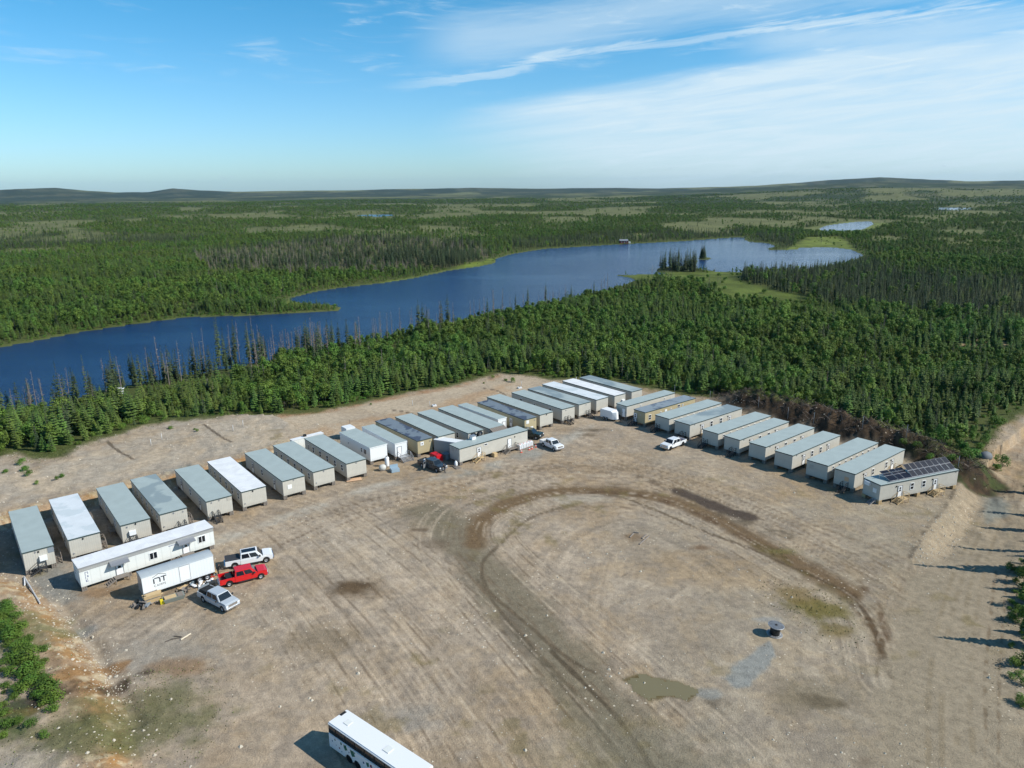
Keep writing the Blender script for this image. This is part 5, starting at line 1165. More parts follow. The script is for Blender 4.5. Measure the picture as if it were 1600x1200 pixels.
for k, (y, w) in enumerate(((L_*.985-8*1.36-1.9, 1.88), (L_*.985-8*1.36-3.3, 1.36), (L_*.985-8*1.36-5.4, 1.9))):
    for j in range(2): solar_panel(y, w, j*1.4, j*1.4+1.38, math.radians(20), 0.12)
m = MB()
for k in range(12):
    y = 2.0+k*1.5
    if y < L_: m.bar((W_*.5-.35-1.9, y, 0), (W_*.5-.35-1.9, y, 1.0), .05); m.bar((W_*.5-.35, y, 0), (W_*.5-.35, y, .12), .05)
m.bar((W_*.5-.3, 2, .05), (W_*.5-.3, L_-.3, .05), .06); m.bar((W_*.5-2.2, 2, .9), (W_*.5-2.2, L_-.3, .9), .05); m.build('rack', ALU, arr)
# exhaust fans and hood behind the kitchen trailer
t, W_, L_ = T['M']
hood = thing('roof_hood', 'white square exhaust hood standing on the kitchen trailer roof', 'exhaust hood', loc(t, .7, .30*L_, 3.78), t.rotation_euler.z)
MB().box(-.45, .45, -.5, .5, 0, .75).build('duct', WHITEP, hood, bevel=.03); MB().box(-.55, .55, -.6, .6, .753, .87).build('cap', ALU, hood)
for dx, lb in ((1.2, 'left'), (3.0, 'right')):
    b = basis(T['14'][0]); fn = thing('exhaust_fan', 'dark round exhaust fan on the beige wall behind the kitchen trailer, %s one' % lb, 'fan', loc(b, dx, -0.02, 3.1), b.rotation_euler.z, 'wall fans behind the kitchen trailer')
    MB().lathe([(.62, 0), (.62, .5), (.5, .5), (.5, .1), (0, .1)], 18, Matrix.Rotation(math.pi/2, 4, 'X')).build('housing', STEEL, fn); bl = MB()
    for k in range(5):
        a = k*1.257; bl.add([(0, -.3, 0), (.46*math.cos(a), -.34, .46*math.sin(a)), (.46*math.cos(a+.7), -.26, .46*math.sin(a+.7)), (.44*math.cos(a+.35), -.31, .44*math.sin(a+.35))], [(0, 1, 3), (0, 3, 2)])
    bl.build('blades', ALU, fn)
# slatted lean-to at trailer 15
t, W_, L_ = T['15']; ln = thing('lean_to', 'brown grey slatted lean-to roof at the trailer end behind the kitchen trailer', 'canopy', loc(t, 0, -.02, 0), t.rotation_euler.z)
for k in range(9):
    m = MB(); x = k*.46+.02; m.add([(x, 0.0, 3.72), (x+.4, 0.0, 3.72), (x+.4, -2.8, 2.7), (x, -2.8, 2.7), (x, 0.0, 3.78), (x+.4, 0.0, 3.78), (x+.4, -2.8, 2.76), (x, -2.8, 2.76)], [(0,1,2,3),(7,6,5,4),(0,4,5,1),(1,5,6,2),(2,6,7,3),(3,7,4,0)])
    m.build('slat', OLDWOOD, ln)
m = MB(); [m.bar((x, -2.7, 0), (x, -2.7, 2.7), .12) for x in (.1, 2.1, 4.0)]; m.build('post', OLDWOOD, ln)
# corridor between tan trailer 12 and the kitchen trailer
a, b = Vector((*P(677.8, 686, 3.4), 0)), Vector((*P(722, 692.5, 3.4), 0)); d = b-a; rz = math.atan2(d.y, d.x)
co = thing('covered_corridor', 'dark grey covered corridor linking the tan trailer to the kitchen trailer', 'corridor', a, rz)
MB().box(0, d.length, 0, 2.0, .5, 3.2).build('wall', GREYS, co); MB().box(-.05, d.length+.05, -.08, 2.1, 3.203, 3.34).build('roof', FRAME_W, co)
# small structures behind the row
b = thing('cargo_box', 'small white box trailer peeking out behind the white service trailer', 'box', (*P(548, 668.5, 2.7), 0), math.radians(YL))
MB().box(-1.15, 1.15, 0, 2.6, .4, 2.7).build('body', WHITE_S, b, bevel=.03); m = MB(); m.bar((1.05, 2.5, 2.6), (1.05, 2.5, 3.9), .05); m.build('antenna', STEEL, b)
for x in (-1.0, 1.0): wheel('wheel', b, (x, 1.3, .35), .35, .2, 'x')
a, c2 = Vector((*P(457, 688.5, 2.7), 0)), Vector((*P(505, 676.5, 2.7), 0)); d = c2-a
b = thing('low_office', 'low off white building behind the trailers left of the white service trailer', 'building', a, math.atan2(d.y, d.x))
MB().box(0, d.length, 0, 1.2, .3, 2.63).build('wall', PALES, b); MB().box(-.08, d.length+.08, -.08, 1.28, 2.633, 2.74).build('roof', R_WHITE, b)
m = MB(); m.box(d.length*.4, d.length*.4+.6, .4, .9, 2.743, 3.2); m.build('roof_unit', LAMPM, b)

# ================================================================ VEHICLES
def paint(name, c, rough=0.25):
    m = bpy.data.materials.new(name); m.use_nodes = True; bs = m.node_tree.nodes['Principled BSDF']
    bs.inputs['Base Color'].default_value = (*c, 1); bs.inputs['Roughness'].default_value = rough; bs.inputs['Coat Weight'].default_value = 0.5; bs.inputs['Coat Roughness'].default_value = 0.06; return m
CHROME = simple('chrome trim', (0.6, 0.6, 0.62), 0.2, 0.9); HEADL = simple('clear headlight', (0.7, 0.72, 0.75), 0.1); TAILL = simple('red tail light', (0.4, 0.01, 0.01), 0.2)
def arch_profile(x0, x1, zb, zt, wheels, r):
    """closed x,z outline of a side with round wheel openings along its bottom"""
    pts = [(x1, zt), (x1, zb)]
    for cx0 in sorted(wheels, reverse=True):
        for k in range(9):
            a = math.pi*k/8; pts.append((cx0+r*math.cos(a), max(zb, zb-0.02+r*math.sin(a)*1.0)))
    return pts+[(x0, zb), (x0, zt)]
def pickup(label, cat, rear, front, wb=4.0, body=None, tonneau=False, sunroof=False, cargo=None, group='pickup trucks parked in the camp', opendoor=False, suv=False, swap=False):
    """rear, front: ground points of the two wheels seen on one side; swap: that side is the left one"""
    a, b = Vector((*rear, 0)), Vector((*front, 0)); d = (b-a); s = d.length/wb; s = min(max(s, 0.98), 1.14); rz = math.atan2(d.y, d.x); c = (a+b)/2; d.normalize()
    n = Vector((-d.y, d.x, 0))*0.95*s; c = c + (n if not swap else -n)
    t = thing('pickup_truck' if not suv else 'suv', label, cat, c, rz, group); t.scale = (s, s, s)
    hw = 1.0; xr, xf = -wb/2-1.15, wb/2+0.95; belt = 1.12; r = .47; m = body
    if suv: bedend = xr
    else: bedend = -wb/2+0.72 if wb > 3.6 else -wb/2+.62
    # lower body from the bed end to the nose, floor block under the bed
    w = MB(); w.prism(arch_profile(bedend, xf-.05, .42, belt, [wb/2], r), -hw, hw) if not suv else w.prism(arch_profile(xr, xf-.05, .42, belt, [-wb/2, wb/2], r), -hw, hw)
    w.build('body', m, t, bevel=.05)
    h = MB(); h.prism([(xf-1.30, belt+.003), (xf-1.30, belt+.15), (xf-.35, belt+.08), (xf-.08, belt-.02), (xf-.08, belt+.003)], -hw+.06, hw-.06); h.build('hood', m, t, bevel=.03)
    if not suv:
        bx = MB(); bx.prism(arch_profile(xr, bedend-.004, .42, .72, [-wb/2], r*.62), -hw+.09, hw-.09); bx.build('bed_floor', STEEL, t)
        for sd_ in (-1, 1):
            q = MB(); pr = arch_profile(xr, bedend-.004, .5, 1.22, [-wb/2], r); y0, y1 = (hw-.09, hw) if sd_ > 0 else (-hw, -hw+.09); q.prism(pr, y0, y1); q.build('bed_side', m, t, bevel=.02)
        MB().box(xr, xr+.07, -hw+.093, hw-.093, .55, 1.2).build('tailgate', m, t, bevel=.01)
        if tonneau: MB().box(xr+.03, bedend-.02, -hw+.05, hw-.05, 1.223, 1.26).build('bed_cover', STEEL, t, bevel=.01)
    # cab: pillars/roof and glass
    cx0, cx1 = (bedend+.02, xf-1.32) if not suv else (xr+.15, xf-1.4); tw = .22; zr = 1.88; i0, i1 = (cx0+(.12 if not suv else .35), cx1-.68)
    vs = [(cx0, -hw+.04, belt), (cx1, -hw+.04, belt), (cx1, hw-.04, belt), (cx0, hw-.04, belt), (i0, -hw+tw, zr), (i1, -hw+tw, zr), (i1, hw-tw, zr), (i0, hw-tw, zr)]
    k = MB(); k.add(vs, [(0,3,2,1),(4,5,6,7),(0,1,5,4),(1,2,6,5),(2,3,7,6),(3,0,4,7)]); cab = k.build('cab', m, t, bevel=.05)
    def lerp(p, q, u): return tuple(p[j]+(q[j]-p[j])*u for j in range(3))
    def quad(A, B, C, D, u0, u1, v0, v1, name, mat=GLASS):
        f = lambda u, v: Vector(lerp(lerp(A, B, u), lerp(D, C, u), v)); nn = (Vector(B)-Vector(A)).cross(Vector(D)-Vector(A)).normalized()
        cc = (Vector(A)+Vector(B)+Vector(C)+Vector(D))/4; nn = nn if nn.dot(cc-Vector(((cx0+cx1)/2, 0, 1.4))) > 0 else -nn
        ps = [f(u0, v0), f(u1, v0), f(u1, v1), f(u0, v1)]; g = MB(); g.add([tuple(p+nn*.004) for p in ps]+[tuple(p+nn*.014) for p in ps], [(0,3,2,1),(4,5,6,7),(0,1,5,4),(1,2,6,5),(2,3,7,6),(3,0,4,7)]); return g.build(name, mat, t)
    quad(vs[1], vs[2], vs[6], vs[5], .06, .94, .06, .92, 'windscreen'); quad(vs[3], vs[0], vs[4], vs[7], .12, .88, .2, .88, 'rear_window')
    for A, B, C, D in ((vs[0], vs[1], vs[5], vs[4]), (vs[3], vs[2], vs[6], vs[7])):
        quad(A, B, C, D, .07, .44, .14, .88, 'side_window'); quad(A, B, C, D, .49, .86, .14, .88, 'side_window')
        if suv: pass
    if sunroof: MB().box(i0+.15, i1-.15, -.5, .5, zr+.002, zr+.02).build('sunroof', GLASS, t)
    g = MB(); g.box(xf-.055, xf-.02, -.62, .62, .78, 1.08); g.build('grille', CHROME if not suv else STEEL, t); MB().box(xf-.1, xf+.08, -hw+.02, hw-.02, .45, .70).build('front_bumper', CHROME if body is not None and not suv else STEEL, t, bevel=.03)
    MB().box(xr-.14, xr-.004, -hw+.06, hw-.06, .5, .68).build('rear_bumper', CHROME, t, bevel=.03)
    for sd_ in (-1, 1):
        MB().box(xf-.09, xf-.03, sd_*.8-.16, sd_*.8+.16, .85, 1.06).build('headlight', HEADL, t)
        MB().box(xr-.012, xr+.05, sd_*(hw-.08)-.06, sd_*(hw-.08)+.06, .8, 1.15).build('tail_light', TAILL, t)
        MB().box(cx1-.5, cx1-.3, sd_*(hw+.15)-.12, sd_*(hw+.15)+.12, 1.2, 1.42).build('mirror', m if suv else STEEL, t, bevel=.03)
        MB().box(-.9 if not suv else -1.2, 1.3, sd_*(hw-.02)-.06, sd_*(hw-.02)+.06, .34, .41).build('side_step', STEEL, t)
    for x in (-wb/2, wb/2):
        for sd_ in (-1, 1): wheel('wheel', t, (x, sd_*(hw-.13), .40), .40, .26)
    if opendoor:
        o = MB().box(0, 1.1, -.04, .04, .5, 1.15).build('open_door', ALU, t); o.location = (cx0+.55, -hw-.05, 0); o.rotation_euler = (0, 0, math.radians(-68))
        q = MB(); q.box(.0, .06, -.03, .03, 1.152, 1.75); q.box(1.0, 1.06, -.03, .03, 1.152, 1.7); q.box(.06, 1.0, -.03, .03, 1.66, 1.72); q.build('window_frame', ALU, o)
    return t
PW, PR, PS, PD, PG = paint('white car paint', (.78, .79, .80)), paint('red car paint', (.62, .012, .016)), paint('silver car paint', (.46, .50, .54)), paint('dark grey car paint', (.035, .045, .055)), paint('dark green car paint', (.012, .03, .028))
pickup('white pickup with sunroof and black bed cover behind the red pickup', 'pickup truck', P(366.5, 889), P(417.5, 879), body=PW, tonneau=True, sunroof=True)
red = pickup('bright red crew cab pickup between the white and the silver pickup', 'pickup truck', P(358.3, 917.5), P(409.3, 904.8), body=PR)
silver = pickup('silver pickup with dark load in its bed, nearest of the three by the van trailer', 'pickup truck', P(316.3, 940.8), P(348.5, 957.3), body=PS)
dark = pickup('dark pickup with an open door beside the red generator', 'pickup truck', P(658.8, 730), P(682.2, 738.1), body=PD, opendoor=True)
pickup('white pickup beside the orange cones near the kitchen trailer', 'pickup truck', P(848.6, 697.6), P(865.1, 705.1), wb=3.5, body=PW)
w4 = pickup('white pickup parked alone in front of the right trailer row', 'pickup truck', P(1066.6, 696.9), P(1047.8, 703.8), wb=3.9, body=PW, swap=True)
pickup('dark green car half hidden behind the kitchen trailer', 'car', (P(838, 687.4)[0]-3.3, P(838, 687.4)[1]+1.6), P(838, 687.4), wb=3.0, body=PG, suv=True, group=None)
pickup('white vehicle just visible among the trees at the right edge', 'car', P(1611, 935), P(1612, 965), wb=3.2, body=PW, suv=True, group=None)
def in_bed(t, name, label, cat, shape, x, y, z, **kw):
    o = thing(name, label, cat, t.matrix_basis @ Vector((x, y, z)), t.rotation_euler.z); shape(o); return o
for q in (red, silver, w4, dark): basis(q); q.matrix_basis = Matrix.Translation(q.location) @ Matrix.Rotation(q.rotation_euler.z, 4, 'Z') @ Matrix.Diagonal((1.1, 1.1, 1.1, 1))
in_bed(red, 'tool_box', 'black tool box and frame in the bed of the red pickup', 'tool box', lambda o: (MB().box(-.4, .4, -.75, .75, 0, .5).build('box', STEEL, o, bevel=.03), MB().box(-.42, .42, -.77, .77, .503, .56).build('lid', LAMPM, o)), -1.95, 0, .74)
in_bed(silver, 'load_rack', 'tall dark tarped load in the bed of the silver pickup', 'load', lambda o: (MB().box(-.9, .85, -.78, .78, 0, .75).build('tarp', LAMPM, o, bevel=.08), MB().box(-1.0, -.93, -.85, .85, 0, .95).build('board', GREYP, o)), -2.25, 0, .74)
in_bed(w4, 'jerry_can', 'dark red fuel can in the bed of the lone white pickup', 'fuel can', lambda o: (MB().box(-.2, .2, -.35, .35, 0, .6).build('can', REDP, o, bevel=.04), MB().lathe([(.06, .6), (.06, .7)], 8).build('spout', LAMPM, o)), -1.75, -.5, .74)
in_bed(dark, 'cooler_box', 'white cooler in the bed of the dark pickup', 'cooler', lambda o: (MB().box(-.35, .35, -.25, .25, 0, .42).build('box', WHITEP, o, bevel=.03), MB().box(-.36, .36, -.26, .26, .423, .5).build('lid', WHITEP, o)), -2.2, .2, .74)

def coach():
    a, b = Vector((*P(511.3, 1128, 3.3), 0)), Vector((*P(542, 1107, 3.3), 0)); n = (b-a).normalized(); W0 = (b-a).length; d = Vector((n.y, -n.x, 0)); L0 = 12.6
    t = thing('coach', 'white motor coach with dark windows and small painted leaves, cut off by the bottom edge', 'bus', a, math.atan2(-d.y, -d.x))
    # local: +x toward the end seen in the photo, body runs to -x; y from 0 (near side) to W0
    M = paint('white coach paint', (.80, .81, .82), .3); y1 = W0
    sgn = -1 if (Matrix.Rotation(t.rotation_euler.z, 3, 'Z') @ Vector((0, 1, 0))).dot(n) < 0 else 1
    ya, yb = (0, W0) if sgn > 0 else (-W0, 0); near = 0.0
    w = MB(); w.prism(arch_profile(-L0, 0, .38, 2.05, [-3.1, -4.35, -10.2], .56), ya, yb); w.build('body', M, t, bevel=.07)
    MB().box(-L0+.1, -.05, ya+.03, yb-.03, 2.052, 2.95).build('window_band', GLASS, t, bevel=.03)
    MB().box(-L0, 0, ya, yb, 2.953, 3.28).build('roof', M, t, bevel=.10)
    for x in np.arange(-L0+1.2, -.4, 1.45): MB().box(x, x+.06, near-.006 if sgn > 0 else near-.03, near+.03 if sgn > 0 else near+.006, 2.1, 2.92).build('pillar', LAMPM, t)
    MB().box(-.42, -.12, (ya+yb)/2+sgn*.55-.35, (ya+yb)/2+sgn*.55+.35, 3.283, 3.31).build('roof_lamp', LAMPM, t)
    MB().box(-2.1, -1.35, (ya+yb)/2-.35, (ya+yb)/2+.35, 3.283, 3.33).build('roof_hatch', PALES, t, bevel=.01); MB().box(-8.1, -7.3, (ya+yb)/2-.4, (ya+yb)/2+.4, 3.283, 3.34).build('roof_hatch', PALES, t, bevel=.01)
    MB().box(-.03, .012, ya+.35, yb-.35, .75, 1.6).build('engine_grille', STEEL, t); MB().box(-.05, .09, ya+.1, yb-.1, .4, .66).build('bumper', M, t, bevel=.03)
    for s in (ya+.25, yb-.25): MB().box(-.02, .015, s-.12, s+.12, 1.0, 1.5).build('tail_light', TAILL, t)
    for x in (-3.1, -4.35, -10.2):
        for yy in (ya+.2, yb-.2): wheel('wheel', t, (x, yy, .48), .48, .3)
    rr = random.Random(4); G = (simple('green leaf print', (.02, .12, .08), .5), simple('blue leaf print', (.03, .08, .16), .5), simple('maroon leaf print', (.16, .03, .05), .5))
    yo = near-.004 if sgn > 0 else near+.004
    for k, (x, z, r, g) in enumerate(((-1.05, 1.72, .13, 0), (-.6, 1.35, .10, 1), (-2.0, 1.75, .17, 0), (-2.65, 1.62, .34, 0), (-1.7, 1.05, .12, 2), (-1.2, 1.15, .07, 1), (-2.05, .82, .08, 1), (-3.75, 1.52, .42, 0), (-4.1, 1.75, .1, 0), (-3.2, 1.35, .08, 1), (-5.4, 1.35, .15, 1), (-6.0, 1.45, .3, 0), (-6.5, 1.55, .22, 2), (-7.2, 1.1, .3, 1), (-8.4, 1.5, .35, 0), (-9.2, 1.3, .2, 2))):
        ps = []
        for j in range(9):
            a = 2*math.pi*j/9; q = r*(1 if j % 2 else .72)*rr.uniform(.85, 1.1); ps.append((x+q*math.cos(a), z+q*1.15*math.sin(a)))
        m = MB(); m.prism(ps, min(yo, near), max(yo, near)); m.build('leaf_print', G[g], t)
    for s in (ya-.12, yb+.02): MB().box(-L0-.25, -L0+.05, s, s+.1, 2.2, 2.7).build('mirror', LAMPM, t)
coach()

# cargo trailer with V nose
x, y = P(957, 655.5); t = thing('cargo_trailer', 'white enclosed cargo trailer with grey faceted nose below the white roofed trailers', 'cargo trailer', (x-2.1, y+1.9, 0), math.radians(-48))
m = MB(); m.prism([(0, .5), (0, 2.35), (.25, 2.55), (3.6, 2.55), (3.75, 2.35), (3.75, .5)], -1.15, 1.15); m.build('body', WHITEP, t, bevel=.04)
m = MB(); m.add([(3.75,-1.15,.5),(3.75,1.15,.5),(4.7,.35,.5),(4.7,-.35,.5),(3.75,-1.15,2.35),(3.75,1.15,2.35),(4.5,.35,2.25),(4.5,-.35,2.25)], [(0,3,2,1),(4,5,6,7),(0,1,5,4),(1,2,6,5),(2,3,7,6),(3,0,4,7)]); m.build('nose', WHITEP, t, bevel=.04)
m = MB(); m.bar((4.6, 0, .5), (5.9, 0, .5), .1); m.bar((3.8, .7, .5), (5.6, 0, .48), .08); m.bar((3.8, -.7, .5), (5.6, 0, .48), .08); m.bar((5.6, 0, 0), (5.6, 0, .7), .08); m.build('drawbar', STEEL, t)
for x in (1.3, 2.2):
    for s in (-1, 1): wheel('wheel', t, (x, s*1.18, .34), .34, .2); MB().box(x-.42, x+.42, s*1.2-.1, s*1.2+.1, .70, .75).build('fender', STEEL, t)

# ================================================================ YARD THINGS
x, y = P(1210, 991); t = thing('cable_spool', 'large wooden cable spool standing upright beside blue grey gravel', 'cable spool', (x, y, 0), .3)
t.rotation_euler = (math.radians(3), math.radians(4), .3)
def disc(z, mat, name):
    for k in range(9):
        x0 = -0.95+k*.2111; x1 = x0+.2; f = lambda v: math.sqrt(max(.95**2-v*v, .0009)); m = MB()
        a, b = f(x0+.004), f(min(x1-.004, .95)); vs = [(x0, -a, z), (x1, -b, z), (x1, b, z), (x0, a, z), (x0, -a, z+.1), (x1, -b, z+.1), (x1, b, z+.1), (x0, a, z+.1)]
        m.add(vs, [(0,3,2,1),(4,5,6,7),(0,1,5,4),(1,2,6,5),(2,3,7,6),(3,0,4,7)]); m.build('flange_board', mat, t)
disc(.02, simple('bleached spool wood', (.55, .54, .53), .8, noise=.15), 'lower'); disc(1.28, simple('blue grey spool wood', (.27, .29, .32), .8, noise=.2), 'upper')
MB().lathe([(.62, .122), (.62, 1.278)], 20).build('drum', LAMPM, t, smooth=True); m = MB(); m.lathe([(.15, 1.385), (.15, 1.46), (.05, 1.46), (.05, 1.40), (0, 1.40)], 10); m.build('hub', STEEL, t)
m = MB(); [m.lathe([(.96, z), (1.0, z+.02), (1.0, z+.08), (.96, z+.1)], 24) for z in (.02, 1.28)]; m.build('rim_band', ALU, t)
def box_thing(name, label, cat, u, v, size, mat, rz=0.0, z=0.0, parts=None, group=None, bevel=.03):
    x, y = P(u, v); t = thing(name, label, cat, (x, y, z), math.radians(rz), group); sx, sy, sz = size
    MB().box(-sx/2, sx/2, -sy/2, sy/2, 0, sz).build('body', mat, t, bevel=bevel)
    if parts: parts(t, sx, sy, sz)
    return t
def gen_parts(t, sx, sy, sz):
    MB().box(-sx/2+.1, sx/2-.1, -sy/2+.1, sy/2-.1, sz+.002, sz+.05).build('lid', REDP, t); MB().box(-sx/2-.012, -sx/2-.002, -.3, .3, .4, 1.1).build('grille', STEEL, t); MB().box(sx*.1, sx*.4, -sy/2-.012, -sy/2-.002, sz*.55, sz*.85).build('label_plate', WHITEP, t)
    m = MB(); m.lathe([(.07, 0), (.07, .3), (.06, .3)], 8, Matrix.Translation((.4, 0, sz+.05))); m.build('exhaust', STEEL, t)
box_thing('generator', 'bright red generator box behind the dark pickup', 'generator', 682, 721, (2.6, 1.6, 1.7), REDP, -50, parts=gen_parts)
box_thing('storage_tote', 'grey blue tote in the shade beside the kitchen trailer', 'tote', 697, 717, (1.6, 1.3, 1.2), GREYP, -50, parts=lambda t, a, b, c: MB().box(-a/2-.03, a/2+.03, -b/2-.03, b/2+.03, c+.002, c+.09).build('lid', GREYP, t))
def tote(label, u, v):
    x, y = P(u, v); t = thing('water_tank', label, 'tank', (x, y, .14), math.radians(-50.5), 'white tanks at the kitchen trailer')
    MB().box(-.5, .5, -.5, .5, 0, 1.05).build('tank', WHITEP, t, bevel=.08); MB().lathe([(.14, 1.052), (.14, 1.13), (0, 1.13)], 10).build('cap', REDP, t)
    c = MB()
    for z in (.25, .6, .95):
        for a, b in (((-.53, -.53), (.53, -.53)), ((.53, -.53), (.53, .53)), ((.53, .53), (-.53, .53)), ((-.53, .53), (-.53, -.53))): c.bar((*a, z), (*b, z), .03)
    for a in ((-.53, -.53), (0, -.53), (.53, -.53), (.53, .53), (-.53, .53), (-.53, 0), (.53, 0)): c.bar((*a, -.02), (*a, 1.0), .03)
    c.build('cage', ALU, t); MB().box(-.55, .55, -.55, .55, -.13, -.025).build('pallet', OLDWOOD, t)
for k, (u, v) in enumerate(((812.5, 702.5), (818, 700.6), (823.2, 698.8), (828.4, 697))): tote(['leftmost white tank', 'second white tank from the left', 'third white tank from the left', 'rightmost white tank'][k]+' in the row at the kitchen trailer end', u, v)
for k, (u, v) in enumerate(((814.6, 707), (827, 703), (831, 701.5), (837, 698.8))):
    x, y = P(u, v); t = thing('traffic_cone', ['orange traffic cone below the leftmost white tank', 'orange traffic cone nearest the rightmost white tank', 'orange traffic cone between the tanks and the white pickup', 'orange traffic cone nearest the white pickup'][k], 'traffic cone', (x, y, 0), .3*k, 'orange traffic cones')
    MB().lathe([(.18, .05), (.04, .75), (0, .75)], 12).build('cone', ORANGE, t); MB().box(-.25, .25, -.25, .25, 0, .048).build('base', ORANGE, t); MB().lathe([(.146, .26), (.105, .44)], 12, Matrix.Scale(1.05, 4)).build('band', WHITEP, t)
box_thing('carton', 'tan wooden crate under the middle of the kitchen trailer', 'crate', 773, 713.5, (.9, .9, .9), LUMBER, -50, parts=lambda t, a, b, c: [MB().box(-a/2-.02, a/2+.02, -b/2-.02, b/2+.02, z, z+.1).build('batten', LUMBER, t) for z in (.1, .7)])
# septic vents, poles, caps
PALEP = simple('dull white pipe', (.55, .54, .52), .6)
def vent_pipe(u, v, h, label, r=.07, mat=PALEP, name='vent_pipe', cat='pipe', group='white vent pipes behind the left row'):
    x, y = P(u, v); z = float(gh(x, y)[0]); t = thing(name, label, cat, (x, y, z), 0, group)
    MB().lathe([(r, -.2), (r, h)], 10).build('shaft', mat, t, smooth=True); MB().lathe([(r*1.6, h+.002), (r*1.6, h+.1), (0, h+.14)], 10).build('cap', mat, t)
for u, v, w in ((237.7, 706, 'left pipe of the leftmost pair'), (254.5, 697, 'right pipe of the leftmost pair'), (365.5, 683, 'left one of the pair behind the white roof'), (381, 675, 'right one of the pair behind the white roof'), (644.6, 634, 'left pipe of the pair behind the middle trailers'), (671.7, 635, 'right pipe of the pair behind the middle trailers'), (815, 603, 'single one near its right end')):
    vent_pipe(u, v, 1.35, 'white vent pipe on the bare strip, '+w)
for u, v, w in ((1053.6, 618, 'behind the first trailer'), (1109, 628, 'behind the mustard tan trailer'), (1184, 647, 'behind the damp roofed trailer'), (1229.9, 661, 'behind the ladder stair trailer'), (1270, 672, 'behind the roof marked trailer'), (1344.8, 689, 'behind the widest trailer'), (1413, 706, 'behind the twin fan trailer'), (1495, 742, 'behind the solar trailer')):
    vent_pipe(u, v, 2.9, 'thin grey pole '+w+' of the right row', .04, GREYP, 'grey_pole', 'pole', 'grey poles behind the right row')
vent_pipe(900, 612, 4.2, 'thin grey pole at the woods behind the last left trailers', .06, ALU, 'grey_pole', 'pole', None)
for u, v, w in ((260.8, 712.5, 'left of the fifth trailer'), (394, 687.5, 'behind the square panelled trailer'), (678.7, 634.5, 'behind the middle trailers'), (812, 606.6, 'near the right end of the strip')):
    box_thing('tank_lid', 'small white tank lid on the bare strip '+w, 'tank lid', u, v, (1.1, 1.0, .35), WHITEP, 20, group='white tank lids behind the left row', parts=lambda t, a, b, c: MB().lathe([(.25, c+.002), (.25, c+.08), (0, c+.1)], 12).build('cover', GREYP, t))
# stuff by the service trailers
x, y = P(598, 735); t = thing('round_tank', 'off white round tank lying before the white service trailer', 'tank', (x, y, .62), math.radians(20))
MB().lathe([(0, -.75), (.35, -.7), (.62, -.4), (.66, 0), (.62, .4), (.35, .7), (0, .75)], 18, Matrix.Rotation(math.pi/2, 4, 'Y')).build('shell', simple('off white tank shell', (.55, .54, .50), .6), t, smooth=True); MB().box(-.5, .5, -.45, .45, -.62, -.45).build('cradle', OLDWOOD, t)
x, y = P(605, 729); t = thing('propane_tank', 'tall white cylinder tank at the corner of the white service trailer', 'tank', (x, y, 0))
MB().lathe([(0, .05), (.42, .1), (.45, .3), (.45, 1.9), (.3, 2.15), (0, 2.2)], 18).build('shell', WHITEP, t, smooth=True); MB().lathe([(.18, 2.15), (.18, 2.35), (0, 2.35)], 10).build('cap', ALU, t); MB().lathe([(.35, 0), (.35, .12)], 12).build('foot_ring', STEEL, t)
box_thing('plastic_bin', 'blue grey bin with raised lid in front of the narrow white trailer', 'bin', 617, 736.5, (1.7, 1.3, .7), BLUEG, 25, parts=lambda t, a, b, c: MB().add([(-.85,.65,.72),(.85,.65,.72),(.85,1.0,1.5),(-.85,1.0,1.5),(-.85,.72,.70),(.85,.72,.70),(.85,1.06,1.47),(-.85,1.06,1.47)], [(0,1,2,3),(7,6,5,4),(0,4,5,1),(1,5,6,2),(2,6,7,3),(3,7,4,0)]) or MB().box(-.85, .85, .62, .7, .7, 1.3).build('lid', BLUEG, t))
x, y = P(712.5, 729); t = thing('white_sack', 'white sack standing on a grey pallet at the shaded corner of the kitchen trailer', 'sack', (x, y, .15), .4)
MB().lathe([(.28, 0), (.36, .2), (.33, .8), (.2, .98), (0, 1.0)], 12).build('bag', WHITEP, t, smooth=True); MB().lathe([(.1, .98), (.16, 1.1)], 8).build('tie', WHITEP, t)
box_thing('pallet', 'grey pallet under the white sack by the kitchen trailer', 'pallet', 714.5, 731, (1.6, 1.2, .13), OLDWOOD, -60, parts=lambda t, a, b, c: [MB().box(-a/2, a/2, -b/2+k*.28, -b/2+k*.28+.2, c+.002, c+.03).build('slat', OLDWOOD, t) for k in range(4)], bevel=0)
x, y = P(552.9, 750); t = thing('plywood_sheet', 'peach coloured plywood sheet lying by the ninth trailer end', 'plywood', (x, y, .09), .35)
MB().box(-1.5, 1.5, -.75, .75, 0, .04).build('sheet', PEACH, t); MB().box(-1.3, 1.3, -.05, .05, -.08, -.002).build('batten', LUMBER, t)
# by the storage trailer: lumber stack, yellow box, tub, tarps
x, y = P(240, 939); t = thing('lumber_stack', 'stack of pale lumber and pallets under the logo trailer', 'lumber', (x, y, 0), math.radians(40))
for k in range(8):
    for j in range(4):
        q1, q2 = rng.uniform(-.3, .12), rng.uniform(-.12, .35); o_ = MB().box(-1.0+q1, .9+q2, -.62+j*.33, -.62+j*.33+.25, .02+k*.16, .12+k*.16).build('plank', LUMBER if (k*5+j*3) % 4 else OLDWOOD, t); o_.rotation_euler = (0, 0, float(rng.uniform(-.06, .06)))
box_thing('yellow_box', 'small bright yellow box beside the lumber stack', 'box', 254, 943, (.55, .5, .55), YEL, 30, parts=lambda t, a, b, c: MB().box(-a/2-.01, a/2+.01, -b/2-.01, b/2+.01, c+.002, c+.05).build('lid', YEL, t))
x, y = P(272, 937); t = thing('metal_tub', 'grey green tub with boards on it beside the lumber stack', 'tub', (x, y, 0), math.radians(35))
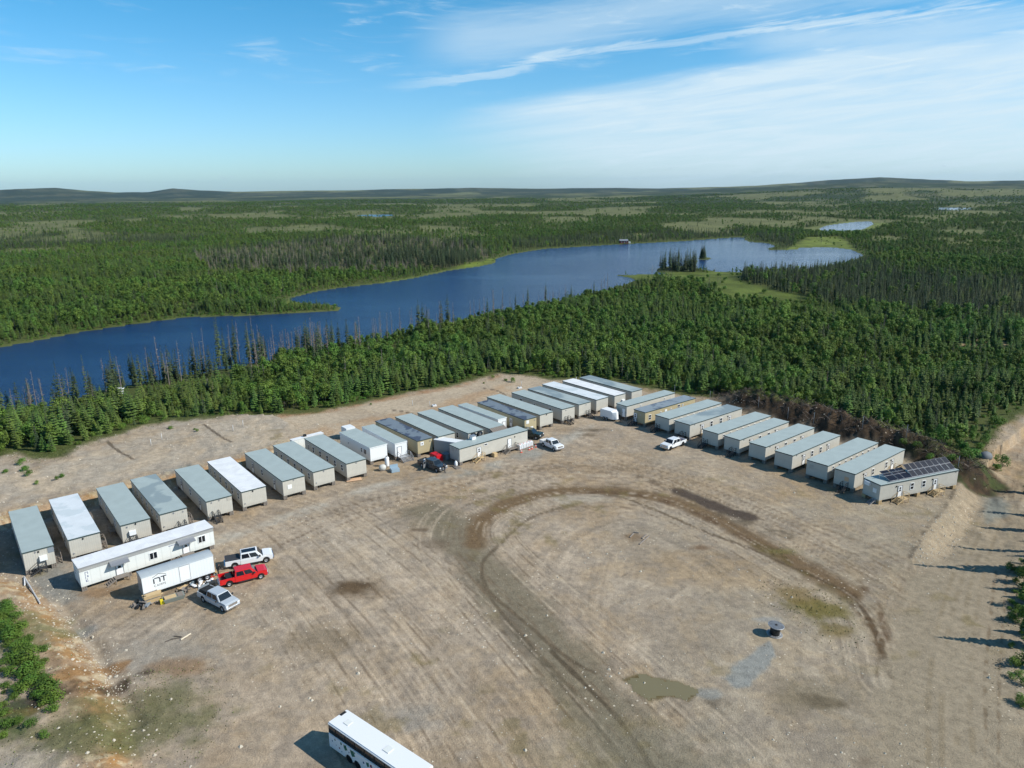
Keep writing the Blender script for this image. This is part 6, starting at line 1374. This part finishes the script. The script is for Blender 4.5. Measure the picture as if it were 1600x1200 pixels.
m = MB(); m.add([(-1.2,-.5,0),(1.2,-.5,0),(1.2,.5,0),(-1.2,.5,0),(-1.4,-.7,.6),(1.4,-.7,.6),(1.4,.7,.6),(-1.4,.7,.6)], [(0,3,2,1),(0,1,5,4),(1,2,6,5),(2,3,7,6),(3,0,4,7),(4,5,6,7)]); m.build('shell', simple('grey green steel', (.2, .22, .2), .6), t)
MB().box(-1.2, .3, -.5, .4, .61, .7).build('board', LUMBER, t); MB().box(.5, 1.2, -.6, .6, .61, .66).build('board', OLDWOOD, t)
def heap(name, label, cat, u, v, r, mats, n, seed, hh=.5):
    x, y = P(u, v); t = thing(name, label, cat, (x, y, 0), 0); rr = random.Random(seed)
    for k in range(n):
        a = rr.uniform(0, 6.28); d = r*math.sqrt(rr.random()); s = rr.uniform(.12, .4); M = Matrix.Translation((d*math.cos(a), d*math.sin(a), s*.4+rr.uniform(0, hh*(1-d/r)))) @ Matrix.Rotation(rr.uniform(0, 3), 4, 'Z') @ Matrix.Rotation(rr.uniform(-.5, .5), 4, 'X')
        MB().box(-s*rr.uniform(1, 2.2), s*rr.uniform(1, 2), -s*.5, s*.5, -s*.4, s*.3, M=M).build('piece', rr.choice(mats), t)
heap('scrap_heap', 'dark heap of scrap in the shade at the corner of the logo trailer', 'scrap', 226, 942, 1.5, (STEEL, OLDWOOD, LAMPM, GREYP), 26, 5, .8)
heap('scrap_heap', 'brown wood scraps under the middle of the logo trailer', 'scrap', 287, 922, 1.0, (LUMBER, OLDWOOD, STEEL), 14, 6)
heap('tarp_pile', 'white and black tarps and bags beside the logo trailer near the silver pickup', 'tarps', 314, 914, 1.5, (WHITEP, BLACK, WHITEP, BLUEG), 18, 7, .4)
heap('tool_pile', 'red and grey tools at the far corner of the logo trailer', 'tools', 332, 898, .8, (REDP, GREYP, LUMBER), 9, 8)
box_thing('black_crate', 'tall black crate between the silver and red pickups', 'crate', 331, 921, (1.0, .8, 1.1), LAMPM, 30, parts=lambda t, a, b, c: MB().box(-a/2-.02, a/2+.02, -b/2-.02, b/2+.02, c+.002, c+.06).build('lid', LAMPM, t))
for k, (u, v) in enumerate(((327, 924), (332.5, 922.5))):
    x, y = P(u, v); t = thing('bucket', ('left' if k == 0 else 'right')+' white bucket at the foot of the black crate', 'bucket', (x+.1, y-.75, 0), 0, 'white buckets by the black crate')
    MB().lathe([(.15, 0), (.19, .4), (.17, .4), (.13, .03), (0, .03)], 12).build('pail', WHITEP, t); m = MB(); m.bar((-.19, 0, .4), (0, 0, .55), .015); m.bar((0, 0, .55), (.19, 0, .4), .015); m.build('handle', STEEL, t)
def pole_on_ground(name, label, cat, a, b, r, mat, z=.2):
    A, B = Vector((*P(*a), 0)), Vector((*P(*b), 0)); A.z = float(gh(A.x, A.y)[0])+z; B.z = float(gh(B.x, B.y)[0])+z; c = (A+B)/2; t = thing(name, label, cat, c)
    MB().bar(A-c, B-c, r*2, n=8).build('shaft', mat, t)
    m = MB(); d = (B-A)
    for f in (.35, .82): q = A-c+d*f; m.box(q.x-.18, q.x+.18, q.y-.18, q.y+.18, q.z-z-.02, q.z-r)
    m.build('rest_block', OLDWOOD, t)
pole_on_ground('long_pipe', 'long pale grey pole lying on blocks at the left edge of the yard', 'pole', (38, 903), (63.5, 948), .11, simple('pale grey pipe', (.5, .5, .5), .6))
pole_on_ground('short_pipe', 'short white post lying beside the long grey pole', 'pole', (38.5, 904), (39, 916), .1, WHITEP)
pole_on_ground('wood_pole', 'pale wooden pole lying on the left yard', 'pole', (282.5, 1000), (298, 990.5), .1, simple('pale bare wood', (.6, .52, .4), .8), .1)
for k, (a, b) in enumerate((((258, 1003), (270, 998)), ((268, 999), (283, 996)), ((272, 994), (284, 995)))): pole_on_ground('dark_branch', ['leftmost', 'middle', 'upper'][k]+' dark branch lying left of the pale wooden pole', 'branch', a, b, .06, BARK, .06)
for k, (a, b) in enumerate((((999, 851), (1014, 838)), ((1003, 842), (1010, 836)), ((984, 840), (990, 834)), ((990, 832), (998, 833)))): pole_on_ground('old_board', ['longest', 'inner', 'leftmost', 'upper'][k]+' weathered board half buried inside the track loop', 'board', a, b, .12, OLDWOOD, .06)
# cabin across the lake and hut by the near shore
x, y = P(975, 379.5, ZW+1); z = float(gh(x, y)[0]); t = thing('cabin', 'small red cabin with pale roof on the far lake shore', 'cabin', (x, y, z), math.radians(4))
MB().box(-4.5, 4.5, 0, 5, 0, 2.9).build('wall', simple('dark red boards', (.12, .02, .025), .8), t); m = MB(); m.prism([(-.5, 2.85), (-.5, 3.0), (2.6, 4.6), (5.5, 3.0), (5.5, 2.85)], 0, 9.8)
mm_ = MB(); mm_.v = [(px_-4.9 if False else (py_-4.9), px_, pz_) for px_, py_, pz_ in m.v]; mm_.f = m.f; mm_.m = m.m; mm_.build('roof', ALU, t)
for xx in (-2.6, 0.4, 2.8): f = link('window', WIN['p'][0], None, t); f.rotation_euler = (0, 0, math.pi/2); f.location = (xx, 0, 1.7); link('pane', WIN['p'][1], None, f)
MB().box(5.5, 7.5, .5, 3, 0, 1.8).build('shed', PALES, t)
x, y = P(188, 614, ZL+.5); z = float(gh(x, y)[0]); t = thing('pump_hut', 'tiny white hut with slanted roof near the left lake shore', 'hut', (x, y, z), .4)
MB().box(-1.1, 1.1, -1, 1, 0, 2.3).build('wall', PALES, t); m = MB(); m.add([(-1.9,-1.3,2.75),(1.5,-1.3,2.32),(1.5,1.3,2.32),(-1.9,1.3,2.75),(-1.9,-1.3,2.87),(1.5,-1.3,2.44),(1.5,1.3,2.44),(-1.9,1.3,2.87)], [(0,3,2,1),(4,5,6,7),(0,1,5,4),(1,2,6,5),(2,3,7,6),(3,0,4,7)]); m.build('roof', FRAME_W, t)
o = link('door', DOORP, None, t); o.rotation_euler = (0, 0, math.pi/2); o.location = (.3, -1.0, .02); t.scale = (.8, .8, .8)
x, y = P(1540, 714); t = thing('boulder', 'smooth grey boulder at the forest edge behind the solar trailer', 'boulder', (x, y, float(gh(x, y)[0])-.3), .5)
MB().lathe([(1.25, 0), (1.3, .5), (1.0, 1.1), (.5, 1.4), (0, 1.48)], 14).build('stone', simple('dark grey rock', (.16, .17, .18), .7, noise=.25), t, smooth=True); t.scale = (1.2, .9, 1)

# ================================================================ PEOPLE
def person(label, u, v, rz, top, legs, lean=.25, reach=.5):
    x, y = P(u, v); t = tag(empty('person', (x, y, 0), rz), label, 'person'); h = 1.0
    J = {'pel': (0, 0, .98), 'chest': (lean*.5, 0, 1.34), 'neck': (lean*.75, 0, 1.50), 'head': (lean*.95, 0, 1.66)}
    v_ = [J['pel'], J['chest'], J['neck'], J['head']]; e = [(0, 1), (1, 2), (2, 3)]; R = [.155, .17, .06, .105]
    def chain(start, pts, rad):
        s = start
        for p, r in zip(pts, rad): v_.append(p); R.append(r); e.append((s, len(v_)-1)); s = len(v_)-1
    for s, st in ((-1, .18), (1, -.16)):
        chain(0, [(0.02, s*.10, .88), (st*.5+.03, s*.11, .50), (st, s*.11, .09), (st+.17, s*.12, .045)], [.10, .065, .05, .04])
        chain(1, [(lean*.6, s*.2, 1.40), (lean*.6+.08, s*.26, 1.12), (lean+reach*.5, s*.2, 1.0), (lean+reach*.5+.09, s*.19, .98)], [.065, .048, .038, .035])
    me = bpy.data.meshes.new('body'); me.from_pydata(v_, e, []); ob = bpy.data.objects.new('body', me); COL.objects.link(ob)
    sk = ob.modifiers.new('s', 'SKIN'); sv = me.skin_vertices[0].data
    for i, r in enumerate(R): sv[i].radius = (r, r); sv[i].use_root = (i == 0)
    ob.modifiers.new('u', 'SUBSURF').levels = 1; bpy.context.view_layer.update()
    m2 = bpy.data.meshes.new_from_object(ob.evaluated_get(bpy.context.evaluated_depsgraph_get())); bpy.data.objects.remove(ob)
    skin = simple('skin', (.45, .27, .19), .6)
    for m in (top, legs, skin): m2.materials.append(m)
    mi = []
    for p in m2.polygons:
        c = p.center; mi.append(2 if c.z > 1.53 or (abs(c.y) > .12 and c.x > lean+reach*.5-.02 and c.z > .9) else (0 if c.z > .97 else 1))
    m2.polygons.foreach_set('material_index', mi); m2.polygons.foreach_set('use_smooth', [True]*len(mi)); b = link('body', m2, None, t)
    MB().lathe([(.125, 1.70), (.12, 1.78), (.07, 1.85), (0, 1.87)], 12, Matrix.Translation((lean*.95, 0, 0))).build('cap', LAMPM, t, smooth=True)
    for s in (-1, 1):
        hb = MB()
        for k in range(4): hb.bar((lean+reach*.5+.10, s*.19-.035+k*.023, .98), (lean+reach*.5+.18-.012*abs(k-1.4), s*.19-.035+k*.023, .945), .018)
        hb.bar((lean+reach*.5+.07, s*.155, .985), (lean+reach*.5+.13, s*.13, .955), .02); hb.build('fingers', skin, t)
    t.scale = (1.1, 1.1, 1.1); return t
NAVY, BLK, JEAN = simple('dark navy cloth', (.02, .022, .03), .9), simple('black cloth', (.014, .014, .015), .9), simple('dark blue jeans', (.03, .04, .06), .9)
person('person in dark clothes standing at the tailgate of the red pickup', 341.5, 899, math.radians(-15), BLK, NAVY)
person('person in dark clothes leaning at the front of the dark pickup', 695.5, 739, math.radians(150), NAVY, JEAN, lean=.3)
# ================================================================ TREES SET BY HAND, BUSHES, STONES
HT = {'b_spruce_0': 8.5, 'b_spruce_1': 10.0, 'b_spruce_2': 7.2, 'd_thin_spruce_0': 10.5, 'd_thin_spruce_1': 9.5, 'e_snag_0': 8.5, 'e_snag_1': 10.5, 'e_snag_2': 6.5, 'a_pine_4': 6.8, 'a_pine_1': 6.0, 'c_leafy_3': 6.2, 'c_leafy_1': 5.4, 'a_pine_0': 5.2, 'a_pine_3': 5.6, 'f_bush_0': 1.9, 'f_bush_1': 1.3, 'c_leafy_0': 4.2}
def put_tree(kname, u, v, h, label, group=None, z=None, wide=None, zg=None):
    """foot of the tree at photo pixel (u, v) on the ground"""
    zz = ZL if zg is None else zg
    for _ in range(4):
        x, y = P(u, v, zz); zz = float(gh(x, y)[0])
    s = h/HT[kname]; return tree(kname, x, y, max(zz, ZW)-.1, rng.uniform(0, 6.28), (wide or s*rng.uniform(.9, 1.15)), s, label, group)
SP = 'tall sparse spruces along the near shore at the left'
near = [(8,655,50,'d'),(34,650,42,'d'),(25,652,36,'e'),(50,637,36,'d'),(72,642,42,'e'),(88,640,30,'d'),(98,636,58,'b'),(111,627,44,'e'),(119,622,40,'b'),(139,622,56,'b'),(146,628,40,'d'),(178,611,32,'d'),(180,600,44,'b'),(190,600,38,'e'),
  (212,594,38,'b'),(221,594,34,'d'),(234,592,44,'e'),(242,590,34,'b'),(257,585,30,'b'),(267,590,44,'d'),(276,586,34,'b'),(299,580,30,'b'),(251,588,56,'e'),(284,588,50,'e'),(308,580,54,'e'),(322,576,58,'e'),(345,566,62,'d'),(352,568,40,'d'),(362,566,54,'e'),(375,560,52,'e'),(398,556,60,'e'),(60,640,50,'e'),(166,604,38,'e'),(330,580,36,'d')]
near += [(u+rng.uniform(-9, 9), v+rng.uniform(-3, 3), hp*rng.uniform(.55, 1.0), 'edeb'[int(rng.integers(0, 4))]) for u, v, hp, c in near for _ in range(2)]
for k, (u, v, hp, c) in enumerate(near):
    v += 9; hp += 9; x, y = P(u, v, ZL); h = hp/FPX*math.hypot(x, y)*1.08
    kn = {'d': ['d_thin_spruce_0', 'd_thin_spruce_1'][k % 2], 'b': ['b_spruce_0', 'b_spruce_1', 'b_spruce_2'][k % 3], 'e': ['e_snag_0', 'e_snag_1', 'e_snag_2'][k % 3]}[c]
    put_tree(kn, u, v, h, {'d': 'thin patchy spruce standing against the dark lake at the left shore', 'b': 'tall green spruce standing against the dark lake at the left shore', 'e': 'bare grey dead tree standing against the dark lake at the left shore'}[c],
             {'d': SP, 'b': 'green spruces along the near shore at the left', 'e': 'dead trees along the near shore at the left'}[c], wide=1.0 if c == 'b' else 1.25)
rr = random.Random(11)
for k in range(130):                                                 # reddish and grey snags between yard woods and lake
    u = rr.choice([rr.uniform(390, 540), rr.uniform(400, 530), rr.uniform(540, 720), rr.uniform(720, 970)]); v = np.interp(u, [400, 550, 700, 800, 970], [572, 545, 512, 490, 452])+rr.uniform(-4, 14)
    kn = rr.choice(['e_snag_0', 'e_snag_1', 'e_snag_1', 'd_thin_spruce_0', 'e_snag_0']); put_tree(kn, u, v, rr.uniform(9.5, 15.5) if u < 800 else rr.uniform(8, 12), ('bare dead tree' if kn[0] == 'e' else 'thin patchy spruce')+' rising over the near woods in front of the middle lake', ('dead trees' if kn[0] == 'e' else 'thin spruces')+' before the middle lake')
for u, v, h in ((668, 518, 11), (700, 512, 15), (690, 514, 13)): put_tree('d_thin_spruce_1', u, v, h, 'tall dark spruce topping the woods before the lake, '+{668: 'short left one', 700: 'tallest right one', 690: 'middle one'}[u])
put_tree('e_snag_1', 541, 600, 9, 'single white bleached trunk in the woods behind the service trailers')
n = 0
for k in range(64):                                                 # spruce islands in the lake
    if k < 52: u, v = rr.uniform(1028, 1088), rr.uniform(418, 425)
    else: u, v = rr.uniform(1094, 1104), rr.uniform(402, 404.5)
    x, y = P(u, v, ZW+.3); h = rr.uniform(9, 15) if k < 52 else rr.uniform(7, 13)
    tree(['b_spruce_0', 'b_spruce_1', 'b_spruce_2', 'd_thin_spruce_0'][k % 4], x, y, ZW+.1, rr.uniform(0, 6), 1.75, h/9.0, 'dark spruce in the clump on the '+('larger' if k < 52 else 'tiny')+' lake island', 'spruces on the '+('larger' if k < 52 else 'tiny')+' island')
for u, v, h in ((1073, 408, 11), (1078, 408, 10), (1085, 409, 10)): x, y = P(u, v, ZW+.3); tree('d_thin_spruce_0', x, y, ZW+.1, 0, .9, h/9, 'lone thin spruce on the narrow grassy spit behind the larger island', 'spruces on the grassy spit')
# trees right of the road: their shadows reach over it
for k, (u, v, h, kn) in enumerate(((1606, 772, 5.5, 'a_pine_4'), (1612, 806, 7.5, 'b_spruce_0'), (1614, 832, 8.5, 'b_spruce_2'), (1616, 862, 10.0, 'b_spruce_1'), (1612, 897, 12.5, 'b_spruce_0'), (1634, 893, 9.0, 'a_pine_1'), (1606, 925, 4.5, 'a_pine_4'), (1603, 950, 3.2, 'c_leafy_1'), (1598, 972, 2.4, 'c_leafy_0'), (1612, 1010, 8.5, 'b_spruce_2'), (1600, 990, 3, 'a_pine_3'), (1599, 912, 2.6, 'c_leafy_0'), (1597, 935, 2.2, 'a_pine_0'))):
    put_tree(kn, u, v, h, 'dark tree beside the dirt road at the right edge casting a long shadow', 'trees beside the road at the right edge', zg=0)
# bushes on the left bank
line = PP([(2,945),(14,962),(28,985),(40,1008),(52,1030),(66,1055),(84,1080),(100,1100)], 1.0)
for k in range(58):
    t = rr.uniform(0, len(line)-1.001); i_ = int(t); p = line[i_]*(1-t+i_)+line[i_+1]*(t-i_); x, y = p[0]+rr.gauss(-.7, .8), p[1]+rr.gauss(-.3, .8); s = rr.uniform(.4, .95)
    z = float(gh(x, y)[0]); kn = ['f_bush_0', 'f_bush_1'][k % 2]
    tree(kn, x, y, z-.05, rr.uniform(0, 6), s*1.2, s*rr.uniform(.6, 1.0), 'bright green willow bush in the thick strip along the stony bank', 'green bushes on the left bank')
for k in range(34):
    x, y = P(rr.uniform(0, 70), rr.uniform(1010, 1160), 1.2); s = rr.uniform(.2, .6); z = float(gh(x, y)[0])
    tree(['f_bush_0', 'f_bush_1'][k % 2], x, y, z-.05, rr.uniform(0, 6), s*1.2, s*.8, 'small scattered green bush left of the thick shrub strip', 'small bushes at the lower left corner')
for k, (u, v, s) in enumerate(((36,735,.7),(40,745,.7),(48,752,.6),(10,748,.5),(92,760,.4),(99,755,.5),(58,765,.4),(268,678,.5),(310,683,.35),(305,680,.3),(800,596,.7),(790,594,.5),(770,590,.5),(756,598,.3),(580,632,.3),(1556,705,1.0),(1568,712,1.0),(1560,720,.8),(1556,665,1.2),(1564,660,1.0),(1536,690,1.0),(1530,700,.9),(1470,735,.8),(1485,728,.8),(1450,722,.7),(1430,712,.8),(1410,708,.7),(1508,725,1.1),(1518,716,1.2))):
    x, y = P(u, v, .2); z = float(gh(x, y)[0]); w = 'at the far left of the bare strip' if u < 200 else ('on the bare strip behind the left row' if u < 900 else 'around the right end of the brush berm')
    tree(['f_bush_0', 'f_bush_1'][k % 2], x, y, z-.05, rr.uniform(0, 6), s*1.1, s, 'low green shrub '+w, 'low shrubs '+w)

for k in range(46):
    u, v = rr.uniform(1574, 1606), rr.uniform(870, 1120); x, y = P(u, v); z = float(gh(x, y)[0]); s_ = rr.uniform(.25, .8)
    if v > 1020 and k % 3: continue
    tree(['f_bush_0', 'f_bush_1', 'f_bush_0'][k % 3], x, y, z-.05, rr.uniform(0, 6), s_*1.1, s_*rr.uniform(.6, 1.1), 'low green scrub along the outer side of the dirt road', 'scrub beside the dirt road')
def stones():
    n = 16000; a = rng.uniform(-math.radians(41), math.radians(41), n); r = np.sqrt(rng.uniform(48**2, 190**2, n)); x, y = r*np.sin(a), r*np.cos(a)
    w = fbm(x/12, y/12, 300, 3); bias = np.where(inpoly(x, y, hillpoly), 1.0, sstep(w, 0.45, 0.7)*0.7+0.06)
    k = inpoly(x, y, pad) & (rng.uniform(0, 1, n) < bias) & ~inpoly(x, y, road); x, y = x[k], y[k]
    # extra rubble on the left bank, the drain and the slope by the road
    ex = [PP([(60,935),(110,985),(165,1050),(190,1085)]), toe, PP([(1502,760),(1480,800),(1452,832),(1430,872)]), PP([(1533,780),(1500,822),(1470,852),(1440,880)])]
    for q, c in zip(ex, (500, 900, 420, 420)):
        i = rng.integers(0, len(q)-1, c); t = rng.uniform(0, 1, c)[:, None]; p = q[i]*(1-t)+q[i+1]*t+rng.normal(0, 1.5 if c > 200 else .7, (c, 2)); x = np.r_[x, p[:, 0]]; y = np.r_[y, p[:, 1]]
    n = len(x); z = height(x, y); s = rng.gamma(2.0, .032, n)+.025; s = np.minimum(s, .42)
    o = np.array([(1,0,0),(.3,.95,0),(-.8,.5,.05),(-.7,-.6,0),(.4,-.9,.05),(0.05,0,.75)]); f = np.array([(0,1,5),(1,2,5),(2,3,5),(3,4,5),(4,0,5)])
    jit = rng.uniform(.65, 1.3, (n, 6, 3)); an = rng.uniform(0, 6.28, n); c, si = np.cos(an)[:, None], np.sin(an)[:, None]
    v = o[None]*jit*s[:, None, None]; vx = v[..., 0]*c-v[..., 1]*si; vy = v[..., 0]*si+v[..., 1]*c; V = np.stack([vx+x[:, None], vy+y[:, None], v[..., 2]+z[:, None]-.02], -1).reshape(-1, 3)
    F = (f[None]+np.arange(n)[:, None, None]*6).reshape(-1, 3); me = bpy.data.meshes.new('stones'); me.from_pydata(V.tolist(), [], F.tolist()); me.update()
    o = link('stones', me, STONE); tag(o, 'pale stones and rubble scattered over the bare yard', 'stones', kind='stuff')
stones()
def brush():
    """broken branches and roots sticking out of the berm"""
    m = MB(); q = berm; rr = random.Random(3); pts = []
    for k in range(2600):
        i = rr.randrange(len(q)-1); t = rr.random(); x, y = q[i]*(1-t)+q[i+1]*t; pts.append((x+rr.gauss(0, 3.2), y+rr.gauss(0, 3.2)))
    zs = height(np.array([p[0] for p in pts]), np.array([p[1] for p in pts]))
    for (x, y), z in zip(pts, zs):
        L = rr.uniform(.4, 1.9); a = rr.uniform(0, 6.28); e = rr.uniform(-.2, .8); m.bar((x, y, z-.1), (x+L*math.cos(a)*math.cos(e), y+L*math.sin(a)*math.cos(e), z+L*math.sin(e)), rr.uniform(.04, .12), n=3, mi=rr.choice((0, 0, 1)))
    o = m.build('brush_debris', [simple('dark torn roots', (.055, .038, .028), .95), simple('grey broken branches', (.17, .14, .12), .95)]); tag(o, 'tangle of torn roots and broken branches along the dark earth berm', 'brush', kind='stuff')
brush()
def grass():
    n = 9000; sp = [(225,1130,10),(120,1170,10),(255,1085,6),(1283,955,5.5),(1240,930,5),(1300,985,4),(20,1060,8),(8,1150,5),(1225,862,3.5),(1440,728,6),(1590,900,6),(1592,960,5),(1590,1060,4),(900,592,8),(780,590,5),(60,735,6)]
    X = []; Y = []
    for u, v, r in sp:
        c = P(u, v); m = int(n*r*r/900); a = rng.uniform(0, 6.28, m); d = r*np.sqrt(rng.uniform(0, 1, m)); X.append(c[0]+d*np.cos(a)); Y.append(c[1]+d*np.sin(a))
    m = 22000; i = rng.integers(0, len(pad)-9, m); t = rng.uniform(0, 1, m)[:, None]; p = pad[i]*(1-t)+pad[i+1]*t + rng.normal(0, 1.6, (m, 2)); X.append(p[:, 0]); Y.append(p[:, 1])
    x, y = np.concatenate(X), np.concatenate(Y); k = (fbm(x/1.1, y/1.1, 310, 3)+rng.uniform(-.25, .25, len(x)) > .52) & (np.hypot(x, y) < 330) & ~inpoly(x, y, road); x, y = x[k], y[k]; n = len(x); z = height(x, y)
    an = rng.uniform(0, 6.28, n); s = rng.uniform(.04, .12, n); h = rng.uniform(.05, .18, n)
    V = np.stack([np.stack([x-s*np.cos(an), y-s*np.sin(an), z], -1), np.stack([x+s*np.cos(an), y+s*np.sin(an), z], -1), np.stack([x+s*.5*np.sin(an), y-s*.5*np.cos(an), z+h], -1)], 1).reshape(-1, 3)
    me = bpy.data.meshes.new('grass'); me.from_pydata(V.tolist(), [], np.arange(3*n).reshape(-1, 3).tolist()); me.update(); o = link('grass', me, simple('dry green weeds', (.13, .145, .055), .9, noise=.3, scale=.3)); tag(o, 'thin weeds and grass growing at the edges of the bare yard', 'grass', kind='stuff')
grass()
# ---- air
hz = MB().box(-21000, 21000, -6000, 31000, -12, 420).build('haze'); tag(hz, 'thin summer haze over the whole landscape', 'haze', kind='stuff')
m = bpy.data.materials.new('thin haze'); m.use_nodes = True; q = NT(m.node_tree); q.n.clear()
vol = q.new('ShaderNodeVolumePrincipled'); vol.inputs['Color'].default_value = (0.55, 0.80, 1.0, 1); vol.inputs['Density'].default_value = 1.5e-5; vol.inputs['Anisotropy'].default_value = 0.0
out = q.new('ShaderNodeOutputMaterial'); q.link(vol.outputs[0], out.inputs['Volume']); hz.data.materials.append(m)
S.cycles.volume_step_rate = 1.0; S.cycles.volume_bounces = 0
